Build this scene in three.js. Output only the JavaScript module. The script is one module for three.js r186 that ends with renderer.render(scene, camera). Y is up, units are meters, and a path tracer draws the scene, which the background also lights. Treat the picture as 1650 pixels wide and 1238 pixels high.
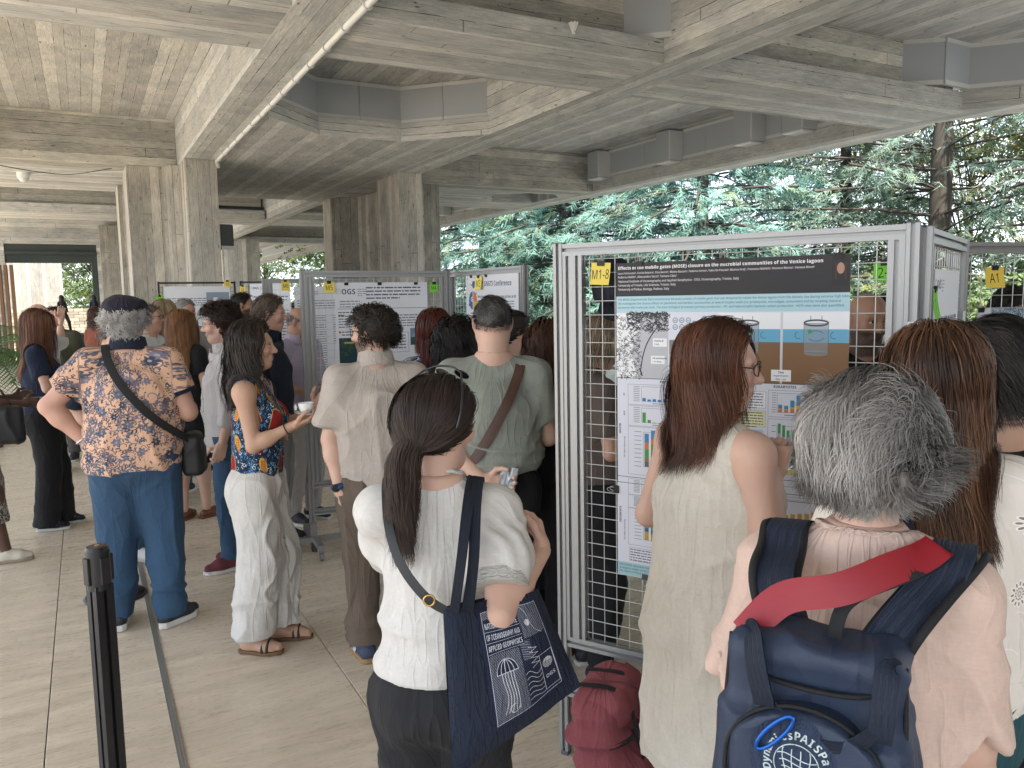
import * as THREE from 'three';
import { mergeGeometries } from 'three/addons/utils/BufferGeometryUtils.js';
import { RoundedBoxGeometry } from 'three/addons/geometries/RoundedBoxGeometry.js';

// ---------- camera, sky, sun, exposure ----------
const scene = new THREE.Scene();
const camera = new THREE.PerspectiveCamera(51.5, 1024 / 768, 0.05, 400);
{
  const pitch = 0.1125, roll = -0.0132, yaw = 0.4906, V = (x, y, z) => new THREE.Vector3(x, y, z);
  const fwd = V(Math.sin(yaw) * Math.cos(pitch), -Math.sin(pitch), -Math.cos(yaw) * Math.cos(pitch)), r0 = V(Math.cos(yaw), 0, Math.sin(yaw)), u0 = V().crossVectors(r0, fwd);
  const right = r0.clone().multiplyScalar(Math.cos(roll)).addScaledVector(u0, Math.sin(roll)), up = u0.clone().multiplyScalar(Math.cos(roll)).addScaledVector(r0, -Math.sin(roll));
  camera.quaternion.setFromRotationMatrix(new THREE.Matrix4().makeBasis(right, up, fwd.clone().negate()));
  camera.position.set(0, 1.8, 0);
}
const renderer = new THREE.WebGLRenderer({ antialias: true });
renderer.toneMapping = THREE.LinearToneMapping;
renderer.toneMappingExposure = 3.6;
renderer.shadowMap.enabled = true;
const sunDir = new THREE.Vector3(-0.3, 0.8, 0.5).normalize();
{ // hazy bright summer sky: air only
  const W = 256, H = 128, d = new Float32Array(W * H * 4);
  for (let y = 0, i = 0; y < H; y++) for (let x = 0; x < W; x++, i += 4) {
    const el = ((y + 0.5) / H - 0.5) * Math.PI, az = ((x + 0.5) / W - 0.5) * 2 * Math.PI, s = Math.max(0, Math.sin(el)), t = Math.pow(1 - s, 2.2);
    const c = Math.cos(el) * Math.cos(az) * sunDir.x + Math.sin(el) * sunDir.y + Math.cos(el) * Math.sin(az) * sunDir.z, glow = 0.5 * Math.pow(Math.max(0, c), 6);
    d[i] = 0.36 + 0.46 * t + glow * 0.8; d[i + 1] = 0.5 + 0.38 * t + glow * 0.75; d[i + 2] = 0.74 + 0.2 * t + glow * 0.6; d[i + 3] = 1;
  }
  const t = new THREE.DataTexture(d, W, H, THREE.RGBAFormat, THREE.FloatType); t.mapping = THREE.EquirectangularReflectionMapping; t.magFilter = THREE.LinearFilter; t.needsUpdate = true;
  scene.background = t; scene.environment = t;
}
const sun = new THREE.DirectionalLight(0xfff3e2, 5);
sun.name = 'sun'; sun.position.copy(sunDir).multiplyScalar(60); sun.castShadow = true; sun.shadow.radius = 1.5; sun.shadow.mapSize.set(4096, 4096);
Object.assign(sun.shadow.camera, { left: -40, right: 40, top: 40, bottom: -40, near: 1, far: 160 });
scene.add(sun);

// ---------- helpers ----------
const rngOf = (s) => () => { s = (s + 0x6d2b79f5) | 0; let t = Math.imul(s ^ (s >>> 15), 1 | s); t = (t + Math.imul(t ^ (t >>> 7), 61 | t)) ^ t; return ((t ^ (t >>> 14)) >>> 0) / 4294967296; };
const R0 = rngOf(11), rr = (a, b, r = R0) => a + (b - a) * r();
const V3 = (x, y, z) => new THREE.Vector3(x, y, z), lerp = THREE.MathUtils.lerp, clamp = THREE.MathUtils.clamp, sstep = (a, b, x) => { const t = clamp((x - a) / (b - a), 0, 1); return t * t * (3 - 2 * t); };
const hash3 = (x, y, z) => { let h = Math.imul(x, 374761393) + Math.imul(y, 668265263) + Math.imul(z, 2147483647 - 1640531527) | 0; h = Math.imul(h ^ (h >>> 13), 1274126177); return ((h ^ (h >>> 16)) >>> 0) / 4294967296; };
function noise3(x, y, z) {
  const ix = Math.floor(x), iy = Math.floor(y), iz = Math.floor(z), fx = x - ix, fy = y - iy, fz = z - iz;
  const u = fx * fx * (3 - 2 * fx), v = fy * fy * (3 - 2 * fy), w = fz * fz * (3 - 2 * fz), h = hash3;
  const a = lerp(lerp(h(ix, iy, iz), h(ix + 1, iy, iz), u), lerp(h(ix, iy + 1, iz), h(ix + 1, iy + 1, iz), u), v);
  const b = lerp(lerp(h(ix, iy, iz + 1), h(ix + 1, iy, iz + 1), u), lerp(h(ix, iy + 1, iz + 1), h(ix + 1, iy + 1, iz + 1), u), v);
  return lerp(a, b, w) * 2 - 1;
}
const fbm = (x, y, z, o = 3) => { let s = 0, a = 0.5; for (let i = 0; i < o; i++) { s += a * noise3(x, y, z); x *= 2.03; y *= 2.03; z *= 2.03; a *= 0.5; } return s; };
const taken = {};
const numbered = (n) => { const k = taken[n] = (taken[n] ?? -1) + 1; return k ? n + '_' + String(k).padStart(3, '0') : n; };
function tag(o, label, category, group) { o.userData.label = label; o.userData.category = category; if (group) o.userData.group = group; return o; }
function thing(name, label, category, pos = [0, 0, 0], turn = 0, group) {
  const o = new THREE.Group(); o.name = numbered(name); o.position.set(...pos); o.rotation.y = turn; scene.add(o);
  return tag(o, label, category, group);
}
function mesh(name, geo, mat, parent = scene, kind) {
  const m = new THREE.Mesh(geo, mat); m.name = parent === scene ? numbered(name) : name; m.castShadow = m.receiveShadow = true; parent.add(m);
  if (kind) m.userData.kind = kind;
  return m;
}
const merge = (gs) => mergeGeometries(gs.map((g) => { g = g.index ? g.toNonIndexed() : g; for (const k of Object.keys(g.attributes)) if (!['position', 'normal', 'uv'].includes(k)) g.deleteAttribute(k); return g; }));
const box = (x0, x1, y0, y1, z0, z1) => new THREE.BoxGeometry(Math.abs(x1 - x0), Math.abs(y1 - y0), Math.abs(z1 - z0)).translate((x0 + x1) / 2, (y0 + y1) / 2, (z0 + z1) / 2);
// uv in metres; v runs along the grain axis
function grainUV(g, grain, scale = 1, ou = rr(0, 9), ov = rr(0, 9)) {
  if (g.index) g = g.toNonIndexed();
  const p = g.attributes.position, n = g.attributes.normal, uv = new Float32Array(p.count * 2), I = { x: 0, y: 1, z: 2 }[grain];
  for (let i = 0; i < p.count; i++) {
    const q = [p.getX(i), p.getY(i), p.getZ(i)], m = [Math.abs(n.getX(i)), Math.abs(n.getY(i)), Math.abs(n.getZ(i))];
    const f = m[0] > m[1] && m[0] > m[2] ? 0 : m[1] > m[2] ? 1 : 2;
    let along = I, across;
    if (f === I) { along = (I + 1) % 3; across = (I + 2) % 3; } else across = 3 - f - I;
    uv[i * 2] = q[across] * scale + ou; uv[i * 2 + 1] = q[along] * scale + ov;
  }
  g.setAttribute('uv', new THREE.BufferAttribute(uv, 2));
  return g;
}
const canvasOf = (w, h) => { const c = document.createElement('canvas'); c.width = w; c.height = h; return [c, c.getContext('2d')]; };
function texOf(c, srgb = true, rep = true) {
  const t = new THREE.CanvasTexture(c); if (srgb) t.colorSpace = THREE.SRGBColorSpace; if (rep) t.wrapS = t.wrapT = THREE.RepeatWrapping; return t;
}
function pixTex(w, h, fn, srgb = true) {  // fn(x, y) -> [r, g, b] 0..255
  const d = new Uint8Array(w * h * 4);
  for (let y = 0, i = 0; y < h; y++) for (let x = 0; x < w; x++, i += 4) { const c = fn(x, y); d[i] = clamp(c[0], 0, 255); d[i + 1] = clamp(c[1], 0, 255); d[i + 2] = clamp(c[2], 0, 255); d[i + 3] = 255; }
  const t = new THREE.DataTexture(d, w, h); t.wrapS = t.wrapT = THREE.RepeatWrapping; t.magFilter = THREE.LinearFilter; t.minFilter = THREE.LinearMipmapLinearFilter; if (srgb) t.colorSpace = THREE.SRGBColorSpace; t.needsUpdate = true; return t;
}
const std = (color, roughness = 0.8, more = {}) => new THREE.MeshStandardMaterial({ color, roughness, ...more });
const tube = (pts, r, seg = 24, rad = 6, closed = false) => new THREE.TubeGeometry(new THREE.CatmullRomCurve3(pts.map((p) => (p.isVector3 ? p : V3(...p))), closed), seg, r, rad, closed);
function bar(a, b, r, rad = 6, r2 = r) { const A = V3(...a), B = V3(...b), d = B.clone().sub(A), g = new THREE.CylinderGeometry(r2, r, d.length(), rad); g.applyQuaternion(new THREE.Quaternion().setFromUnitVectors(V3(0, 1, 0), d.clone().normalize())); return g.translate(...A.add(B).multiplyScalar(0.5).toArray()); }
// ---------- board-marked concrete ----------
// one sheet is 2 m across the boards and 4 m along them
function boards(seed, { width = 0.125, contrast = 1, pits = 170, warm = 1 } = {}) {
  const W = 1024, H = 1024, r = rngOf(seed), n = Math.round(2 / width), edges = [0];
  for (let i = 1; i < n; i++) edges.push((i + rr(-0.18, 0.18, r)) / n * W); edges.push(W);
  const info = edges.map(() => ({ t: rr(-1, 1, r), ph: rr(0, 99, r), cut: rr(0, H, r), hue: rr(-1, 1, r), lift: rr(-1, 1, r) }));
  const hgt = new Float32Array(W * H), col = new Float32Array(W * H * 2), bi = new Uint8Array(W);
  for (let x = 0, k = 0; x < W; x++) { while (x >= edges[k + 1]) k++; bi[x] = k; }
  for (let y = 0; y < H; y++) for (let x = 0; x < W; x++) {
    const k = bi[x], b = info[k], e = Math.min(x - edges[k], edges[k + 1] - x), wob = noise3(k * 7, y * 0.03, 3) * 1.2;
    // periodic along y through a circle in noise space
    const a = y / H * Math.PI * 2, cy = Math.cos(a), sy = Math.sin(a);
    const grain = noise3(x * 0.55 + b.ph, cy * 5 + b.ph, sy * 5) * 0.5 + noise3(x * 0.22 + b.ph, cy * 9, sy * 9 + b.ph) * 0.5 + noise3(x * 0.8, cy * 40 + b.ph, sy * 40) * 0.35;
    const cx = Math.cos(x / W * 6.2832), sx = Math.sin(x / W * 6.2832);
    const blot = fbm(cx * 1.6 + seed, cy * 2.2 + sx * 1.6, sy * 2.2 + sx, 4) * 2, fine = noise3(x * 0.33, y * 0.33, seed) * 0.6 + noise3(x * 0.9, y * 0.9, seed + 4) * 0.4;
    const cut = Math.abs(((y - b.cut + H * 1.5) % H) - H / 2) < 1.3 ? 1 : 0;
    const joint = e + wob < 1.1 ? 1 : 0, fin = noise3(k * 3.3, y * 0.012, 8) > 0.15 ? 1 : 0.35;
    hgt[y * W + x] = 0.55 + b.lift * 0.12 + grain * 0.13 + fine * 0.05 - Math.max(joint * fin, cut * 0.6) * 0.45;
    col[(y * W + x) * 2] = 1 + (b.t * 0.085 + grain * 0.11 + blot * 0.06 + fine * 0.035) * contrast - Math.max(joint * fin * 0.55, cut * 0.28);
    col[(y * W + x) * 2 + 1] = b.hue * 0.3 + blot * 0.7;
  }
  for (let i = 0; i < pits; i++) {
    const px = r() * W, py = r() * H, rad = rr(1.0, 3.6, r) * (r() < 0.12 ? 1.9 : 1), asp = rr(1, 2.6, r);
    for (let y = -10; y <= 10; y++) for (let x = -10; x <= 10; x++) {
      const d = Math.hypot(x, y / asp) / rad; if (d > 1) continue;
      const q = ((py + y + H) % H | 0) * W + ((px + x + W) % W | 0); col[q * 2] *= lerp(0.42, 0.95, d); hgt[q] -= 0.4 * (1 - d);
    }
  }
  const map = pixTex(W, H, (x, y) => { const q = y * W + x, v = 196 * col[q * 2], w = col[q * 2 + 1] * 3 * warm; return [v + 1 + w, v, v - 4 * warm - w]; });
  const bump = pixTex(W, H, (x, y) => { const v = hgt[y * W + x] * 200; return [v, v, v]; }, false);
  for (const t of [map, bump]) t.repeat.set(0.5, 0.25);
  return { map, bumpMap: bump, bumpScale: 0.0055 };
}
const texA = boards(5, { contrast: 1.15 }), texB = boards(23, { width: 0.14, contrast: 1.3, pits: 230, warm: 1.0 });
const M = {
  soffit: std(new THREE.Color().setRGB(0.93, 0.95, 0.96), 0.9, texA),
  beamFace: std(new THREE.Color().setRGB(0.86, 0.85, 0.8), 0.92, texB),
  column: std(new THREE.Color().setRGB(0.8, 0.77, 0.71), 0.92, texB),
  coffer: std(new THREE.Color().setRGB(0.93, 0.94, 0.94), 0.92, texA),
  metal: std(new THREE.Color().setRGB(0.42, 0.45, 0.48), 0.5, { metalness: 0.1 }),
  trim: std(new THREE.Color().setRGB(0.62, 0.63, 0.62), 0.5),
  white: std(new THREE.Color().setRGB(0.8, 0.8, 0.78), 0.5),
  black: std(new THREE.Color().setRGB(0.014, 0.014, 0.015), 0.45),
  darkMetal: std(new THREE.Color().setRGB(0.03, 0.035, 0.035), 0.5),
};
// ---------- the hall ----------
const hall = thing('concrete_hall', 'board-marked concrete hall with deep ceiling beams, columns and an open side', 'building');
const L0 = 3.8, L1 = 4.5;
const C = (name, geo, mat, grain) => mesh(name, grainUV(geo, grain), mat, hall);
function prism(pts, y0, y1, holes = []) {   // polygon in x, z raised from y0 to y1
  const s = new THREE.Shape(pts.map(([x, z]) => new THREE.Vector2(x, -z)));
  for (const h of holes) s.holes.push(new THREE.Path(h.map(([x, z]) => new THREE.Vector2(x, -z))));
  return new THREE.ExtrudeGeometry(s, { depth: y1 - y0, bevelEnabled: false }).rotateX(-Math.PI / 2).translate(0, y0, 0);
}
C('roof_slab', merge([box(-4.7, 9.58, L1 + 0.01, 4.95, -25.4, 7), box(1.95, 9.58, L1 + 0.01, 4.95, -50, -25.4)]), M.coffer, 'z');
// beams across (x) and along (z)
for (const [x0, x1] of [[-4.7, 1.405], [1.845, 4.645], [5.065, 9.02]]) for (const [z0, z1] of [[-6.875, -5.775]]) {
  C('ceiling_beam', box(x0, x1, L0, 4.0, z0, z1), M.soffit, 'x');
  C('beam_web', box(x0, x1, 4.0, L1 + 0.005, z0 + 0.22, z1 - 0.2), M.beamFace, 'x');
}
C('ceiling_beam', box(1.405, 1.845, L0 - 0.002, L1 + 0.006, -13.46, 7), M.soffit, 'z');
C('ceiling_beam', box(4.645, 5.065, L0 - 0.002, L1 + 0.006, -13.46, 7), M.soffit, 'z');
C('ceiling_beam', box(-2.1, -1.68, L0 - 0.002, L1 + 0.006, -13.46, 7), M.soffit, 'z');
C('ceiling_beam', box(-4.7, 1.4, L0, L1 + 0.005, -14.0, -13.45), M.beamFace, 'x');
C('ceiling_beam', box(5.07, 9.06, L0, L1 + 0.005, -14.0, -13.45), M.beamFace, 'x');
// flat bays behind the columns and round the light well
const oct = [[1.86, -6.87], [1.86, -9.2], [2.72, -10.1], [3.8, -10.1], [4.64, -9.2], [4.64, -6.87]];
C('ceiling_slab', prism([[1.846, -6.876], [1.846, -17.0], [4.644, -17.0], [4.644, -6.876], ...oct.slice().reverse()], L0, 4.03), M.soffit, 'z');
C('ceiling_slab', box(-4.7, 1.84, L0, 4.03, -16.9, -14.0), M.soffit, 'x');
C('ceiling_slab', prism([[4.65, -14.0], [9.06, -14.0], [9.06, -16.95], [4.65, -16.95]], L0, 4.03, [[[7.5, -15.3], [7.5, -14.6], [8.0, -14.15], [8.6, -14.15], [8.9, -14.5], [8.9, -15.6], [8.0, -15.8]]]), M.soffit, 'x');
// grey cladding of the light well
function clad(pts, y0, y1, name = 'cladding_panel') {
  for (let i = 0; i + 1 < pts.length; i++) {
    const [ax, az] = pts[i], [bx, bz] = pts[i + 1], L = Math.hypot(bx - ax, bz - az), a = Math.atan2(-(bz - az), bx - ax), n = L > 1.05 ? 2 : 1;
    for (let k = 0; k < n; k++) {
      const w = L / n - 0.006, t = (k + 0.5) / n, x = lerp(ax, bx, t), z = lerp(az, bz, t);
      const p = mesh(name, new THREE.BoxGeometry(w, y1 - y0, 0.03), M.metal, hall); p.position.set(x, (y0 + y1) / 2, z); p.rotation.y = a;
      for (const y of [y0 + 0.025, y1 - 0.02]) { const s = mesh('trim_strip', new THREE.BoxGeometry(w, 0.045, 0.05), M.trim, p); s.position.y = y - (y0 + y1) / 2; }
    }
  }
}
clad([[1.87, -9.27], [2.71, -10.16], [3.83, -10.16], [4.66, -9.27]], 4.03, L1);
clad([[4.36, -5.985], [4.66, -5.69]], 4.0, L1);
// open side: low fascia, soffit strip, grey band with lamp boxes
C('eave_beam', prism([[9.06, -50], [9.62, -50], [9.62, -6.95], [9.28, -6.35], [9.68, -5.55], [11.2, -4.05], [11.2, 7], [10.7, 7], [10.7, -4.2], [9.23, -5.32], [8.9, -5.78], [9.021, -5.8], [9.021, -6.87], [9.06, -6.87]], L0 + 0.001, 4.02), M.soffit, 'z');
C('roof_edge', prism([[9.06, -50], [9.6, -50], [9.6, -6.95], [9.3, -6.35], [9.66, -5.55], [11.2, -4.05], [11.2, 7], [9.59, 7], [9.59, -6]], L1 + 0.012, 4.94), M.coffer, 'z');
clad([[9.08, -6.9], [9.08, -8.6], [9.08, -10.2], [9.08, -11.8], [9.08, -13.44]], 4.021, L1);
clad([[9.08, -14.02], [9.08, -16.9]], 4.03, L1);
for (let z = -18; z > -46; z -= 2.2) clad([[9.08, z], [9.08, z - 2.18]], 4.021, L1);
clad([[8.12, -5.99], [8.46, -5.72], [8.93, -5.74], [9.32, -5.3], [10.72, -4.15]], 4.021, L1 + 0.01);
for (const z of [-8.15, -9.1, -10.95, -13.05, -15.2, -15.9, -18.7, -20.5, -22.4, -24.2]) {
  const b = mesh('lamp_box', new THREE.BoxGeometry(0.26, 0.5, 0.36), M.metal, hall); b.position.set(8.92, 4.24, z);
  const l = mesh('diffuser', new THREE.BoxGeometry(0.24, 0.02, 0.34), M.white, b); l.position.y = -0.262;
  const e = mesh('trim_strip', new THREE.BoxGeometry(0.28, 0.47, 0.022), M.trim, b); e.position.set(0, 0, 0.192);
}
// the wall of the inner rooms behind the visitors
C('rear_wall', box(2.6, 11.2, 0, L1, 3.4, 3.7), M.coffer, 'x');
// columns
const colM = M.column;
C('column', prism([[1.408, -12.5], [1.842, -12.5], [1.842, -17], [1.408, -17], [1.408, -14.5], [0.69, -14.5], [0.69, -13.47], [1.18, -13.47], [1.3, -13.2], [1.408, -13.2]], 0, L0 - 0.004), colM, 'y');
C('column', box(0.66, 1.4, 0, L0 - 0.003, -16.8, -15.85), colM, 'y');
C('column', prism([[4.66, -12.55], [5.06, -12.55], [5.1, -13.7], [5.86, -13.7], [5.86, -14.5], [5.4, -14.6], [5.4, -17], [4.6, -17], [4.6, -16.35], [5.02, -15.9], [5.12, -15.4], [5.12, -13.65], [4.66, -13.65]], 0, L0 - 0.004), colM, 'y');
C('column', prism([[4.3, -29], [5.05, -28.7], [5.5, -28.7], [5.5, -30], [4.3, -30]], 0, L0 - 0.004), colM, 'y');
C('column', box(-4.6, -4.0, 0, L0 - 0.001, -13.9, -13.4), colM, 'y');
// farther bays
for (const [z0, z1, xa] of [[-23.2, -21.3, -4.7], [-31.5, -30.4, 1.96]]) for (const [x0, x1] of [[xa, 4.25], [4.75, 9.05]]) { C('ceiling_beam', box(x0, x1, L0, 4.0, z0, z1), M.soffit, 'x'); C('beam_web', box(x0, x1, 4.0, L1 + 0.005, z0 + 0.4, z1 - 0.4), M.beamFace, 'x'); }
C('ceiling_beam', box(4.3, 4.72, L0 - 0.002, L1 + 0.006, -50, -17.05), M.soffit, 'z');
// end wall with the doorway at the far left
C('end_wall', merge([box(-4.7, -1.75, 0, L0 - 0.01, -25.4, -25), box(-1.75, 0.42, 3.3, L0 - 0.01, -25.4, -25), box(0.42, 1.95, 0, L0 - 0.01, -25.4, -25), box(-4.7, 1.95, L0 - 0.01, L1 + 0.008, -25.39, -25.01)]), M.coffer, 'x');
C('column', box(0.5, 1.15, 0, L0 - 0.02, -24.95, -24.3), colM, 'y');
for (const [n, g] of [['door_head', box(-1.75, 0.42, 2.8, 3.3, -25.3, -25.06)], ['door_jamb', box(0.27, 0.42, 0, 2.8, -25.3, -25.06)], ['door_rail', box(-1.75, 0.42, 3.02, 3.1, -25.05, -24.95)]]) mesh(n, g, std(new THREE.Color().setRGB(0.035, 0.05, 0.045), 0.5), hall);
{ const wood = std(new THREE.Color().setRGB(0.17, 0.085, 0.04), 0.6); for (let i = 0; i < 4; i++) mesh('wooden_louvre', box(-1.62 - i * 0.13, -1.55 - i * 0.13, 0.1, 2.72, -24.7, -24.4), wood, hall); }
// paving: big striped stone slabs, each its own piece
function stone(seed) {
  const W = 1024, H = 512; // 2.5 m along the veins (x), 1.25 m across
  return [pixTex(W, H, (x, y) => {
    const a = x / W * 6.2832, ca = Math.cos(a), sa = Math.sin(a), b = y / H * 6.2832, cb = Math.cos(b), sb = Math.sin(b);
    const w = noise3(ca * 1.2 + seed, sa * 1.2, y * 0.008) * 9 + noise3(ca * 4, sa * 4 + seed, y * 0.03) * 2.5;
    const yy = y + w;
    const v1 = noise3(yy * 0.045 + seed, ca * 1.3, sa * 1.3), v2 = noise3(yy * 0.16, ca * 2.2 + seed, sa * 2.2), v3 = noise3(yy * 0.5, ca * 5 + seed, sa * 5), v4 = noise3(x * 0.4, y * 0.8, seed);
    const dark = Math.max(0, v2 * 0.7 + v3 * 0.5 - 0.42) * 1.3, s = 212 + v1 * 12 + v2 * 9 + v3 * 7 + v4 * 4 - dark * 55;
    return [s + 5, s - 4 - dark * 3, s - 20 - dark * 8];
  }), pixTex(256, 256, (x, y) => { const v = 120 + noise3(x * 0.2, y * 0.5, seed) * 40 + noise3(x * 0.6, y * 0.6, 9) * 20; return [v, v, v]; }, false)];
}
const [stoneMap, stoneRough] = stone(3);
stoneMap.repeat.set(1, 1); stoneRough.repeat.set(1.3, 1.3);
const stoneM = std(new THREE.Color().setRGB(0.98, 0.92, 0.85), 0.7, { map: stoneMap, roughnessMap: stoneRough });
const paving = new THREE.Group(); paving.name = 'paving'; paving.userData.kind = 'structure'; scene.add(paving);
{
  const variants = [], TW = 1.24, TL = 3.7;
  for (let i = 0; i < 7; i++) {
    const g = new RoundedBoxGeometry(TW - 0.004, 0.06, TL - 0.004, 1, 0.002).translate(0, -0.03, 0), p = g.attributes.position, uv = g.attributes.uv, ou = rr(0, 1), ov = rr(0, 1);
    for (let k = 0; k < p.count; k++) uv.setXY(k, (p.getX(k) + 0.1 * p.getZ(k)) / 2.5 + ou, (p.getZ(k)) / 1.25 + ov);
    variants.push(g);
  }
  for (let i = -8; i < 9; i++) for (let j = -12; j < 2; j++) {
    const t = mesh('paving_slab', variants[(i * 3 + j * 5 + 700) % 7], stoneM, paving); t.position.set(0.37 + i * TW, rr(-0.0005, 0.0005), -4.62 + j * TL); if ((i + j) % 2) t.rotation.y = Math.PI;
  }
  mesh('bedding', box(-10.4, 11.4, -0.2, -0.061, -51, 2.3), std(new THREE.Color().setRGB(0.12, 0.11, 0.1), 0.95), paving);
  mesh('bedding', box(-10.4, 11.4, -0.2, -0.004, 2.4, 9), std(new THREE.Color().setRGB(0.42, 0.4, 0.36), 0.9), paving);
  const strip = thing('floor_strip', 'narrow metal expansion strip let into the stone floor', 'floor strip');
  mesh('plate', box(0.215, 0.239, -0.002, 0.003, -22, 0), std(new THREE.Color().setRGB(0.36, 0.35, 0.32), 0.5, { metalness: 0.3 }), strip);
  for (const x of [0.213, 0.225, 0.237]) mesh('rib', box(x, x + 0.004, 0.002, 0.006, -22, 0), std(new THREE.Color().setRGB(0.35, 0.34, 0.32), 0.45, { metalness: 0.7 }), strip);
}
// ground outside
{
  const g = new THREE.PlaneGeometry(400, 400, 80, 80).rotateX(-Math.PI / 2), p = g.attributes.position;
  for (let i = 0; i < p.count; i++) { const x = p.getX(i), z = p.getZ(i), d = Math.max(Math.abs(x) - 14, 0, z - 12, -z - 46); p.setY(i, -0.21 + Math.min(d, 30) * 0.012 * (1 + noise3(x * 0.05, 0, z * 0.05))); }
  g.computeVertexNormals();
  const t = pixTex(256, 256, (x, y) => { const n = noise3(x * 0.3, y * 0.3, 1) + noise3(x * 0.07, y * 0.07, 2), v = 110 + n * 18; return [v + 8, v + 2, v - 10]; }); t.repeat.set(80, 80);
  const m = mesh('ground', g, std(new THREE.Color().setRGB(0.9, 0.9, 0.85), 0.95, { map: t })); m.userData.kind = 'structure';
  const pv = mesh('pavement', new THREE.BoxGeometry(9, 0.1, 70).translate(-15.2, -0.06, -15), std(new THREE.Color().setRGB(0.5, 0.48, 0.44), 0.9)); pv.userData.kind = 'structure';
  const pr = mesh('pavement', new THREE.BoxGeometry(4.4, 0.1, 70).translate(13.7, -0.07, -15), std(new THREE.Color().setRGB(0.5, 0.48, 0.44), 0.9)); pr.userData.kind = 'structure';
}
// ---------- exhibition panels ----------
const alu = std(new THREE.Color().setRGB(0.34, 0.34, 0.335), 0.42, { metalness: 0.5 });
const slotM = std(new THREE.Color().setRGB(0.1, 0.1, 0.1), 0.6);
const wireM = std(new THREE.Color().setRGB(0.55, 0.55, 0.53), 0.4, { metalness: 0.5 });
// slotted profile: a square bar of side w (x) by d (z) with a groove on each face, several grooves on wide faces
function profile(w, d, len, nx = 1, nz = 1, sw = 0.012, sd = 0.015) {
  const pts = [], side = (x0, y0, x1, y1, n) => {
    const L = Math.hypot(x1 - x0, y1 - y0), ux = (x1 - x0) / L, uy = (y1 - y0) / L, ix = -uy, iy = ux;
    pts.push([x0, y0]);
    for (let k = 0; k < n; k++) { const c = L * (k + 0.5) / n; for (const [a, b] of [[-sw / 2, 0], [-sw / 2, sd], [sw / 2, sd], [sw / 2, 0]]) pts.push([x0 + ux * (c + a) + ix * b, y0 + uy * (c + a) + iy * b]); }
  };
  side(-w / 2, -d / 2, w / 2, -d / 2, nx); side(w / 2, -d / 2, w / 2, d / 2, nz); side(w / 2, d / 2, -w / 2, d / 2, nx); side(-w / 2, d / 2, -w / 2, -d / 2, nz);
  return new THREE.ExtrudeGeometry(new THREE.Shape(pts.map((p) => new THREE.Vector2(...p))), { depth: len, bevelEnabled: false });
}
const upright = (w, d, len, nx = 1, nz = 1) => profile(w, d, len, nx, nz).rotateX(-Math.PI / 2);
const rail = (h, d, len) => profile(h, d, len).rotateZ(Math.PI / 2).rotateY(Math.PI / 2);
const caster = (p, x, z) => {
  const g = mesh('caster', merge([box(x - 0.02, x + 0.02, 0.06, 0.075, z - 0.02, z + 0.02), box(x - 0.018, x - 0.013, 0.025, 0.065, z - 0.015, z + 0.02), box(x + 0.013, x + 0.018, 0.025, 0.065, z - 0.015, z + 0.02)]), alu, p);
  mesh('wheel', new THREE.CylinderGeometry(0.031, 0.031, 0.02, 18).rotateZ(Math.PI / 2).translate(x, 0.031, z + 0.008), std(new THREE.Color().setRGB(0.2, 0.2, 0.2), 0.6), g);
};
// from a to b (floor points x, z); local x runs from a to b, local z is the side towards the viewer
function panel(a, b, label, { H = 1.98, y0 = 0.49, feet = true, lean = 0, wide = 0.06, dark = false, step = 0.05 } = {}) {
  const L = Math.hypot(b[0] - a[0], b[1] - a[1]), p = thing('exhibition_panel', label, 'display panel', [a[0], 0, a[1]], Math.atan2(-(b[1] - a[1]), b[0] - a[0]), 'mesh exhibition panels in the hall');
  p.rotation.order = 'YXZ'; p.rotation.z = lean;
  const m = dark ? M.darkMetal : alu, pw = dark ? 0.02 : 0.036;
  for (const x of [pw / 2, L - pw / 2]) { const u = mesh('post', upright(pw, 0.04, H - 0.02, 1, 1).translate(x, 0.02, 0), m, p); mesh('cap', box(x - pw / 2, x + pw / 2, H, H + 0.004, -0.02, 0.02), slotM, u); mesh('foot', box(x - pw / 2 + 0.004, x + pw / 2 - 0.004, 0, 0.021, -0.018, 0.018), slotM, u); }
  const inner = dark ? 0 : wide;
  if (inner) for (const x of [pw + inner / 2 + 0.001, L - pw - inner * 0.3 - 0.001]) mesh('frame_upright', upright(x < L / 2 ? inner : inner * 0.6, 0.034, H - y0 - 0.045, x < L / 2 ? 2 : 1).translate(x, y0, 0), m, p);
  mesh('top_rail', rail(dark ? 0.02 : 0.044, 0.036, L - 2 * pw - 0.002).translate(pw + 0.001, H - (dark ? 0.012 : 0.024), 0), m, p);
  mesh('bottom_rail', rail(0.04, 0.032, L - 2 * pw - 0.002).translate(pw + 0.001, y0 - 0.021, 0), m, p);
  if (feet) mesh('base_rail', rail(0.045, 0.036, L - 2 * pw - 0.002).translate(pw + 0.001, 0.27, 0), m, p);
  const x0 = pw + inner, x1 = L - pw - inner * 0.6, w = [];
  for (let x = x0 + 0.025; x < x1; x += step) w.push(new THREE.CylinderGeometry(0.0018, 0.0018, H - 0.05 - y0, 5, 1, true).translate(x, (H - 0.05 + y0) / 2, 0));
  for (let y = y0 + 0.03; y < H - 0.05; y += step) w.push(new THREE.CylinderGeometry(0.0018, 0.0018, x1 - x0, 5, 1, true).rotateZ(Math.PI / 2).translate((x0 + x1) / 2, y, 0.0036));
  mesh('wire_mesh', merge(w), dark ? M.darkMetal : wireM, p, 'stuff');
  return { p, L, at: (x, y, z = 0.008) => p.localToWorld(V3(x, y, z)), turn: p.rotation.y };
}
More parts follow.
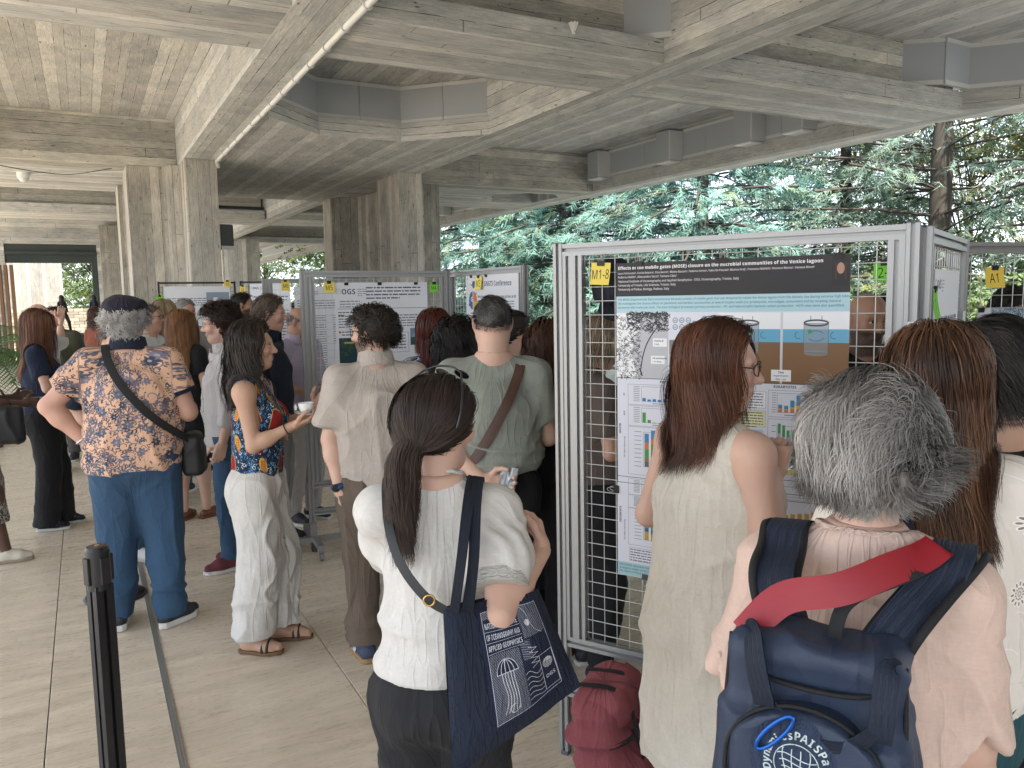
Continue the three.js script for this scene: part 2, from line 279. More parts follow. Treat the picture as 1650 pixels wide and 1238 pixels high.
// ---------- printed sheets ----------
const sheetWhite = std(new THREE.Color().setRGB(0.72, 0.72, 0.72), 0.7);
function textBlock(c, x, y, w, h, line, col, r, just = 0.96) {  // lines of small type too fine to read in the photograph
  c.fillStyle = col;
  for (let yy = y; yy < y + h; yy += line) { let xx = x; const end = yy + line > y + h ? x + w * rr(0.3, 0.8, r) : x + w * just; while (xx < end) { const ww = Math.min(rr(line * 0.6, line * 2.6, r), end - xx); c.fillRect(xx, yy + line * 0.25, ww, line * 0.34); if (r() < 0.4) c.fillRect(xx + ww * 0.3, yy + line * 0.08, line * 0.09, line * 0.3); xx += ww + line * 0.28; } }
}
function poster(pn, x, y, w, h, cw, ch, draw, label, { z = 0.012, sag = 0.006, group } = {}) {
  const [cv, c] = canvasOf(cw, ch); c.fillStyle = '#f6f6f7'; c.fillRect(0, 0, cw, ch); draw(c, cw, ch);
  const g = new THREE.BoxGeometry(w, h, 0.0012, 14, 18, 1), P = g.attributes.position, s = rr(0, 50);
  for (let i = 0; i < P.count; i++) { const px = P.getX(i) / w, py = P.getY(i) / h; P.setZ(i, P.getZ(i) + sag * (noise3(px * 3 + s, py * 2.2, s) + 0.8 * Math.max(0, -py) * Math.cos(px * 5))); }
  g.computeVertexNormals();
  const m = new THREE.Mesh(g, [sheetWhite, sheetWhite, sheetWhite, sheetWhite, std(new THREE.Color().setRGB(0.78, 0.78, 0.79), 0.55, { map: texOf(cv, true, false) }), sheetWhite]);
  m.name = numbered('poster'); m.castShadow = m.receiveShadow = true; scene.add(m);
  m.position.copy(pn.at(x + w / 2, y - h / 2, z)); m.rotation.copy(pn.p.rotation); tag(m, label, 'poster', group);
  return m;
}
const clipSteel = std(new THREE.Color().setRGB(0.5, 0.5, 0.5), 0.3, { metalness: 0.9 });
const clipBody = (() => { const s = new THREE.Shape([[-0.006, 0], [0.006, 0], [0.0012, 0.02], [-0.0012, 0.02]].map((q) => new THREE.Vector2(...q))); return new THREE.ExtrudeGeometry(s, { depth: 0.028, bevelEnabled: false }).rotateY(Math.PI / 2).rotateX(Math.PI).translate(-0.014, 0.008, 0); })();
const clipWire = merge([tube([[-0.008, 0.006, 0.006], [-0.006, 0.024, 0.011], [0, 0.029, 0.012], [0.006, 0.024, 0.011], [0.008, 0.006, 0.006]], 0.0011, 14, 5), tube([[-0.008, 0.006, -0.006], [-0.006, 0.024, -0.011], [0, 0.029, -0.012], [0.006, 0.024, -0.011], [0.008, 0.006, -0.006]], 0.0011, 14, 5)]);
function clip(pn, x, y, label, roll = 0, z = 0.014) {
  const t = thing('binder_clip', label, 'binder clip', [0, 0, 0], 0, 'black binder clips holding the papers'); t.position.copy(pn.at(x, y, z)); t.rotation.copy(pn.p.rotation); t.rotation.z += roll;
  mesh('clip_body', clipBody, M.black, t); mesh('clip_handle', clipWire, clipSteel, t);
}
function note(pn, x, y, w, h, color, text, label, { roll = 0, z = 0.02, clipped = true } = {}) {
  const [cv, c] = canvasOf(160, Math.round(160 * h / w)); c.fillStyle = color; c.fillRect(0, 0, 160, 400); c.fillStyle = '#1b1b22'; c.textAlign = 'center'; c.textBaseline = 'middle';
  c.font = '78px sans-serif'; c.save(); c.translate(80, 80 * h / w + 6); c.scale(Math.min(1, 150 / c.measureText(text).width), 1.25); c.rotate(-0.04); c.fillText(text, 0, 0); c.restore();
  const t = thing('paper_note', label, 'note'); t.position.copy(pn.at(x + w / 2, y - h / 2, z)); t.rotation.copy(pn.p.rotation); t.rotation.z += roll;
  const g = new THREE.BoxGeometry(w, h, 0.0006, 6, 6, 1), P = g.attributes.position;
  for (let i = 0; i < P.count; i++) { const py = P.getY(i) / h, px = P.getX(i) / w; P.setZ(i, P.getZ(i) + 0.014 * Math.max(0, 0.3 - py) ** 1.6 + 0.004 * px * (0.5 - py)); }
  g.computeVertexNormals();
  const m = std(0xffffff, 0.8, { map: texOf(cv, true, false) }), sh = new THREE.Mesh(g, [m, m, m, m, m, std(new THREE.Color(color), 0.8)]); sh.name = 'sheet'; sh.castShadow = sh.receiveShadow = true; t.add(sh);
  if (clipped) { const b = mesh('clip', clipBody.clone().translate(0, h / 2, 0.002), M.black, t); mesh('clip_handle', clipWire.clone().translate(0, h / 2, 0.002), clipSteel, b); }
  return t;
}
const YEL = '#dcc65c', GRN = '#72c233';
const near = panel([1.555, -2.53], [2.16, -1.49], 'grey slotted metal panel with the lagoon poster, a mesh panel on castors', { lean: 0.008, wide: 0.078 });
const side = panel([2.18, -1.51], [2.93, -1.87], 'mesh panel turned away beside the lagoon poster, carrying a narrow sheet', { wide: 0.04 });
const farR = panel([3.0, -1.96], [4.1, -1.64], 'mesh panel in the right corner with a speckled print clipped on', { wide: 0.03 });
const mid = panel([1.325, -5.57], [2.42, -5.5], 'mesh panel beside the coffee cup, with the map poster');
const midB = panel([2.47, -5.62], [2.47, -4.42], 'mesh panel carrying the conference poster with the round logo', { wide: 0.045 });
const ogsL = panel([1.55, -8.05], [2.7, -8.0], 'mesh panel standing behind the map poster panel');
const ship = panel([0.72, -9.45], [1.52, -9.4], 'thin black framed mesh panel with the red ship print', { dark: true });
const shipB = panel([1.56, -9.3], [2.2, -8.7], 'thin black framed mesh panel standing beside the red ship print', { dark: true });
for (const [pn, xs] of [[mid, [0.02, 1.07]], [ogsL, [0.02]], [midB, [0.02, 1.18]], [near, [1.17]]]) for (const x of xs) {
  const f = mesh('floor_bar', box(x - 0.02, x + 0.02, 0.075, 0.11, -0.3, 0.3), alu, pn.p); caster(f, x, 0.27); caster(f, x, -0.28); mesh('gusset', box(x - 0.022, x + 0.022, 0.11, 0.2, 0.021, 0.045), alu, pn.p);
}
{ const f = mesh('floor_bar', box(-0.28, 0.3, 0.07, 0.105, 0.025, 0.06), alu, mid.p); caster(f, 0.27, 0.04); caster(f, -0.26, 0.04); mesh('black_foot', new THREE.CylinderGeometry(0.03, 0.034, 0.07, 16).translate(0.03, 0.035, 0.045), M.black, f); }
for (const [pn, x, y] of [[near, 1.19, 1.62], [side, 0.75, 1.64], [near, 1.19, 0.9]]) { const h = mesh('hinge', box(x - 0.012, x + 0.022, y, y + 0.075, 0.021, 0.026), M.trim, pn.p); mesh('screw', new THREE.CylinderGeometry(0.004, 0.004, 0.003, 8).rotateX(Math.PI / 2).translate(x + 0.004, y + 0.02, 0.027), slotM, h); }
// the lagoon poster
function chart(c, x, y, w, h, cols, r, stack = 1, frame = '#8a8a90') {
  c.strokeStyle = frame; c.lineWidth = 2; c.strokeRect(x, y, w, h); const px = x + w * 0.22, pw = w * 0.74, py = y + h * 0.1, ph = h * 0.72; c.strokeRect(px, py, pw, ph);
  c.fillStyle = '#777'; for (let k = 0; k < 9; k++) c.fillRect(px - w * 0.13, py + ph * k / 8 - 2, w * 0.1, 3); c.fillRect(x + w * 0.4, y + h * 0.9, w * 0.3, 4);
  const n = cols[0].length;
  for (let i = 0; i < n; i++) { let b = py + ph; for (const s of cols) { const hh = ph * s[i][0]; c.fillStyle = s[i][1]; c.fillRect(px + pw * (i + 0.18) / n, b - hh, pw * 0.66 / n, hh); b -= hh; } }
}
const lagoon = (c, W, H) => {
  const r = rngOf(77), T = (s, x, y, f, col = '#fff', a = 'left') => { c.font = f; c.fillStyle = col; c.textAlign = a; c.textBaseline = 'alphabetic'; c.fillText(s, x, y); };
  c.fillStyle = '#e9eaf3'; c.fillRect(0, 0, W, H);
  c.fillStyle = '#231f21'; c.fillRect(0, 0, W, H * 0.103);
  T('Effects of the mobile gates (MOSE) closure on the microbial communities of the Venice lagoon', 12, 40, 'bold 27.5px sans-serif'); 
  c.font = 'bold 17px sans-serif'; T('Laura Schiozzami¹, Cecilia Balestra¹, Elisa Banchi¹, Matteo Bazzaro¹, Federica Cerino¹, Fabio De Pascale³, Martina Kralj¹, Francesca Malfatti², Vincenzo Manna¹, Vanessa Moret¹', 12, 68, '15.5px sans-serif');
  T('Federica Relitti¹, Alessandro Vezzi³, Tamara Cibic¹', 12, 92, '18px sans-serif'); T('¹National Institute of Oceanography and Applied Geophysics - OGS, Oceanography, Trieste, Italy', 12, 118, '18px sans-serif'); T('²University of Trieste, Life Sciences, Trieste, Italy', 12, 142, '18px sans-serif'); T('³University of Padua, Biology, Padova, Italy', 12, 166, '18px sans-serif');
  c.fillStyle = '#191216'; c.fillRect(W * 0.93, 8, W * 0.066, 155); c.fillStyle = '#b98d77'; c.beginPath(); c.ellipse(W * 0.963, 74, 20, 30, 0, 0, 7); c.fill(); c.fillStyle = '#43291d'; c.fillRect(W * 0.942, 42, 9, 90); c.fillRect(W * 0.978, 42, 9, 90);
  c.fillStyle = '#b9dbe3'; c.fillRect(0, H * 0.103, W, H * 0.05);
  T('The MOSE (Experimental Electromechanical Module) consists of mobile gates that can temporarily isolate the Venice lagoon from the Adriatic Sea during extreme high tides.', 12, H * 0.103 + 26, '18px sans-serif', '#24566b');
  T('We investigated the closure effects on planktonic and benthic communities at several trophic levels (i.e. prokaryotes, microalgae, consumers) and by coupling classical', 12, H * 0.103 + 50, '18px sans-serif', '#24566b');
  T('taxonomy with molecular tools. The main biological processes (primary production - PP, and heterotrophic bacteria carbon production - HCP) rates were also quantified.', 12, H * 0.103 + 74, '18px sans-serif', '#24566b');
  const y1 = H * 0.156, y2 = H * 0.358, y3 = H * 0.675;
  // lagoon map
  c.fillStyle = '#c9cace'; c.fillRect(0, y1, W * 0.25, y2 - y1); c.strokeStyle = '#2b2b30'; c.lineWidth = 2;
  c.fillStyle = '#fbfbfb'; c.beginPath(); c.moveTo(0, y1); c.lineTo(W * 0.11, y1); c.lineTo(W * 0.12, y1 + 80); c.lineTo(W * 0.09, y1 + 150); c.lineTo(W * 0.075, y1 + 230); c.lineTo(W * 0.1, y2); c.lineTo(0, y2); c.fill();
  for (let i = 0; i < 620; i++) { const land = i < 330, x = land ? rr(0, W * 0.12, r) : rr(W * 0.06, W * 0.25, r), y = land ? rr(y1, y2, r) : y1 + Math.pow(r(), 2.2) * 110; c.lineWidth = rr(1, land ? 2.2 : 5, r); c.beginPath(); c.moveTo(x, y); for (let k = 0; k < 3; k++) c.lineTo(x + rr(-16, 16, r), y + rr(-12, 12, r)); c.stroke(); }
  c.lineWidth = 7; c.beginPath(); c.moveTo(W * 0.19, y1 + 100); c.quadraticCurveTo(W * 0.13, y1 + 190, W * 0.12, y2 - 60); c.stroke(); c.lineWidth = 9; c.beginPath(); c.moveTo(W * 0.115, y2 - 60); c.lineTo(W * 0.125, y2 - 15); c.stroke();
  for (const [x, y, s, s2] of [[0.185, 150, 'Punta di', 'Canà'], [0.175, 255, '18 enclosures', '1 m deep']]) { c.fillStyle = '#fff'; c.fillRect(W * x - 10, y1 + y, W * 0.066, 50); T(s, W * x, y1 + y + 20, 'bold 15px sans-serif', '#222'); T(s2, W * x, y1 + y + 40, '14px sans-serif', '#222'); }
  // sampling circles, photo
  for (const [gx, gy] of [[0.27, 18], [0.4, 10], [0.335, 100]]) for (let i = 0; i < 6; i++) { c.strokeStyle = '#5b6a80'; c.fillStyle = '#d9dee6'; c.lineWidth = 3; c.beginPath(); c.arc(W * gx + 18 + (i % 3) * 42, y1 + gy + 24 + (i > 2 ? 40 : 0), 15, 0, 7); c.fill(); c.stroke(); T('HCP', W * gx + 18 + (i % 3) * 42, y1 + gy + 29 + (i > 2 ? 40 : 0), '11px sans-serif', '#3a465a', 'center'); }
  for (const [x, y] of [[0.358, 45], [0.452, 92], [0.322, 130]]) T('★', W * x, y1 + y, '32px sans-serif', '#2f5d9c', 'center');
  c.fillStyle = '#8c8786'; c.fillRect(W * 0.255, y1 + 158, W * 0.215, 84); c.fillStyle = '#a7b2b8'; c.fillRect(W * 0.255, y1 + 242, W * 0.215, y2 - y1 - 242);
  // two mesocosm drawings
  for (const [x0, x1, ex] of [[0.475, 0.735, 0.6], [0.745, 1, 0.875]]) {
    c.fillStyle = '#fafafa'; c.fillRect(W * x0, y1, W * (x1 - x0), y2 - y1); c.fillStyle = '#6fb6d6'; c.fillRect(W * x0, y1 + 92, W * (x1 - x0), 78); c.fillStyle = '#8a6540'; c.fillRect(W * x0, y1 + 165, W * (x1 - x0), y2 - y1 - 165);
    c.fillStyle = 'rgba(150,160,170,0.62)'; c.fillRect(W * ex - 66, y1 + 62, 132, 160); c.beginPath(); c.ellipse(W * ex, y1 + 222, 66, 16, 0, 0, 7); c.fill(); c.strokeStyle = '#4a4c55'; c.lineWidth = 9; c.beginPath(); c.ellipse(W * ex, y1 + 58, 64, 15, 0, 0, 7); c.stroke(); c.lineWidth = 2; c.strokeRect(W * ex - 66, y1 + 60, 132, 160);
    c.strokeStyle = '#3a6073'; c.lineWidth = 3; for (const s of [-1, 1]) { c.beginPath(); c.arc(W * ex + s * 96, y1 + 125, 18, 1, 4.6); c.stroke(); c.beginPath(); c.moveTo(W * ex + s * 30, y1 + 20); c.lineTo(W * ex + s * 30, y1 + 50); c.stroke(); }
    for (let k = 0; k < 3; k++) { c.fillStyle = '#2e3a44'; if (x0 < 0.5) c.fillRect(W * ex - 42 + k * 40, y1 + 105, 4, 58); } if (x0 > 0.5) { c.beginPath(); c.ellipse(W * ex, y1 + 128, 44, 28, 0, 0.3, 2.6); c.stroke(); c.beginPath(); c.ellipse(W * ex, y1 + 128, 44, 28, 0, 3.5, 5.8); c.stroke(); }
    c.fillStyle = '#43a06b'; c.beginPath(); c.arc(W * ex + (x0 < 0.5 ? 22 : -34), y1 + (x0 < 0.5 ? 205 : 104), 12, 0, 7); c.fill();
  }
  c.fillStyle = '#dcdcdf'; c.fillRect(W * 0.735, y1, W * 0.01, y2 - y1); c.fillStyle = '#fff'; c.fillRect(W * 0.7, y2 - 78, W * 0.08, 64); T('Two', W * 0.74, y2 - 58, 'bold 17px sans-serif', '#2f5d9c', 'center'); T('experiments', W * 0.74, y2 - 40, '15px sans-serif', '#333', 'center'); T('May – Jun', W * 0.74, y2 - 21, '14px sans-serif', '#333', 'center');
  c.strokeStyle = '#333'; c.lineWidth = 3; c.strokeRect(2, y2, W - 4, H * 0.575 - y2 + H * 0.12); c.strokeRect(2, y2, W - 4, H * 0.675 - y2);
  T('PROKARYOTES', W * 0.21, y2 + 24, 'bold 21px sans-serif', '#222'); T('EUKARYOTES', W * 0.71, y2 + 24, 'bold 21px sans-serif', '#222');
  const vt = (s, x, y, f = 'bold 19px sans-serif') => { c.save(); c.translate(x, y); c.rotate(-Math.PI / 2); T(s, 0, 0, f, '#222', 'center'); c.restore(); };
  vt('WATER', 28, H * 0.52); vt('SEDIMENTS', 28, H * 0.8); vt('PP', 56, H * 0.41, 'bold 15px sans-serif'); vt('HCP', 56, H * 0.47, 'bold 15px sans-serif'); vt('16S rRNA sequencing', 56, H * 0.58, '14px sans-serif'); vt('18S rRNA sequencing', 56, H * 0.85, '14px sans-serif');
  const B = (a, col) => a.map((v) => [v, col]);
  chart(c, 78, y2 + 38, W * 0.3, 125, [B([0.22, 0.14, 0.18, 0.15, 0.22, 0.82, 0.86, 0.92, 0.85], '#2878b8')], r);
  chart(c, 78, y2 + 170, W * 0.3, 125, [B([0.7, 0.2, 0.04, 0.03, 0.04, 0.66, 0.95, 0.55, 0.4], '#3c9a3c')], r);
  const mix = (n, pal) => pal.map((col) => Array.from({ length: n }, () => [rr(0.6, 1.3, r) / pal.length, col]));
  chart(c, 78, y2 + 302, W * 0.34, 300, mix(8, ['#5c5f68', '#8b7a2e', '#3f9e4a', '#e07a3d', '#3b88bd']), r);
  chart(c, W * 0.69, y2 + 38, W * 0.165, 150, [B([0.16, 0.12, 0.2, 0.22, 0.14], '#d9804a'), B([0.04, 0.06, 0.1, 0.18, 0.06], '#e0b23c'), B([0.2, 0.18, 0.35, 0.5, 0.22], '#3b8fbd')], r);
  chart(c, W * 0.86, y2 + 38, W * 0.135, 150, [B([0.55, 0.5, 0.6, 0.7, 0.66], '#d99a3a'), B([0.2, 0.2, 0.3, 0.28, 0.3], '#e3bd3e')], r);
  for (const [x, y, w, h] of [[0.53, 50, 0.15, 92], [0.53, 158, 0.15, 92]]) { c.fillStyle = y > 100 ? '#f1eebc' : '#fbfbfd'; c.fillRect(W * x, y2 + y, W * w, h); c.strokeStyle = '#99a'; c.lineWidth = 2; c.strokeRect(W * x, y2 + y, W * w, h); textBlock(c, W * x + 6, y2 + y + 6, W * w - 12, h - 10, 16, '#5a5a66', r); }
  chart(c, W * 0.69, y2 + 200, W * 0.17, 380, mix(7, ['#e8d23a', '#63b6ad', '#49b4c0', '#b9a3cf', '#47a559']), r); chart(c, W * 0.865, y2 + 200, W * 0.13, 380, mix(5, ['#d94b3a', '#e8d23a', '#5b4a8c', '#47a559']), r);
  c.fillStyle = '#b5d6de'; c.fillRect(W * 0.55, y2 + 268, W * 0.12, 90); textBlock(c, W * 0.555, y2 + 280, W * 0.11, 70, 16, '#476673', r); textBlock(c, W * 0.38, y2 + 60, W * 0.13, 180, 18, '#6b6b74', r); chart(c, W * 0.46, y2 + 380, W * 0.2, 200, mix(6, ['#3b88bd', '#47a559', '#e07a3d', '#8b7a2e']), r); chart(c, W * 0.44, y3 + 20, W * 0.22, 160, [B([0.3, 0.5, 0.4, 0.7, 0.6, 0.8], '#3c9a3c')], r); chart(c, W * 0.44, y3 + 200, W * 0.22, 220, mix(6, ['#30618f', '#c9a02e', '#8a5a3c', '#47a559']), r);
  
  chart(c, 78, y3 + 10, W * 0.3, 100, [B([0.3, 0.2, 0.28, 0.24, 0.3, 0.5, 0.6, 0.55, 0.4], '#8a5a3c')], r); chart(c, 78, y3 + 114, W * 0.3, 80, [B([0.6, 0.3, 0.4, 0.3, 0.2, 0.5, 0.7, 0.4, 0.5], '#7d6b55')], r);
  chart(c, 78, y3 + 198, W * 0.34, 235, mix(8, ['#c09a2c', '#c9a02e', '#30618f', '#4c9e62', '#c7b23a', '#3a2530']), r);
  chart(c, W * 0.69, y3 + 16, W * 0.3, 160, [B([0.22, 0.3, 0.36, 0.4, 0.5, 0.55, 0.52, 0.6], '#d8a53c')], r); chart(c, W * 0.69, y3 + 186, W * 0.3, 240, mix(9, ['#3d2f63', '#5b4a8c', '#d8c93a', '#d8c93a', '#1d1d22']), r);
  for (const [x, w] of [[0.06, 0.26], [0.36, 0.3], [0.7, 0.28]]) { c.strokeStyle = '#998'; c.strokeRect(W * x, H * 0.905, W * w, H * 0.045); textBlock(c, W * x + 6, H * 0.908, W * w - 10, H * 0.042, 17, '#50505a', r); }
  c.fillStyle = '#a9cfd6'; c.fillRect(0, H * 0.957, W, H * 0.043); T('Our holistic approach combining classical and molecular tools proved essential for', 12, H * 0.957 + 22, '18px sans-serif', '#235061'); T('ecological studies on the lagoon and for understanding the', 12, H * 0.957 + 44, '18px sans-serif', '#235061'); T('the impact of flood-gate closures on its communities.', 12, H * 0.957 + 64, '18px sans-serif', '#235061');
};
poster(near, 0.25, 1.9, 0.77, 1.125, 1400, 1960, lagoon, 'large scientific poster about the Venice lagoon with a dark title band', { z: 0.016, sag: 0.004 });
const clipOn = (what) => 'small black binder clip holding ' + what;
[[0.335, 'the lagoon poster above the word Effects'], [0.63, 'the lagoon poster above the word microbial'], [0.985, 'the lagoon poster above the small portrait']].forEach(([x, s]) => clip(near, x, 1.897, clipOn(s), rr(-0.1, 0.1), 0.017));
clip(near, 0.36, 0.777, clipOn('the bottom of the lagoon poster'), Math.PI, 0.017); clip(near, 0.245, 1.09, clipOn('the side of the lagoon poster'), Math.PI / 2, 0.017);
note(near, 0.155, 1.905, 0.075, 0.078, YEL, 'M1-8', 'yellow paper note lettered M1-8 clipped beside the lagoon poster', { roll: -0.05 });
note(near, 1.08, 1.873, 0.068, 0.058, GRN, '2-7', 'green paper note clipped to the mesh right of the lagoon poster', { roll: 0.07, z: -0.012 });
// the other printed sheets
const head = (c, W, r, title) => { c.fillStyle = '#33405c'; c.textBaseline = 'alphabetic'; c.textAlign = 'left'; c.font = 'bold ' + W * 0.075 + 'px sans-serif'; c.fillText('OGS', W * 0.07, W * 0.12); c.strokeStyle = '#9aa4b5'; c.lineWidth = 2; c.beginPath(); c.arc(W * 0.04, W * 0.09, W * 0.025, 0, 7); c.stroke(); textBlock(c, W * 0.24, W * 0.06, W * 0.1, W * 0.07, W * 0.022, '#98a', r); };
poster(mid, 0.235, 1.895, 0.68, 0.97, 720, 1020, (c, W, H) => {
  const r = rngOf(5); c.fillStyle = '#eef0f4'; c.fillRect(0, 0, W, H); head(c, W, r); textBlock(c, W * 0.33, 28, W * 0.62, 90, 26, '#454b5e', r); textBlock(c, W * 0.05, 130, W * 0.22, 50, 20, '#778', r); c.fillStyle = '#556'; c.fillRect(14, 192, W - 28, 3);
  textBlock(c, 22, 212, 100, 22, 20, '#334', r); textBlock(c, 22, 240, W * 0.9, 100, 20, '#555d70', r); c.fillStyle = '#d05a3a'; c.fillRect(22, 358, 16, 16); textBlock(c, 44, 356, W * 0.55, 24, 22, '#444c60', r);
  c.fillStyle = '#0f3a44'; c.fillRect(20, 410, W * 0.36, 250); c.fillStyle = '#3c5a2b'; for (let i = 0; i < 130; i++) c.fillRect(24 + Math.pow(r(), 0.7) * W * 0.32, 414 + r() * 140 * (0.6 + 0.4 * r()), rr(4, 26, r), rr(3, 16, r)); c.fillStyle = '#c9b86a'; c.fillRect(60, 440, 70, 12); c.fillStyle = '#dfe6e6'; c.fillRect(70, 625, 90, 8);
  c.strokeStyle = '#667'; c.strokeRect(W * 0.42, 380, W * 0.36, 150); textBlock(c, W * 0.43, 392, W * 0.33, 120, 24, '#667', r); c.fillStyle = '#6f93b4'; c.fillRect(W * 0.8, 350, W * 0.18, 130); c.fillStyle = '#335a55'; c.fillRect(W * 0.8, 420, W * 0.18, 60); c.fillStyle = '#8fb0c8'; c.beginPath(); c.arc(W * 0.88, 420, 44, Math.PI, 0); c.fill();
  c.fillStyle = '#b9c7cf'; c.fillRect(W * 0.55, 600, W * 0.4, 170); c.fillStyle = '#4d7c8f'; c.fillRect(W * 0.58, 640, W * 0.14, 110); c.fillStyle = '#c9913f'; c.fillRect(W * 0.76, 620, W * 0.15, 80); textBlock(c, W * 0.05, 690, W * 0.4, 300, 20, '#5a6172', r); textBlock(c, W * 0.55, 790, W * 0.4, 200, 22, '#5a6172', r);
}, 'white poster with a dark green map below a small logo', {});
[[0.32, 'the map poster above its logo'], [0.56, 'the map poster above the middle of its title'], [0.83, 'the map poster near the green note']].forEach(([x, s]) => clip(mid, x, 1.888, clipOn(s))); clip(mid, 0.237, 1.28, clipOn('the side of the map poster'), Math.PI / 2);
note(mid, 0.16, 1.9, 0.075, 0.075, YEL, 'M5', 'yellow paper note clipped beside the green map poster'); note(mid, 0.935, 1.89, 0.06, 0.07, GRN, 'M4', 'green paper note clipped right of the green map poster', { roll: -0.1 });
poster(midB, 0.33, 1.935, 0.8, 1.13, 720, 1010, (c, W, H) => {
  const r = rngOf(8); c.fillStyle = '#f6f6f8'; c.fillRect(0, 0, W, H); for (let i = 0; i < 26; i++) { c.fillStyle = ['#e58a4a', '#3f78b5', '#d9d9e0', '#e7b9a0'][i % 4]; c.beginPath(); c.arc(rr(5, 150, r), rr(0, 190, r), rr(2, 9, r), 0, 7); c.fill(); }
  c.fillStyle = '#2d64a4'; c.beginPath(); for (let k = 0; k < 6; k++) c.lineTo(112 + 26 * Math.cos(k * 1.047), 58 + 26 * Math.sin(k * 1.047)); c.fill();
  for (const [a, b, col] of [[-1.57, 0.2, '#e8863a'], [0.2, 1.6, '#f0c04a'], [1.6, 4.71, '#2d6db0']]) { c.fillStyle = col; c.beginPath(); c.moveTo(98, 158); c.arc(98, 158, 58, a, b); c.fill(); } c.fillStyle = '#fff'; c.font = 'bold 42px sans-serif'; c.textAlign = 'center'; c.fillText('G', 82, 166); c.fillRect(95, 98, 6, 120);
  c.textAlign = 'left'; c.fillStyle = '#3d4a6a'; c.font = 'bold 42px sans-serif'; c.fillText('44° GNGTS Conference', 180, 70); c.fillStyle = '#333c52'; c.font = 'bold 23px sans-serif'; c.fillText('Benchmark tests of Deep Learning pickers at M', 165, 142); textBlock(c, 165, 156, 520, 60, 15, '#778', r); textBlock(c, 60, 232, 200, 20, 18, '#667', r);
  c.fillStyle = '#4a76ab'; c.fillRect(150, 262, 190, 150); c.fillStyle = '#e6c93a'; c.beginPath(); c.moveTo(160, 330); c.lineTo(230, 296); c.lineTo(328, 274); c.lineTo(290, 340); c.lineTo(190, 366); c.fill(); c.fillStyle = '#df8a2e'; c.fillRect(180, 322, 70, 22);
  c.strokeStyle = '#aab'; c.strokeRect(370, 262, 320, 260); textBlock(c, 380, 272, 290, 90, 18, '#778', r); c.fillStyle = '#8b90a0'; c.fillRect(430, 372, 250, 20); c.fillRect(430, 372, 40, 140); textBlock(c, 480, 400, 190, 110, 20, '#889', r); textBlock(c, 40, 440, 300, 240, 20, '#778', r); c.fillStyle = '#2d5fa0'; c.fillRect(420, 560, 40, 22); textBlock(c, 370, 620, 310, 330, 22, '#778', r);
}, 'white conference poster with a round blue and orange logo', {});
clip(midB, 0.42, 1.93, clipOn('the corner of the conference poster')); clip(midB, 0.66, 1.93, clipOn('the conference poster above its blue hexagon')); note(midB, 0.5, 1.925, 0.11, 0.09, '#f0dc6a', 'M3', 'pale yellow paper note clipped over the conference poster', {}); note(midB, 0.3, 1.85, 0.07, 0.075, GRN, 'M4', 'green paper note behind the conference poster edge', { z: -0.02 });
const plain = (seed, pic) => (c, W, H) => { const r = rngOf(seed); c.fillStyle = '#eff1f6'; c.fillRect(0, 0, W, H); if (pic !== 'ship') head(c, W, r); textBlock(c, 20, H * 0.13, W * 0.9, H * 0.1, 18, '#667', r); textBlock(c, 20, H * 0.28, W * 0.4, H * 0.65, 17, '#778', r); textBlock(c, W * 0.52, H * (pic ? 0.62 : 0.28), W * 0.44, H * 0.3, 17, '#778', r);
  if (pic) { const y = H * 0.07, h = H * 0.3, x = W * 0.63, w = W * 0.35; c.fillStyle = '#54708c'; c.fillRect(x, y, w, h); c.fillStyle = '#8fa3b0'; c.fillRect(x, y, w, h * 0.3); c.fillStyle = '#c8472f'; c.beginPath(); c.moveTo(x + w * 0.1, y + h * 0.35); c.lineTo(x + w * 0.95, y + h * 0.3); c.lineTo(x + w * 0.85, y + h * 0.55); c.lineTo(x + w * 0.18, y + h * 0.58); c.fill(); c.fillStyle = '#eee'; c.fillRect(x + w * 0.3, y + h * 0.2, w * 0.2, h * 0.16); } };
poster(ogsL, 0.3, 1.9, 0.72, 1.0, 512, 720, plain(21), 'white text poster behind the man in the lavender shirt'); note(ogsL, 0.18, 1.96, 0.08, 0.1, YEL, 'M6', 'yellow paper note at the top of the text poster panel');
poster(ship, 0.06, 1.93, 0.68, 0.95, 512, 720, plain(33, 'ship'), 'white poster with a photograph of a red ship'); note(ship, -0.02, 1.83, 0.07, 0.08, GRN, 'S1', 'green paper note beside the red ship poster'); note(ship, 0.68, 1.99, 0.07, 0.07, YEL, 'S2', 'yellow paper note above the red ship poster');
poster(shipB, 0.12, 1.95, 0.5, 1.0, 256, 512, plain(41), 'narrow grey text poster beside the red ship poster'); note(shipB, 0.0, 1.93, 0.07, 0.08, YEL, 'S3', 'yellow paper note on the narrow grey poster panel');
poster(side, 0.16, 1.86, 0.5, 1.1, 256, 560, plain(52), 'narrow white text poster on the panel turned away'); note(side, 0.07, 1.8, 0.07, 0.09, GRN, '1', 'green paper note beside the narrow white poster', { roll: 0.1 });
poster(farR, 0.12, 1.72, 0.26, 0.175, 256, 172, (c, W, H) => { const r = rngOf(9); c.fillStyle = '#dfe0ea'; c.fillRect(0, 0, W, H); c.fillStyle = '#9fb0c0'; c.fillRect(60, 0, 150, H); for (let i = 0; i < 1500; i++) { c.fillStyle = r() < 0.6 ? '#2c3d50' : '#c5d0da'; c.fillRect(60 + r() * 148, r() * H, rr(2, 5, r), rr(2, 4, r)); } }, 'small white sheet with a speckled blue print clipped to mesh'); note(farR, 0.14, 1.88, 0.085, 0.08, '#e5c653', 'A1', 'ochre paper note clipped above the speckled print'); note(farR, 0.38, 1.88, 0.07, 0.08, GRN, '4', 'green paper note clipped near the speckled print');
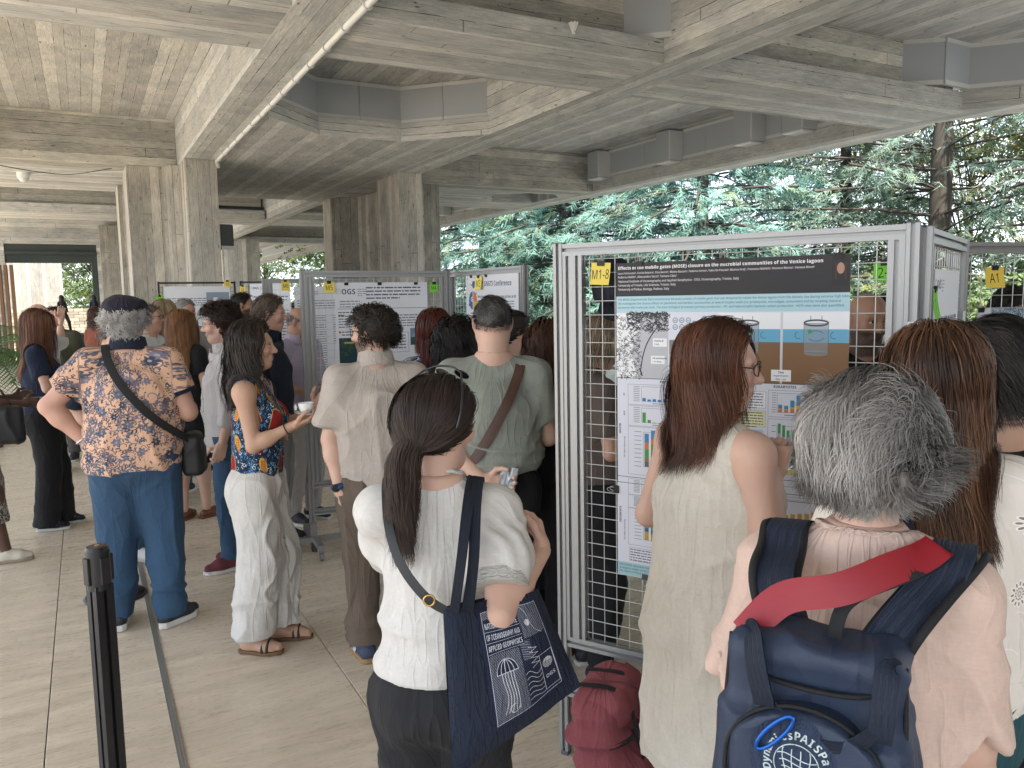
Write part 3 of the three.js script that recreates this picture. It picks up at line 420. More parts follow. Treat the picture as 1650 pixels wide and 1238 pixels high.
clip(farR, 0.135, 1.715, clipOn('the blank edge of the speckled print')); clip(farR, 0.365, 1.715, clipOn('the far corner of the speckled print'));
// ---------- fittings ----------
{
  const p = thing('conduit_pipe', 'white conduit pipe clipped along the ceiling beam', 'pipe');
  mesh('pipe', merge([bar([1.835, 3.765, -12.42], [1.835, 3.765, 5.9], 0.026, 10), bar([1.835, 3.765, -12.42], [1.87, 3.7, -12.52], 0.026, 10)]), M.white, p);
  const bg = merge([new THREE.TorusGeometry(0.032, 0.006, 6, 14), box(-0.012, 0.012, 0.028, 0.05, -0.006, 0.006), bar([-0.03, 0.0, 0], [-0.062, 0.03, 0], 0.004, 5)]);
  for (let z = -12.2; z < 0; z += 0.52) mesh('bracket', bg, M.trim, p).position.set(1.835, 3.765, z);
  const d = thing('dome_camera', 'small white dome fixture under the far ceiling slab', 'camera', [-0.7, 3.72, -14.9]);
  mesh('housing', new THREE.CylinderGeometry(0.09, 0.09, 0.08, 20).translate(0, 0.04, 0), M.white, d); mesh('dome', new THREE.SphereGeometry(0.075, 20, 12, 0, 7, Math.PI / 2, Math.PI / 2), std(0xdddddd, 0.2), d); mesh('conduit', bar([0.09, 0.06, 0], [1.45, 0.06, 0.9], 0.01), M.trim, d);
  const w = thing('ceiling_socket', 'white fluted plastic fitting stuck to the beam edge', 'fitting', [3.69, 3.97, -5.755]);
  mesh('cup', new THREE.CylinderGeometry(0.03, 0.014, 0.06, 9, 1, true), M.white, w); mesh('neck', new THREE.CylinderGeometry(0.012, 0.016, 0.03, 10).translate(0, -0.045, 0), M.white, w);
  for (let k = 0; k < 7; k++) mesh('fin', bar([0.014 * Math.cos(k * 0.9), -0.03, 0.014 * Math.sin(k * 0.9)], [0.036 * Math.cos(k * 0.9), 0.035, 0.036 * Math.sin(k * 0.9)], 0.006, 6, 0.008), M.white, w);
  const e = thing('speaker_box', 'dark wedge loudspeaker fixed to the concrete column', 'loudspeaker', [1.95, 2.72, -12.75]);
  mesh('housing', prism([[-0.1, 0], [0.12, 0], [0.06, 0.2], [-0.1, 0.22]], -0.14, 0.16), M.darkMetal, e); mesh('grille', box(-0.08, 0.1, -0.2, -0.15, 0, 0.16), clipSteel, e);
  const cb = thing('hanging_cable', 'thin dark cable looping under the far beam', 'cable'); mesh('cable', tube([[-1.4, 3.78, -13.4], [-0.8, 3.66, -13.38], [-0.1, 3.6, -13.38], [0.5, 3.72, -13.4]], 0.006, 30, 5), M.darkMetal, cb);
  const ln = thing('tube_lamp', 'dark tube lamp under the ceiling beyond the column', 'lamp', [3.0, 3.74, -18.6]); mesh('housing', box(-1.0, 0.7, 0, 0.06, -0.06, 0.06), M.darkMetal, ln); mesh('tube', bar([-0.95, -0.02, 0], [0.65, -0.02, 0], 0.015), M.trim, ln);
}
// queue posts
function stanchion(x, z, label) {
  const s = thing('queue_post', label, 'queue post', [x, 0, z], 0, 'black queue posts');
  const bl = std(new THREE.Color().setRGB(0.012, 0.012, 0.013), 0.32);
  mesh('base', new THREE.LatheGeometry([[0, 0], [0.175, 0], [0.178, 0.008], [0.16, 0.02], [0.06, 0.034], [0.04, 0.05], [0, 0.05]].map((p) => new THREE.Vector2(...p)), 40), bl, s);
  mesh('pole', upright(0.06, 0.06, 0.84, 1, 1).translate(0, 0.03, 0), bl, s).rotation.y = 0.5;
  const h = mesh('head', merge([new THREE.CylinderGeometry(0.037, 0.037, 0.13, 28).translate(0, 0.92, 0), new THREE.CylinderGeometry(0.032, 0.037, 0.012, 28).translate(0, 0.991, 0)]), bl, s);
  for (let k = 0; k < 4; k++) mesh('belt_slot', new RoundedBoxGeometry(0.03, 0.09, 0.012, 2, 0.003).translate(0, 0.92, 0.038).rotateY(k * Math.PI / 2 + 0.5), M.black, h);
  mesh('label_disc', new THREE.CylinderGeometry(0.024, 0.024, 0.002, 24).translate(0, 0.998, 0), std(new THREE.Color().setRGB(0.1, 0.05, 0.035), 0.5), h);
  mesh('screw', new THREE.CylinderGeometry(0.008, 0.008, 0.003, 12).translate(0, 1.0, 0), clipSteel, h);
}
stanchion(-0.012, -2.88, 'black queue post standing alone on the floor strip side'); stanchion(0.06, -5.28, 'black queue post behind the man in the patterned shirt');
// potted palms, pedestal with two walking figures, wall beyond the doorway
function palm(x, z, h, n, label, seed) {
  const r = rngOf(seed), t = thing('potted_palm', label, 'palm', [x, 0, z], 0, 'potted palms by the far doorway');
  mesh('pot', new THREE.LatheGeometry([[0, 0], [0.16, 0], [0.22, 0.4], [0.24, 0.42], [0.21, 0.42], [0.2, 0.38], [0, 0.38]].map((p) => new THREE.Vector2(...p)), 24), std(new THREE.Color().setRGB(0.25, 0.1, 0.05), 0.8), t);
  mesh('stem', bar([0, 0.3, 0], [0, h * 0.55, 0], 0.05, 8, 0.03), std(new THREE.Color().setRGB(0.1, 0.08, 0.04), 0.9), t);
  const gm = std(new THREE.Color().setRGB(0.06, 0.14, 0.035), 0.55, { side: THREE.DoubleSide });
  for (let k = 0; k < n; k++) {
    const a = k * 2.4 + r(), L = rr(0.7, 1.1, r), up = rr(0.25, 0.9, r), pos = [], nor = [], P = (s) => V3(Math.cos(a) * L * s, h * 0.55 + up * s * 1.1 - 0.9 * s * s * (1 - up * 0.5), Math.sin(a) * L * s);
    for (let i = 3; i < 22; i++) for (const sd of [-1, 1]) { const s = i / 22, c = P(s), d = P(s + 0.02).sub(c).normalize(), sde = V3(-Math.sin(a), 0, Math.cos(a)).multiplyScalar(sd), len = 0.34 * Math.sin(s * 3) + 0.05, tip = c.clone().addScaledVector(sde, len).addScaledVector(d, len * 0.7).add(V3(0, -len * 0.25, 0)), w = d.clone().multiplyScalar(0.014); pos.push(...c.clone().sub(w).toArray(), ...c.clone().add(w).toArray(), ...tip.toArray()); }
    const g = new THREE.BufferGeometry(); g.setAttribute('position', new THREE.Float32BufferAttribute(pos, 3)); g.computeVertexNormals(); g.setAttribute('uv', new THREE.Float32BufferAttribute(new Float32Array(pos.length / 3 * 2), 2));
    mesh('frond', merge([g, tube([P(0), P(0.35), P(0.7), P(1)], 0.007, 8, 4)]), gm, t);
  }
}
palm(-1.15, -11.6, 2.0, 13, 'green potted palm behind the woman in the navy shirt', 3); palm(-0.45, -13.4, 1.65, 12, 'low green potted palm near the dark pedestal', 8);
{
  const t = thing('pedestal_table', 'dark blue cloth covered table carrying the walking figures', 'table', [-0.12, 0, -17]); mesh('cloth', new RoundedBoxGeometry(1.1, 1.15, 0.7, 2, 0.02).translate(0, 0.575, 0), std(new THREE.Color().setRGB(0.035, 0.05, 0.085), 0.9), t); mesh('top', box(-0.57, 0.57, 1.15, 1.17, -0.37, 0.37), std(new THREE.Color().setRGB(0.05, 0.06, 0.09), 0.7), t);
  const w = thing('garden_wall', 'pale board-marked concrete wall outside the far doorway', 'wall'); mesh('wall_face', grainUV(box(-8, -0.6, 0, 5.2, -33.4, -33), 'y'), std(new THREE.Color().setRGB(0.42, 0.41, 0.39), 0.95, texA), w); mesh('coping', box(-8.05, -0.55, 5.2, 5.3, -33.45, -32.95), M.trim, w);
  const lw = thing('low_brick_wall', 'low weathered brick wall outside the far doorway', 'wall'), bm = [0.2, 0.26, 0.16].map((v) => std(new THREE.Color().setRGB(v * 1.1, v, v * 0.8), 0.95)), bgeo = new RoundedBoxGeometry(0.29, 0.1, 0.2, 1, 0.008);
  mesh('mortar', box(-2.9, 2.6, 0, 1.5, -31.1, -30.95), std(new THREE.Color().setRGB(0.1, 0.1, 0.09), 1), lw);
  for (let j = 0; j < 14; j++) for (let i = 0; i < 18; i++) mesh('brick', bgeo, bm[(i * 7 + j * 5) % 3], lw).position.set(-2.7 + i * 0.3 + (j % 2) * 0.15, 0.06 + j * 0.107, -30.95 + rr(-0.006, 0.006));
}
// ---------- smooth solids: joined round bones meshed on a grid ----------
const smin = (a, b, k) => { if (k <= 0) return Math.min(a, b); const h = Math.max(k - Math.abs(a - b), 0) / k; return Math.min(a, b) - h * h * k * 0.25; };
function cap(a, b, ra, rb = ra, k = 0.03, fz = 1) {
  const [ax, ay, az] = a, dx = b[0] - ax, dy = b[1] - ay, dz = (b[2] - az) / fz, L = dx * dx + dy * dy + dz * dz || 1e-9, m = Math.min(1, fz);
  return { k, R: Math.hypot(dx, dy, dz * fz) / 2 + Math.max(ra, rb) * Math.max(1, fz), c: [ax + dx / 2, ay + dy / 2, az + dz * fz / 2], d(x, y, z) { x -= ax; y -= ay; z = (z - az) / fz; let t = (x * dx + y * dy + z * dz) / L; t = t < 0 ? 0 : t > 1 ? 1 : t; x -= dx * t; y -= dy * t; z -= dz * t; return (Math.sqrt(x * x + y * y + z * z) - ra - (rb - ra) * t) * m; } };
}
function ell(c, r, k = 0.03, rot) {   // rot: 9 numbers, rows are the local axes
  const [cx, cy, cz] = c, [rx, ry, rz] = r;
  return { k, R: Math.max(rx, ry, rz), c, d(x, y, z) { x -= cx; y -= cy; z -= cz; if (rot) { const X = rot[0] * x + rot[1] * y + rot[2] * z, Y = rot[3] * x + rot[4] * y + rot[5] * z; z = rot[6] * x + rot[7] * y + rot[8] * z; x = X; y = Y; } x /= rx; y /= ry; z /= rz; const k0 = Math.sqrt(x * x + y * y + z * z); if (k0 < 1e-6) return -Math.min(rx, ry, rz); const k1 = Math.sqrt(x * x / rx / rx + y * y / ry / ry + z * z / rz / rz); return k0 * (k0 - 1) / k1; } };
}
function ecyl(y0, y1, c0, c1, r0, r1, k = 0.03, rd = 0.01, bulge = 0) {   // upright tapering oval tube
  const m = Math.min(r0[0], r0[1], r1[0], r1[1]);
  return { k, R: Math.hypot((y1 - y0) / 2, Math.max(...r0, ...r1) + Math.abs(bulge)) + Math.abs(c1[0] - c0[0]) + Math.abs(c1[1] - c0[1]), c: [(c0[0] + c1[0]) / 2, (y0 + y1) / 2, (c0[1] + c1[1]) / 2], d(x, y, z) { const t = clamp((y - y0) / (y1 - y0), 0, 1), s = bulge * 4 * t * (1 - t), X = (x - lerp(c0[0], c1[0], t)) / (lerp(r0[0], r1[0], t) + s), Z = (z - lerp(c0[1], c1[1], t)) / (lerp(r0[1], r1[1], t) + s), a = (Math.sqrt(X * X + Z * Z) - 1) * m, b = Math.max(y0 - y, y - y1); return a > -rd && b > -rd ? Math.hypot(a + rd, b + rd) - rd : Math.max(a, b); } };
}
function rbox(c, h, rd, k = 0.01, rot) {
  const [cx, cy, cz] = c; return { k, R: Math.hypot(...h), c, d(x, y, z) { x -= cx; y -= cy; z -= cz; if (rot) { const X = rot[0] * x + rot[1] * y + rot[2] * z, Y = rot[3] * x + rot[4] * y + rot[5] * z; z = rot[6] * x + rot[7] * y + rot[8] * z; x = X; y = Y; } const a = Math.abs(x) - h[0] + rd, b = Math.abs(y) - h[1] + rd, e = Math.abs(z) - h[2] + rd; return Math.hypot(Math.max(a, 0), Math.max(b, 0), Math.max(e, 0)) + Math.min(Math.max(a, b, e), 0) - rd; } };
}
const sub = (p) => ({ ...p, op: 1 });                                           // taken away
const below = (h) => ({ op: 2, k: 0.006, d: (x, y) => y - h }), above = (h) => ({ op: 2, k: 0.006, d: (x, y) => h - y });
const cutBy = (f, k = 0.006) => ({ op: 2, k, d: f });
function field(list) { return (x, y, z) => { let d = 1e3; for (let i = 0; i < list.length; i++) { const p = list[i], q = p.d(x, y, z); d = !p.op ? smin(d, q, p.k) : p.op === 1 ? -smin(-d, q, p.k) : -smin(-d, -q, p.k); } return d; }; }
function solid(list, cell, { disp, uv, color, lo, hi } = {}) {
  const mn = [1e9, 1e9, 1e9], mx = [-1e9, -1e9, -1e9];
  for (const p of list) if (!p.op) for (let i = 0; i < 3; i++) { mn[i] = Math.min(mn[i], p.c[i] - p.R); mx[i] = Math.max(mx[i], p.c[i] + p.R); }
  if (lo) for (let i = 0; i < 3; i++) { mn[i] = Math.max(mn[i], lo[i]); mx[i] = Math.min(mx[i], hi[i]); }
  const B = 6, n = mn.map((v, i) => Math.ceil((mx[i] - v + 4 * cell) / cell / B) * B + 1), o = mn.map((v) => v - 2 * cell), [nx, ny, nz] = n;
  const val = new Float32Array(nx * ny * nz).fill(1e9), all = field(list), rB = cell * B * 0.87, cells = [], S1 = nx, S2 = nx * ny;
  for (let bz = 0; bz < nz - 1; bz += B) for (let by = 0; by < ny - 1; by += B) for (let bx = 0; bx < nx - 1; bx += B) {
    const cx = o[0] + (bx + B / 2) * cell, cy = o[1] + (by + B / 2) * cell, cz = o[2] + (bz + B / 2) * cell, dc = all(cx, cy, cz);
    if (Math.abs(dc) > rB * 1.5 + 0.012) continue;
    const f = field(list.filter((p) => p.op || p.d(cx, cy, cz) < Math.max(dc, 0) + 2.2 * rB + p.k + 0.01));
    for (let z = bz; z <= bz + B; z++) for (let y = by; y <= by + B; y++) for (let x = bx; x <= bx + B; x++) { const q = z * S2 + y * S1 + x; if (val[q] > 1e8) val[q] = f(o[0] + x * cell, o[1] + y * cell, o[2] + z * cell); }
    cells.push([bx, by, bz]);
  }
  const id = new Int32Array(nx * ny * nz).fill(-1), pos = [], idx = [], offs = [0, 1, S1, S1 + 1, S2, S2 + 1, S2 + S1, S2 + S1 + 1];
  const E = [[0, 1], [2, 3], [4, 5], [6, 7], [0, 2], [1, 3], [4, 6], [5, 7], [0, 4], [1, 5], [2, 6], [3, 7]];
  for (const [bx, by, bz] of cells) for (let z = bz; z < bz + B; z++) for (let y = by; y < by + B; y++) for (let x = bx; x < bx + B; x++) {
    const q = z * S2 + y * S1 + x; let m = 0; for (let k = 0; k < 8; k++) if (val[q + offs[k]] < 0) m++;
    if (m === 0 || m === 8) continue;
    let sx = 0, sy = 0, sz = 0, c = 0;
    for (const [a, b] of E) { const va = val[q + offs[a]], vb = val[q + offs[b]]; if ((va < 0) === (vb < 0)) continue; const t = va / (va - vb); sx += (a & 1) + ((b & 1) - (a & 1)) * t; sy += (a >> 1 & 1) + ((b >> 1 & 1) - (a >> 1 & 1)) * t; sz += (a >> 2) + ((b >> 2) - (a >> 2)) * t; c++; }
    id[q] = pos.length / 3; pos.push(o[0] + (x + sx / c) * cell, o[1] + (y + sy / c) * cell, o[2] + (z + sz / c) * cell);
  }
  for (const [bx, by, bz] of cells) for (let z = bz; z < bz + B; z++) for (let y = by; y < by + B; y++) for (let x = bx; x < bx + B; x++) {
    const q = z * S2 + y * S1 + x, v = val[q] < 0;
    for (let a = 0; a < 3; a++) {
      const st = a === 0 ? 1 : a === 1 ? S1 : S2, u = a === 0 ? S1 : a === 1 ? S2 : 1, w = a === 0 ? S2 : a === 1 ? 1 : S1; if ((val[q + st] < 0) === v || val[q + st] > 1e8) continue;
      const i0 = id[q], i1 = id[q - u], i2 = id[q - u - w], i3 = id[q - w]; if (i0 < 0 || !(i1 >= 0) || !(i2 >= 0) || !(i3 >= 0)) continue;
      if (v) idx.push(i0, i1, i2, i0, i2, i3); else idx.push(i0, i2, i1, i0, i3, i2);
    }
  }
  const g = new THREE.BufferGeometry(), N = pos.length / 3; g.setAttribute('position', new THREE.Float32BufferAttribute(pos, 3)); g.setIndex(idx); g.computeVertexNormals();
  if (disp) { const P = g.attributes.position, Nn = g.attributes.normal; for (let i = 0; i < N; i++) { const x = P.getX(i), y = P.getY(i), z = P.getZ(i), h = disp(x, y, z, Nn.getX(i), Nn.getY(i), Nn.getZ(i)); P.setXYZ(i, x + Nn.getX(i) * h, y + Nn.getY(i) * h, z + Nn.getZ(i) * h); } g.computeVertexNormals(); }
  const U = new Float32Array(N * 2); for (let i = 0; i < N; i++) { const u = uv ? uv(pos[i * 3], pos[i * 3 + 1], pos[i * 3 + 2]) : [Math.atan2(pos[i * 3], -pos[i * 3 + 2]) * 0.18, pos[i * 3 + 1]]; U[i * 2] = u[0]; U[i * 2 + 1] = u[1]; } g.setAttribute('uv', new THREE.BufferAttribute(U, 2));
  if (color) { const Cc = new Float32Array(N * 3); for (let i = 0; i < N; i++) { const c = color(pos[i * 3], pos[i * 3 + 1], pos[i * 3 + 2]); Cc.set(c, i * 3); } g.setAttribute('color', new THREE.BufferAttribute(Cc, 3)); }
  return g;
}
function fuse(gs) {   // joins indexed geometries that carry the same attributes
  return mergeGeometries(gs);
}
// ---------- people ----------
const add3 = (a, b, s = 1) => [a[0] + b[0] * s, a[1] + b[1] * s, a[2] + b[2] * s], unit = (a) => { const l = Math.hypot(...a) || 1; return [a[0] / l, a[1] / l, a[2] / l]; }, cross3 = (a, b) => [a[1] * b[2] - a[2] * b[1], a[2] * b[0] - a[0] * b[2], a[0] * b[1] - a[1] * b[0]], dot3 = (a, b) => a[0] * b[0] + a[1] * b[1] + a[2] * b[2];
const lin = (r, g, b) => new THREE.Color().setRGB(r, g, b);
const SKIN = { fair: [0.6, 0.375, 0.285], rosy: [0.56, 0.32, 0.24], warm: [0.5, 0.3, 0.205], tan: [0.4, 0.225, 0.15], dark: [0.1, 0.05, 0.035] };
const skinM = new THREE.MeshPhysicalMaterial({ vertexColors: true, roughness: 0.55, sheen: 0.1, sheenColor: lin(0.6, 0.3, 0.25), sheenRoughness: 0.5 });
const hairM = new THREE.MeshPhysicalMaterial({ vertexColors: true, roughness: 0.48, side: THREE.DoubleSide, specularIntensity: 0.55 });
// woven cloth with pressed creases; one sheet is 0.5 m wide
const weave = pixTex(512, 512, (x, y) => {
  const an = x / 512 * 6.2832, ca = Math.cos(an) * 1.5, sa = Math.sin(an) * 1.5, v = y / 512, w = noise3(ca * 0.8, sa * 0.8, v * 2.2) * 0.9;
  const c1 = 1 - Math.abs(noise3(ca * 1.6 + w, sa * 1.6, v * 3.1 + w)), c2 = 1 - Math.abs(noise3(ca * 2.6 + 7, sa * 2.6 + w, v * 6 - w + 3)), m = clamp(noise3(ca, sa + 4, v * 2.5) + 0.55, 0, 1);
  const q = 96 + 92 * m * c1 ** 5 + 44 * (1 - m * 0.5) * c2 ** 7 + noise3(ca * 2, sa * 2, v * 5) * 22 + 5 * Math.sin(x * Math.PI / 1.5) * Math.sin(y * Math.PI / 1.5) + hash3(x, y, 3) * 6; return [q, q, q]; }, false);
weave.wrapT = THREE.MirroredRepeatWrapping;
const mottle = pixTex(256, 256, (x, y) => { const a = x / 256 * 6.2832, b = y / 256 * 6.2832, n = fbm(Math.cos(a) * 2 + 9, Math.sin(a) * 2 + Math.cos(b) * 2, Math.sin(b) * 2, 4) * 7 + noise3(x * 0.9, y * 0.2, 3) * 4 + noise3(x * 0.2, y * 0.9, 5) * 4, v = 232 + n; return [v, v, v]; });
weave.repeat.set(2, 2); mottle.repeat.set(2.2, 2.2);
const cloth = (c, rough = 0.92, more = {}) => new THREE.MeshPhysicalMaterial({ color: lin(...c), roughness: rough, map: mottle, bumpMap: weave, bumpScale: 0.0105, sheen: 0.05, sheenColor: lin(0.5, 0.5, 0.5), sheenRoughness: 0.6, ...more });
const print = (map, rough = 0.85) => new THREE.MeshPhysicalMaterial({ map, roughness: rough, bumpMap: weave, bumpScale: 0.009 });
// soft folds: drag lines, hanging pleats, bunching near a height
const folds = (amp, seed, { fx = 8, fy = 1.5, bunch, bamp = 1, soft = 1 } = {}) => (x, y, z) => {
  const w = noise3(x * 2.2 + seed, y * 2.2, z * 2.2), sl = w * 0.22 * Math.sin(y * 5 + seed);   // fold lines wander and lean
  const a = noise3((x + sl) * fx + seed, y * fy, (z + sl) * fx), c = 1 - Math.abs(noise3((x - sl * 0.6) * fx * 0.8 + seed * 2, y * fy * 0.8 + 5, (z + sl) * fx * 0.8)), e = 1 - Math.abs(noise3(x * fx * 0.6 + y * 5 + seed * 3, y * 2.2 - x * 4, z * fx * 0.6));
  let h = amp * (0.8 * a * soft + 1.5 * (c ** 4 - 0.3) + 1.1 * (e ** 6 - 0.2) * (0.4 + 0.6 * clamp(w + 0.4, 0, 1)));
  if (bunch !== undefined) { const m = Math.exp(-(((y - bunch) / 0.1) ** 2)), v = 1 - Math.abs(noise3(x * 2.2 + seed, y * 15 + x * 3 * Math.sin(seed) + w * 1.5, z * 2.2)); h += amp * bamp * m * (1.5 * v ** 3 - 0.5); }
  return h;
};
function person(sp) {
  const { H = 1.7, sex = 'm', girth = 1, skin = 'fair', q = 1, seed = 1 } = sp, f = sex === 'f', s = H / 1.75, G = girth, sk = SKIN[skin];
  const g = thing('person', sp.label, 'person', [sp.at[0], 0, sp.at[1]], Math.PI - sp.face * Math.PI / 180, 'people in the exhibition hall');
  const cell = [0, 0.009, 0.012, 0.016][q], hcell = [0, 0.0042, 0.006, 0.009][q], S = (v) => v * s;
  const lean = sp.lean ?? 0, Lz = (y) => lean * Math.max(0, y - 0.52 * H);   // forward lean grows above the hips
  const pt = (x, y, z) => [x, y * H, z + Lz(y * H)];
  const sw = S((f ? 0.158 : 0.186) * (sp.shoulders ?? 1)), shY = 0.806 - (sp.slump ?? 0);
  const sh = { L: pt(sw, shY, -S(0.012)), R: pt(-sw, shY, -S(0.012)) }, hip = { L: pt(S(0.088), 0.515, 0), R: pt(-S(0.088), 0.515, 0) };
  const st = { L: [0.1, 0.02, 8], R: [0.1, 0.02, 8], ...(sp.feet ?? {}) }, knee = {}, ank = {};
  for (const [k, sg] of [['L', 1], ['R', -1]]) { const [fx, fz] = st[k]; ank[k] = [sg * fx, 0.052 * H, fz - 0.03]; const h = hip[k]; knee[k] = [lerp(h[0], ank[k][0], 0.48) + sg * 0.005, 0.285 * H, lerp(h[2], ank[k][2], 0.45) + S(0.035)]; }
  const arm = {};
  for (const [k, sg] of [['L', 1], ['R', -1]]) {
    const a = { u: [0.12, -1, 0.02], f: [0.05, -1, 0.18], ...(sp.arms?.[k] ?? {}) }, u = unit([a.u[0] * sg, a.u[1], a.u[2]]), fo = unit([a.f[0] * sg, a.f[1], a.f[2]]);
    const e = add3(sh[k], u, S(f ? 0.272 : 0.29)), w = add3(e, fo, S(f ? 0.228 : 0.248)); arm[k] = { ...a, e, w, u, fo, sg };
    arm[k].hd = unit(a.hd ? [a.hd[0] * sg, a.hd[1], a.hd[2]] : fo);
    let n = a.n ? [a.n[0] * sg, a.n[1], a.n[2]] : [-sg, 0, 0.1]; n = unit(add3(n, arm[k].hd, -dot3(n, arm[k].hd))); arm[k].pn = n;
  }
  // bare body
  const A = (f ? 0.85 : 1) * s * (sp.limb ?? 1), body = [], B = G * s;
  const hw = f ? 0.168 : 0.156, bel = sp.belly ?? 0;
  body.push(ell(pt(0, 0.535, -S(0.005)), [hw * B, S(0.12), 0.118 * B], 0.04), ell(pt(0, 0.615, S(0.008 + bel * 0.05)), [(f ? 0.125 : 0.145) * B + bel * 0.03, S(0.14), 0.105 * B + bel * 0.05], 0.06), ell(pt(0, 0.725, 0), [(f ? 0.138 : 0.162) * B, S(0.16), 0.112 * B], 0.06));
  body.push(cap(pt(sw * 0.93, shY + 0.002, -S(0.01)), pt(-sw * 0.93, shY + 0.002, -S(0.01)), S(0.052), S(0.052), 0.05));
  for (const sg of [1, -1]) { body.push(cap(pt(sw * 0.75 * sg, shY + 0.012, -S(0.015)), pt(0.02 * sg, 0.85, -S(0.02)), S(0.03), S(0.04), 0.05), ell(pt(S(0.068) * sg, 0.5, -S(0.05)), [0.088 * B, S(0.085), 0.085 * B], 0.05)); if (f) body.push(ell(pt(S(0.068) * sg, 0.722, S(0.085)), [S(0.06), S(0.062), S(0.06)], 0.05)); }
  for (const k of ['L', 'R']) {
    const a = arm[k]; body.push(cap(sh[k], a.e, 0.054 * A, 0.041 * A, 0.05), cap(a.e, add3(a.e, a.fo, S(0.08)), 0.041 * A, 0.041 * A, 0.02), cap(add3(a.e, a.fo, S(0.07)), a.w, 0.041 * A, 0.027 * A, 0.03));
    body.push(cap(hip[k], knee[k], 0.09 * B, 0.056 * B, 0.05), cap(knee[k], add3(knee[k], [0, -0.075 * H, -S(0.018)]), 0.052 * s, 0.056 * s, 0.03), cap(add3(knee[k], [0, -0.07 * H, -S(0.018)]), ank[k], 0.055 * s, 0.035 * s, 0.03));
  }
  // head frame
  const hy = -(sp.head?.[0] ?? 0) * Math.PI / 180, hp = (sp.head?.[1] ?? 0) * Math.PI / 180, hr = (sp.head?.[2] ?? 0) * Math.PI / 180, hm = new THREE.Matrix4().makeRotationFromEuler(new THREE.Euler(hp, hy, hr, 'YXZ')), E = hm.elements;
  const hs = (H * 0.129 / 0.225) * (sp.headScale ?? 1), X = [E[0], E[1], E[2]], Y = [E[4], E[5], E[6]], Z = [E[8], E[9], E[10]], rot = [...X, ...Y, ...Z], nb = pt(0, 0.862, -S(0.012));
  const piv = pt(0, 0.885, S(0.0)), hc = add3(add3(piv, Y, 0.052 * hs * 1.0), Z, 0.012 * hs); hc[1] += 0.936 * H - 0.885 * H - 0.052 * hs;
  const hpnt = (x, y, z) => [hc[0] + (X[0] * x + Y[0] * y + Z[0] * z) * hs, hc[1] + (X[1] * x + Y[1] * y + Z[1] * z) * hs, hc[2] + (X[2] * x + Y[2] * y + Z[2] * z) * hs];
  const inHead = (x, y, z) => { x -= hc[0]; y -= hc[1]; z -= hc[2]; return [(X[0] * x + X[1] * y + X[2] * z) / hs, (Y[0] * x + Y[1] * y + Y[2] * z) / hs, (Z[0] * x + Z[1] * y + Z[2] * z) / hs]; };
  const he = (c, r, k) => ell(hpnt(...c), r.map((v) => v * hs), k * hs, rot), hcap = (a, b, ra, rb, k) => cap(hpnt(...a), hpnt(...b), ra * hs, rb * hs, k * hs);
  const jw = f ? 0.9 : 1.02, neckR = f ? 0.047 : 0.06 * (0.85 + 0.15 * G);
  const neck = cap(nb, hpnt(0, -0.045, -0.022), S(neckR * 1.12), S(neckR), 0.04);
  const headL = [he([0, 0.03, -0.012], [0.074, 0.082, 0.093], 0.02), he([0, -0.03, 0.022], [0.057 * jw, 0.078, 0.064], 0.04), he([0, -0.09, 0.06], [0.024 * jw, 0.021, 0.02], 0.03), hcap([0, 0.012, 0.083], [0, -0.022, 0.104], 0.008, 0.0125, 0.014), hcap([-0.042, 0.03, 0.07], [0.042, 0.03, 0.07], 0.012, 0.012, 0.02), hcap([-0.017, -0.053, 0.083], [0.017, -0.053, 0.083], 0.007, 0.007, 0.008), hcap([-0.013, -0.063, 0.082], [0.013, -0.063, 0.082], 0.008, 0.008, 0.007)];
  for (const sg of [1, -1]) headL.push(hcap([0.05 * sg * jw, -0.05, 0.0], [0.022 * sg, -0.09, 0.048], 0.018, 0.016, 0.03), he([0.04 * sg, -0.018, 0.062], [0.024, 0.022, 0.02], 0.025), he([0.0125 * sg, -0.027, 0.092], [0.008, 0.007, 0.009], 0.008), he([0.077 * sg, -0.003, -0.006], [0.007, 0.031, 0.018], 0.006), he([0.083 * sg, 0.004, -0.012], [0.007, 0.026, 0.014], 0.008), sub(he([0.032 * sg, 0.012, 0.092], [0.016, 0.01, 0.013], 0.016)));
  headL.push(neck);
  const hairC = sp.hair?.c ?? [0.03, 0.02, 0.015], stub = sp.stubble ?? 0;
  const tint = (x, y, z) => {
    const n = 1 + 0.07 * fbm(x * 14 + seed, y * 14, z * 14, 3) * 2, c = [sk[0] * n, sk[1] * n * (1 + 0.02 * noise3(x * 30, y * 30, z * 30)), sk[2] * n];
    if (y > 0.84 * H) {
      const [a, b, e] = inHead(x, y, z);
      if (e > 0.03) { const lip = Math.exp(-(((b + 0.058) / 0.0085) ** 2) - ((a / 0.022) ** 2)); c[0] = lerp(c[0], sk[0] * 0.82, lip); c[1] = lerp(c[1], sk[1] * 0.5, lip); c[2] = lerp(c[2], sk[2] * 0.55, lip); const ck = 0.3 * Math.exp(-(((Math.abs(a) - 0.042) / 0.02) ** 2) - (((b + 0.018) / 0.022) ** 2)); c[1] *= 1 - ck * 0.5; c[2] *= 1 - ck * 0.5; }
      if (stub) { const m = stub * sstep(-0.02, -0.045, b + 0.25 * Math.max(0, 0.05 - e)) * sstep(-0.02, 0.02, e) * (0.75 + 0.5 * hash3(x * 900 | 0, y * 900 | 0, z * 900 | 0)); for (let i = 0; i < 3; i++) c[i] = lerp(c[i], hairC[i] * 1.6, clamp(m, 0, 0.9)); }
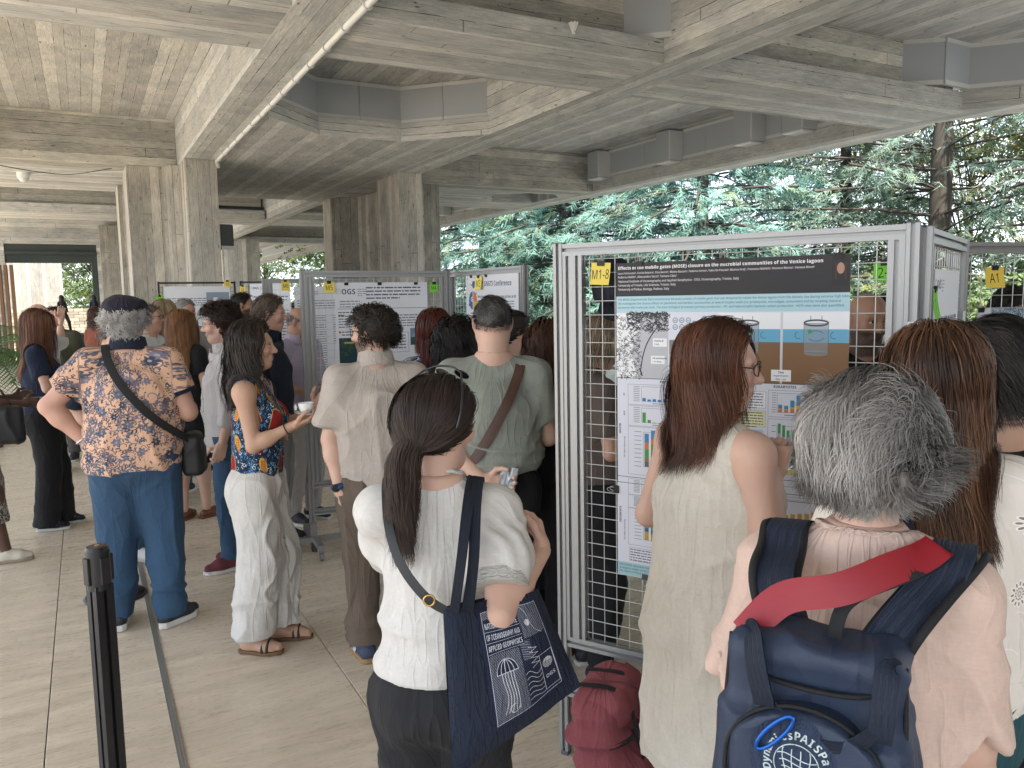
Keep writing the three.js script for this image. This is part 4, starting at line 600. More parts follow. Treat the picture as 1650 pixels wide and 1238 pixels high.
      if (sp.scalp) { const m = sp.scalp * sstep(0.02, 0.05, b + (e < 0 ? 0.06 : -0.02)) * sstep(0.075, 0.04, e - (b > 0.06 ? 0.01 : 0)); for (let i = 0; i < 3; i++) c[i] = lerp(c[i], hairC[i], clamp(m, 0, 1)); }
    }
    return c;
  };
  const ny = nb[1] + S(0.012), parts = [solid([...body, neck, below(ny)], cell, { color: tint }), solid([...headL, above(ny - 0.012)], hcell, { color: tint, disp: () => 0.0006 })];
  // hands
  const hands = {}, fs = s * (f ? 0.9 : 1);
  for (const k of ['L', 'R']) {
    const a = arm[k], y = a.hd, z = a.pn, x = cross3(y, z).map((v) => v * (a.sg > 0 ? -1 : 1) * 1), o = a.w, at = (p) => [0, 1, 2].map((i) => o[i] + (x[i] * p[0] + y[i] * p[1] + z[i] * p[2]) * fs);
    // the thumb lies on the side that faces forward when the palm faces the body
    const list = [cap(add3(a.w, a.fo, -S(0.035)), at([0, 0.015, 0]), 0.027 * A, 0.025 * fs, 0.02)], curl = a.curl ?? 0.3, spread = a.spread ?? 1, grip = a.grip ?? curl;
    [[0.03, 0.086, 0.074], [0.0105, 0.09, 0.083], [-0.0095, 0.087, 0.077], [-0.028, 0.08, 0.06]].forEach(([bx, by, len], i) => {
      list.push(cap(at([bx * 0.75, 0.012, 0]), at([bx, by, -0.002]), 0.0135 * fs, 0.0112 * fs, 0.016));
      let p = [bx, by, 0], ang = 0; const cu = (i === 0 && a.point !== undefined ? a.point : grip + i * 0.05 * (a.fan ?? 0));
      [0.46, 0.3, 0.24].forEach((fr, j) => { ang += cu * [1.05, 1.35, 0.9][j] + 0.06; const d = [bx * 0.9 * spread * (1 - cu), Math.cos(ang), Math.sin(ang)], q2 = add3(p, d, len * fr); list.push(cap(at(p), at(q2), (0.0096 - j * 0.0008) * fs, (0.0088 - j * 0.0009) * fs, 0.004)); p = q2; });
    });
    const tc = a.thumb ?? 0.4; let p = [0.026, 0.022, 0.006]; [[0.042, [0.75, 0.62, 0.3 + 0.3 * tc]], [0.033, [0.42 - 0.4 * tc, 0.85, 0.3 + 0.5 * tc]], [0.026, [0.25 - 0.6 * tc, 0.9, 0.2 + 0.6 * tc]]].forEach(([len, d], j) => { const q2 = add3(p, unit(d), len); list.push(cap(at(p), at(q2), (0.0135 - j * 0.0018) * fs, (0.0118 - j * 0.0016) * fs, 0.008)); p = q2; });
    parts.push(solid(list, hcell * 0.95, { color: tint })); hands[k] = { at, x, y, z };
  }
  const bodyMesh = mesh('body', fuse(parts), skinM, g);
  const P = { g, sp, H, s, S, f, G, pt, sh, hip, knee, ank, arm, hands, body, headL, hpnt, inHead, hs, hc, rot, hw, sw, shY, cell, hcell, A, B, nb, st, Lz, hcapF: hcap, heF: he, seed, bodyMesh, X, Y, Z, neckR };
  // eyes and brows
  if (sp.eyes !== false) for (const sg of [1, -1]) {
    const e = mesh('eye', new THREE.SphereGeometry(0.0115 * hs, 12, 10).translate(...hpnt(0.032 * sg, 0.011, 0.0735)), std(lin(0.6, 0.57, 0.54), 0.25), g); mesh('iris', new THREE.SphereGeometry(0.006 * hs, 10, 8).translate(...hpnt(0.032 * sg, 0.011, 0.0805)), std(lin(0.025, 0.016, 0.011), 0.15), e);
    mesh('eyebrow', tube([hpnt(0.014 * sg, 0.031, 0.0845), hpnt(0.033 * sg, 0.037, 0.0795), hpnt(0.052 * sg, 0.031, 0.0645)], 0.0034 * hs, 8, 5), std(lin(...hairC.map((v) => v * 0.8)), 0.8), g);
    mesh('eyelid', tube([hpnt(0.019 * sg, 0.013, 0.084), hpnt(0.032 * sg, 0.019, 0.0855), hpnt(0.046 * sg, 0.013, 0.077)], 0.0022 * hs, 8, 5), std(lin(...sk.map((v) => v * 0.5)), 0.7), g);
  }
  if (sp.top) dressTop(P, sp.top);
  if (sp.bottom) dressBottom(P, sp.bottom);
  if (sp.shoes) shoes(P, sp.shoes);
  if (sp.hair) hairdo(P, sp.hair);
  if (sp.glasses) glasses(P, sp.glasses);
  return P;
}
function dressTop(P, t) {
  const { pt, S, f, B, sh, arm, H, s, sw, shY } = P, e = t.ease ?? 0.02, L = [], hem = t.hem ?? 0.5, bel = P.sp.belly ?? 0, w = (t.width ?? 1);
  L.push(ell(pt(0, 0.725, 0), [(f ? 0.138 : 0.162) * B + e, S(0.155), 0.112 * B + e], 0.05), ell(pt(0, 0.615, S(0.008 + bel * 0.05)), [(f ? 0.128 : 0.148) * B + e + bel * 0.03, S(0.14), 0.105 * B + e + bel * 0.05], 0.06));
  const cz = P.Lz(0.7 * H) * 0.6; L.push(ecyl(hem * H, 0.73 * H, [0, P.Lz(hem * H) - S(0.006)], [0, cz], [(f ? 0.172 : 0.168) * B * w + e, (f ? 0.135 : 0.13) * B * w + e + bel * 0.04], [(f ? 0.135 : 0.158) * B + e * 0.9, 0.108 * B + e * 0.9], 0.05, 0.012, bel * 0.03));
  if (hem < 0.45) { L.push(ell(pt(0, 0.535, -S(0.005)), [P.hw * B + e * 0.5, S(0.13), 0.118 * B + e * 0.5], 0.05)); for (const sg of [1, -1]) L.push(ell(pt(S(0.066) * sg, 0.5, -S(0.046)), [0.088 * B + e * 0.5, S(0.11), 0.085 * B + e * 0.5], 0.05)); }
  const sl = t.sleeve ?? 0.5, bareSh = sl < 0, k0 = bareSh ? 0.7 : 0.95;
  L.push(cap(pt(sw * k0, shY + 0.002, -S(0.01)), pt(-sw * k0, shY + 0.002, -S(0.01)), S(0.052) + Math.max(0.008, e * 0.25), S(0.052) + Math.max(0.008, e * 0.25), 0.05));
  for (const sg of [1, -1]) { L.push(cap(pt(sw * 0.72 * sg, shY + 0.013, -S(0.015)), pt(0.02 * sg, 0.846, -S(0.02)), S(0.03) + 0.01, S(0.04) + 0.008, 0.05)); if (f) L.push(ell(pt(S(0.068) * sg, 0.722, S(0.085)), [S(0.06) + e * 0.6, S(0.07), S(0.06) + e * 0.5], 0.05)); }
  if (sl > 0) for (const k of ['L', 'R']) {
    const a = arm[k], r0 = 0.056 * P.A + e * 0.55, r1 = 0.044 * P.A + (t.flare ?? e * 1.0), se = Math.min(sl, 1), at = (u) => [0, 1, 2].map((i) => lerp(sh[k][i], a.e[i], u)), q = at(se), pf = t.puff ?? 0, lo = sl > 1, end = lo ? [0, 1, 2].map((i) => lerp(a.e[i], a.w[i], sl - 1)) : q, ax = lo ? a.fo : a.u;
    a.cuff = end; a.cuffAx = ax; a.cuffR = (lo ? r1 * 0.86 : lerp(r0, r1, se)) + (pf ? pf * 0.35 : 0);
    const s1 = unit(cross3(ax, [0.2, 0.1, 1])), s2 = cross3(ax, s1), trimmed = (p) => ({ ...p, d: (x, y, z) => { const dx = x - end[0], dy = y - end[1], dz = z - end[2]; let al = dx * ax[0] + dy * ax[1] + dz * ax[2]; if (t.scallop) al += 0.012 - t.scallop * Math.abs(Math.sin(Math.atan2(dx * s2[0] + dy * s2[1] + dz * s2[2], dx * s1[0] + dy * s1[1] + dz * s1[2]) * 2.5 + (t.scPh ?? 0))) ** 0.7; return -smin(-p.d(x, y, z), -al, 0.004); } });
    const ext = add3(end, ax, 0.06);
    if (pf) { L.push(cap(sh[k], at(se * 0.66), r0, r1 + pf, 0.04)); L.push(trimmed(cap(at(se * 0.66), q, r1 + pf, r1 + pf * 0.35, 0.03))); }
    else if (lo) { L.push(cap(sh[k], a.e, r0, r1, 0.045)); L.push(trimmed(cap(a.e, ext, r1, r1 * 0.84, 0.03))); }
    else L.push(trimmed(cap(sh[k], ext, r0, lerp(r0, r1, se), 0.045)));
  }
  L.push(above(hem * H + 0.0005)); if (!t.neck) L.push(sub(ell([P.nb[0], 0.88 * H, P.nb[2] + S(0.012)], [S(P.neckR) * 1.12 + 0.008, S(0.05), S(P.neckR) * 1.12 + 0.012], 0.008)));
  if (t.neck) L.push(sub(ell(pt(0, t.neck[0], S(t.neck[1])), [S(t.neck[2]), S(t.neck[3] ?? t.neck[2]), S(t.neck[4] ?? t.neck[2])], 0.012)));
  if (bareSh) for (const k of ['L', 'R']) { const c = sh[k], sg = k === 'L' ? 1 : -1; L.push(sub(ell([c[0] + sg * S(0.055), c[1] - S(0.035), c[2] + S(0.005)], [S(0.085), S(0.12), S(0.085)], 0.015))); }
  if (!t.collar && !bareSh) {   // stitched neckband along the rim of the opening
    const c = t.neck ? pt(0, t.neck[0], S(t.neck[1])) : [P.nb[0], 0.88 * H, P.nb[2] + S(0.012)], rv = t.neck ? [S(t.neck[2]), S(t.neck[3] ?? t.neck[2]), S(t.neck[4] ?? t.neck[2])] : [S(P.neckR) * 1.12 + 0.008, S(0.05), S(P.neckR) * 1.12 + 0.012], F = field(L.filter((p) => !p.op)), rim = [];
    for (let i = 0; i < 28; i++) { const th = i / 28 * 6.2832; let ph = -1.45, q; do { q = [c[0] + rv[0] * Math.cos(ph) * Math.sin(th), c[1] + rv[1] * Math.sin(ph), c[2] + rv[2] * Math.cos(ph) * Math.cos(th)]; ph += 0.05; } while (F(...q) < 0 && ph < 0.6); rim.push(q); }
    P.neckRim = rim;
  }
  P.topL = L; const fo = folds(t.fold ?? 0.008, P.seed * 3.7, { bunch: (t.bunch ?? hem + 0.05) * H, ...(t.folds ?? {}) });
  const m = mesh(t.name ?? 'shirt', solid(L, t.cell ?? P.cell, { disp: (x, y, z) => Math.max((fo(x, y, z) + (t.pleat ? t.pleat(x, y, z) : 0)) * (y > 0.8 * H ? 0.5 : 1), y > 0.77 * H ? -0.003 : -0.3 * e - 0.003), uv: t.uv }), t.mat, P.g); P.topMesh = m; if (P.neckRim) mesh('neckband', tube(P.neckRim, 0.0065, 84, 6, true), t.mat, m);
  if (t.trim) for (const k of ['L', 'R']) { const a = arm[k], q = new THREE.Quaternion().setFromUnitVectors(V3(0, 1, 0), V3(...a.cuffAx)); mesh('cuff', new THREE.CylinderGeometry(a.cuffR + 0.004, a.cuffR + 0.005, t.trimW ?? 0.022, 28, 1, false).applyQuaternion(q).translate(...add3(a.cuff, a.cuffAx, -0.006)), t.trim, m); }
  if (t.collar) {
    const R = S(P.neckR) * 1.12 + 0.013, h = (t.collarH ?? 0.045) + 0.01, pts = [[R * 1.02, h * 0.15], [R * 1.0, h], [R * 1.03, h * 1.06], [R * 1.16, h * 0.1], [R * 1.2, -0.012], [R * 1.1, -0.02]].map((p) => new THREE.Vector2(...p));
    const cg = new THREE.LatheGeometry(pts, 30, 0.5, Math.PI * 2 - 1.0).rotateY(0).scale(1, 1, 0.98); cg.rotateX(0.22); const [cx, cy, cz2] = P.nb; cg.translate(cx, cy - S(0.024), cz2 + S(0.008)); mesh('collar', cg, t.collar, m);
  }
  if (t.buttons) for (let i = 0; i < t.buttons; i++) { const y = lerp(0.8, hem + 0.06, i / (t.buttons - 1)), fl = field(L); let z = 0.4; while (z > 0 && fl(0.006, y * H, z) > 0) z -= 0.004; mesh('button', new THREE.CylinderGeometry(0.0055, 0.0055, 0.003, 10).rotateX(Math.PI / 2).translate(0.006, y * H, z + 0.007), std(lin(0.16, 0.15, 0.14), 0.4), m); }
}
function dressBottom(P, b) {
  const { pt, S, f, B, hip, knee, ank, H, s } = P, e = b.ease ?? 0.018, L = [], top = b.top ?? Math.min(0.585, (P.sp.top?.hem ?? 0.5) + 0.065);
  L.push(ell(pt(0, 0.535, -S(0.005)), [P.hw * B + e, S(0.125), 0.118 * B + e], 0.06));
  for (const sg of [1, -1]) L.push(ell(pt(S(0.068) * sg, 0.5, -S(0.05)), [0.088 * B + e, S(0.088), 0.085 * B + e], 0.065));
  if (b.skirt) L.push(ecyl(b.hem * H, 0.55 * H, [b.sx ?? 0, b.sz ?? 0], [0, 0], [b.w * B, (b.d ?? b.w * 0.8) * B], [P.hw * B + e, 0.118 * B + e], 0.05, 0.01), above(b.hem * H));
  else {
    const hemR = b.hemR ?? 0.062, hy = b.hem ?? 0.05;
    for (const k of ['L', 'R']) { const a = [ank[k][0], hy * H, lerp(ank[k][2], knee[k][2], clamp((hy * H - ank[k][1]) / (knee[k][1] - ank[k][1]), 0, 1))]; L.push(cap(hip[k], knee[k], 0.096 * B + e, 0.062 * B + e + (b.kneeR ?? 0), 0.055), cap(knee[k], a, 0.062 * B + e + (b.kneeR ?? 0), hemR, 0.02), cap(add3(knee[k], [0, -0.03 * H, -S(0.012)]), add3(knee[k], [0, -0.085 * H, -S(0.02)]), 0.056 * s + e, 0.057 * s + e, 0.03)); }
    L.push(above(hy * H - 0.004));
  }
  L.push(below(top * H));
  P.botL = L;
  mesh(b.name ?? (b.skirt ? 'skirt' : 'trousers'), solid(L, b.cell ?? P.cell, { disp: ((fo) => (x, y, z) => Math.max(fo(x, y, z), -0.25 * e - 0.002))(folds(b.fold ?? 0.007, P.seed * 5.1 + 2, { fx: 10, fy: 3.2, bunch: b.bunch ?? (b.skirt ? undefined : (b.hem ?? 0.05) * H + 0.09), bamp: 1.2, ...(b.folds ?? {}) })) }), b.mat, P.g);
}
function shoes(P, h) {
  const { ank, st, s, f, g } = P;
  for (const [k, sg] of [['L', 1], ['R', -1]]) {
    const yw = st[k][2] * Math.PI / 180 * sg, c = Math.cos(yw), n = Math.sin(yw), z0 = (f ? 0.9 : 1) * s, o = ank[k], at = (x, y, z) => [o[0] + (x * c + z * n) * z0, y * z0, o[2] + 0.005 + (-x * n + z * c) * z0], lf = h.lift ?? 0;
    const low = [cap(at(0, 0.045, -0.045), at(sg * 0.004, 0.042, 0.08), 0.036 * z0, 0.041 * z0, 0.03), cap(at(sg * 0.004, 0.04, 0.08), at(-sg * 0.006, 0.034, 0.145), 0.041 * z0, 0.032 * z0, 0.03)];
    const foot = (y, gr) => (x, yy, z) => { const dx = x - o[0], dz = z - o[2] - 0.005, lx = (dx * c - dz * n) / z0, lz = (dx * n + dz * c) / z0, t = clamp((lz + 0.05) / 0.2, 0, 1), hwid = lerp(0.036, 0.046, sstep(0, 0.6, t)) * (1 - 0.35 * sstep(0.8, 1, t)) + gr, len = Math.max(lz - 0.17, -0.08 - lz); return Math.max(Math.abs(lx - 0.006 * sg * t) - hwid, len - 0.012 + Math.max(0, Math.abs(lx) - 0.02) * 0.9); };
    if (h.type === 'sandal') {
      const bare = [...low.map((p) => p), cap([o[0], o[1] + 0.03, o[2]], at(0, 0.06, -0.03), 0.035 * z0, 0.034 * z0, 0.03)]; for (let i = 0; i < 5; i++) bare.push(cap(at(sg * (-0.03 + i * 0.016), 0.034, 0.12), at(sg * (-0.034 + i * 0.016), 0.028, 0.168 - i * 0.009 * 1), 0.0125 * z0, 0.0085 * z0, 0.004));
      mesh('foot', solid([...bare, above(0.022 * z0)], P.hcell, { color: () => SKIN[P.sp.skin ?? 'fair'].map((v) => v * 0.94) }), skinM, g);
      const so = mesh('sandal', solid([{ ...rbox(at(0, 0.012, 0.045), [0.08, 0.014, 0.16], 0.002), k: 0 }, cutBy(foot(0, 0.006), 0.003), cutBy((x, y) => y - 0.024 * z0, 0.002), cutBy((x, y) => 0.001 - y, 0.001)], 0.006), std(lin(0.16, 0.085, 0.04), 0.8), g);
      for (const zz of [0.07, 0.1]) { const pts = []; for (let i = 0; i <= 8; i++) { const a = i / 8 * Math.PI; pts.push(V3(...at(Math.cos(a) * 0.05 + 0.004 * sg, 0.02 + Math.sin(a) * 0.062, zz))); } mesh('strap', tube(pts, 0.0085 * z0, 18, 5), h.mat, so); }
      continue;
    }
    const up = [...low, cap(at(0, 0.06, -0.04), at(0, 0.085, -0.012), 0.038 * z0, 0.042 * z0, 0.03), cap(at(0, 0.07, 0.0), at(0, 0.055, 0.07), 0.035 * z0, 0.036 * z0, 0.03)], so = h.sole ?? 0.026;
    if (h.heel) { up.length = 2; }
    const m = mesh('shoe', solid([...up, above(so * z0 * 0.8), sub(ell(at(0, 0.115, -0.02), [0.036 * z0, 0.028 * z0, 0.045 * z0], 0.01))], P.hcell * 1.1, {}), h.mat, g);
    mesh('sole', solid([{ ...rbox(at(0, 0.012, 0.045), [0.09, 0.03, 0.17], 0.002), k: 0 }, cutBy(foot(0, h.heel ? 0 : 0.005), 0.004), cutBy((x, y) => y - so * z0, 0.003), cutBy((x, y) => 0.001 - y, 0.001)], 0.006), h.soleMat ?? std(lin(0.6, 0.58, 0.54), 0.8), m);
    if (h.heel) mesh('heel', bar(at(0, 0, -0.055), at(0, 0.05, -0.05), 0.019, 10, 0.026), h.mat, m);
    if (h.stripes) for (let i = 0; i < 3; i++) for (const sd of [1, -1]) mesh('stripe', tube([at(sd * 0.049, 0.03, 0.02 + i * 0.022), at(sd * 0.045, 0.055, 0.01 + i * 0.022), at(sd * 0.034, 0.078, i * 0.022)], 0.0045 * z0, 6, 4), M.white, m);
    if (h.lace) for (let i = 0; i < 4; i++) mesh('lace', tube([at(-0.022, 0.078 - i * 0.008, 0.015 + i * 0.02), at(0, 0.094 - i * 0.009, 0.022 + i * 0.02), at(0.022, 0.078 - i * 0.008, 0.015 + i * 0.02)], 0.0032 * z0, 6, 4), h.lace, m);
  }
}
function glasses(P, { mat = M.black, up = 0, r = 0.021 } = {}) {
  const { hpnt, hs, g } = P, t = thing('glasses', P.sp.glassesLabel ?? 'pair of spectacles worn by the ' + P.sp.who, 'glasses'); t.position.copy(g.position); t.rotation.copy(g.rotation);
  for (const sg of [1, -1]) { const pts = []; for (let i = 0; i < 16; i++) { const a = i / 16 * 6.2832; pts.push(V3(...hpnt(0.033 * sg + Math.cos(a) * r * 1.1, 0.01 + Math.sin(a) * r * 0.85, 0.1 - 0.012 * (Math.cos(a) * sg > 0 ? 1 : 0) * Math.abs(Math.cos(a))))); } mesh('rim', tube(pts, 0.0019 * hs, 24, 5, true), mat, t); mesh('temple', tube([hpnt(0.056 * sg, 0.014, 0.088), hpnt(0.074 * sg, 0.016, 0.04), hpnt(0.08 * sg, 0.016, -0.008), hpnt(0.08 * sg, -0.004, -0.022)], 0.0019 * hs, 12, 5), mat, t); }
  mesh('bridge', tube([hpnt(-0.012, 0.012, 0.101), hpnt(0, 0.017, 0.104), hpnt(0.012, 0.012, 0.101)], 0.0018 * hs, 6, 5), mat, t);
}
// ---------- hair: a close cap plus combed locks ----------
function hairline(y, rec = 0) { return y > 0.065 ? 0.058 + (y - 0.065) * 0.55 - rec : y > 0 ? lerp(0.018, 0.058 - rec, y / 0.065) : lerp(-0.012, 0.018, clamp((y + 0.04) / 0.04, 0, 1)); }
function hairdo(P, h) {
  const { hpnt, inHead, hs, g, hcell, seed, X, Y, Z, H } = P, r = rngOf(seed * 97 + 5), c1 = h.c, c2 = h.c2 ?? h.c.map((v) => v * 2.1), th = h.th ?? 0.014, nape = h.nape ?? -0.07, rec = h.rec ?? 0;
  const shade = (x, y, z, t) => { const m = clamp(t, 0, 1); return [0, 1, 2].map((i) => lerp(c1[i], c2[i], m)); };
  const parts = [], cr = [0.074 + th, 0.082 + th, 0.093 + th], cen = [0, 0.03, -0.012];
  const capL = [P.heF(cen, cr, 0.02)];
  if (h.back) capL.push(P.heF([0, 0.0, -0.035], [0.07 + th, 0.08, 0.07 + th], 0.03));
  capL.push(cutBy((x, y, z) => { const [a, b, e] = inHead(x, y, z); return hs * Math.max(e - hairline(b, rec) + 0.008 * noise3(a * 60, b * 60, 2), nape + 0.01 * noise3(a * 50, 3, 1) - b, h.bald ? (b - h.bald) : -1); }, 0.006));
  const rough = h.rough ?? 0.003, cf = h.cf ?? 70;
  if (h.type !== 'none') parts.push(solid(capL, Math.max(hcell, 0.005), { disp: (x, y, z) => rough * (noise3(x * cf, y * cf * (h.cy ?? 0.5), z * cf) + 0.6 * noise3(x * cf * 2, y * cf * 2, z * cf * 2)) - 0.002, color: (x, y, z) => shade(x, y, z, 0.25 + 0.35 * noise3(x * 120, y * 22, z * 120) + (h.mix ?? 0) * noise3(x * 260, y * 60, z * 260)) }));
  // locks
  const n = Math.round((h.n ?? 900) * [0, 1, 0.7, 0.4][P.sp.q ?? 1]), seg = h.seg ?? 10, len = (h.len ?? 0.1), pos = [], nor = [], col = [], uvs = [], idx = [];
  const shell = (a, b, e, gr) => { const k0 = Math.hypot(a / (cr[0] + gr), (b - cen[1]) / (cr[1] + gr), (e - cen[2]) / (cr[2] + gr)); return k0; };
  const bodyF = field([...(P.topL ?? P.body).filter((p) => !p.op), P.headL[P.headL.length - 1]]);
  const down = inHead(P.hc[0], P.hc[1] - 1, P.hc[2]).map((v) => v * hs); // gravity in head space
  let made = 0, tries = 0;
  while (made < n && tries++ < n * 12) {
    let d = V3(rr(-1, 1, r), rr(-1, 1, r), rr(-1, 1, r)); if (d.lengthSq() > 1 || d.lengthSq() < 0.05) continue; d.normalize();
    let a = d.x * cr[0], b = cen[1] + d.y * cr[1], e = cen[2] + d.z * cr[2];
    if (e > hairline(b, rec) + (h.over ?? 0) || b < Math.max(nape, h.rootLow ?? -0.055) || (h.bald && b > h.bald)) continue;
    made++;
    const lay = r() * (h.layer ?? 0.016), L = len * rr(h.lmin ?? 0.8, 1.08, r) / hs * (h.crop && b < 0 ? lerp(1, h.crop, clamp(-b / 0.06, 0, 1)) : 1), st = L / seg, wd = (h.w ?? 0.006) * rr(0.55, 1.3, r), cq = h.clump ?? 34, cl = h.cw ?? 0.75, cn = (k) => noise3(a * cq + k * 17, b * cq, e * cq + seed), tone = clamp(Math.pow(clamp(lerp(r(), 0.5 + 0.85 * cn(1), h.tw ?? 0.6), 0, 1), h.pow ?? 1.6), 0, 1), hx = lerp(rr(0, 6.28, r), 6 * cn(5), cl), wav = h.wave ?? 0.004, jit = V3(lerp(rr(-1, 1, r), 1.7 * cn(2), cl), lerp(rr(-1, 1, r), 1.7 * cn(3), cl), lerp(rr(-1, 1, r), 1.7 * cn(4), cl)).multiplyScalar(h.jit ?? 0.18);
    const nrm = V3(a / cr[0] ** 2, (b - cen[1]) / cr[1] ** 2, (e - cen[2]) / cr[2] ** 2).normalize();
    let dir = h.comb ? V3(...h.comb(a, b, e)) : V3(a * 3, -0.25 - Math.max(0, b) * 2, -0.5); dir.add(jit); dir.addScaledVector(nrm, -dir.dot(nrm)).normalize(); dir.addScaledVector(nrm, h.rise ?? 0.1).normalize();
    let p = V3(a, b, e), tied = false; const base = pos.length / 3, tw = rr(-0.5, 0.5, r) * (h.twist ?? 1);
    for (let i = 0; i <= seg; i++) {
      const k = shell(p.x, p.y, p.z, 0), on = V3(p.x / cr[0] ** 2, (p.y - cen[1]) / cr[1] ** 2, (p.z - cen[2]) / cr[2] ** 2).normalize(), tp = i / seg;
      let out = k < 1.35 && p.y > -0.1 ? on : V3(p.x, 0, p.z + 0.02).normalize();
      const sd = V3().crossVectors(dir, out).normalize().applyAxisAngle(dir, tw), hw = wd * (h.taper === 0 ? 1 : 1 - 0.75 * tp * tp) / hs, ph = hx + i * (h.turns ?? 0.7), cu = h.curl ?? 0;
      const q = p.clone().addScaledVector(sd, Math.cos(ph) * (wav + cu) / hs).addScaledVector(out, (Math.sin(ph) * (wav * 0.5 + cu) + 0.001) / hs), nn = out.clone().addScaledVector(sd, tw * 0.5).normalize();
      for (const sg of [-1, 1]) { const v = q.clone().addScaledVector(sd, sg * hw / 2), w = hpnt(v.x, v.y, v.z); pos.push(...w); const e2 = nn.clone().addScaledVector(sd, sg * 0.45).normalize(); nor.push(X[0] * e2.x + Y[0] * e2.y + Z[0] * e2.z, X[1] * e2.x + Y[1] * e2.y + Z[1] * e2.z, X[2] * e2.x + Y[2] * e2.y + Z[2] * e2.z); let t2 = tone; if (h.tip) t2 = lerp(tone, clamp(tone + h.tip, 0, 1), tp); col.push(...shade(0, 0, 0, t2)); uvs.push(sg, tp); }
      if (i) { const o = base + i * 2; idx.push(o - 2, o - 1, o, o - 1, o + 1, o); }
      // next step
      if (h.tie && !tied) { const T = V3(...h.tie), v = T.clone().sub(p); if (v.length() < 0.03) { tied = true; dir.set(...(h.tail ?? [0, -0.2, -1])).normalize().add(jit.clone().multiplyScalar(0.9)).normalize(); } else { v.normalize(); v.addScaledVector(on, -v.dot(on) * 0.9); dir.lerp(v.normalize(), 0.6).normalize(); } }
      else { dir.add(V3(...down).multiplyScalar(h.grav ?? 0.35)).normalize(); }
      p.addScaledVector(dir, (h.tie && !tied ? Math.max(st, 0.02) : st));
      const k2 = shell(p.x, p.y, p.z, lay); if (k2 < 1 && p.y > -0.1) { const m = 1 / k2; p.set(p.x * m, cen[1] + (p.y - cen[1]) * m, cen[2] + (p.z - cen[2]) * m); const o2 = V3(p.x / cr[0] ** 2, (p.y - cen[1]) / cr[1] ** 2, (p.z - cen[2]) / cr[2] ** 2).normalize(); const dn = dir.dot(o2); if (dn < 0) dir.addScaledVector(o2, -dn).normalize(); }
      if (len > 0.12) { const w = hpnt(p.x, p.y, p.z), dd = bodyF(...w), mg = 0.007 + lay * 0.6; if (dd < mg) { const ee = 0.006, gx = bodyF(w[0] + ee, w[1], w[2]) - dd, gy = bodyF(w[0], w[1] + ee, w[2]) - dd, gz = bodyF(w[0], w[1], w[2] + ee) - dd, gl = Math.hypot(gx, gy, gz) || 1, m = (mg - dd); const w2 = [w[0] + gx / gl * m, w[1] + gy / gl * m, w[2] + gz / gl * m], nd = inHead(...w2); p.set(...nd); } }
    }
  }
  if (n) { const G2 = new THREE.BufferGeometry(); G2.setAttribute('position', new THREE.Float32BufferAttribute(pos, 3)); G2.setAttribute('normal', new THREE.Float32BufferAttribute(nor, 3)); G2.setAttribute('uv', new THREE.Float32BufferAttribute(uvs, 2)); G2.setAttribute('color', new THREE.Float32BufferAttribute(col, 3)); G2.setIndex(idx); parts.push(G2); }
  P.hairMesh = mesh('hair', parts.length > 1 ? mergeGeometries(parts.map((q) => { for (const k of Object.keys(q.attributes)) if (!['position', 'normal', 'uv', 'color'].includes(k)) q.deleteAttribute(k); return q; })) : parts[0], hairM, g);
}
// a flat band that hugs a field; pts in body space
function band(pts, width, thick, fieldFn, off = 0.006, seg = 60, snap = 1) {
  const cv = new THREE.CatmullRomCurve3(pts.map((p) => V3(...p))), pos = [], idx = [], uv = [], Q = [], N = [];
  for (let i = 0; i <= seg; i++) {
    const p = cv.getPoint(i / seg), n = V3(0, 0, 0), e = 0.008;
    for (let k = 0; k < 4; k++) { if (!fieldFn) break; const d = fieldFn(p.x, p.y, p.z); n.set(fieldFn(p.x + e, p.y, p.z) - d, fieldFn(p.x, p.y + e, p.z) - d, fieldFn(p.x, p.y, p.z + e) - d).normalize(); if (d < off || (snap && d < 0.05)) p.addScaledVector(n, (off - d) * 0.9); }
    Q.push(p); N.push(n.lengthSq() ? n.clone() : V3(p.x, 0, p.z).normalize());
  }
  for (let k = 0; k < 14; k++) for (let i = 1; i < seg; i++) { Q[i].lerp(Q[i - 1].clone().add(Q[i + 1]).multiplyScalar(0.5), 0.5); N[i].add(N[i - 1]).add(N[i + 1]).normalize(); }
  for (let i = 0; i <= seg; i++) {
    const t = Q[Math.min(i + 1, seg)].clone().sub(Q[Math.max(i - 1, 0)]).normalize(), n = N[i].clone().addScaledVector(t, -N[i].dot(t)).normalize(), s = V3().crossVectors(t, n), w = typeof width === 'function' ? width(i / seg) : width;
    for (const [a, b] of [[-1, -1], [1, -1], [1, 1], [-1, 1]]) { const v = Q[i].clone().addScaledVector(s, a * w / 2).addScaledVector(n, b * thick / 2); pos.push(v.x, v.y, v.z); uv.push(a, i / seg); }
    if (i) for (let k = 0; k < 4; k++) { const o = i * 4, k2 = (k + 1) % 4; idx.push(o - 4 + k, o + k, o + k2, o - 4 + k, o + k2, o - 4 + k2); }
  }
  idx.push(0, 1, 2, 0, 2, 3); const o = seg * 4; idx.push(o, o + 2, o + 1, o, o + 3, o + 2);
  const g = new THREE.BufferGeometry(); g.setAttribute('position', new THREE.Float32BufferAttribute(pos, 3)); g.setAttribute('uv', new THREE.Float32BufferAttribute(uv, 2)); g.setIndex(idx);
  g.computeVertexNormals(); return g.toNonIndexed();
}
const follow = (P, name, label, cat, group) => { const t = thing(name, label, cat, P.g.position.toArray(), P.g.rotation.y, group); return t; };
const topField = (P) => field(P.topL.filter((p) => !p.op));
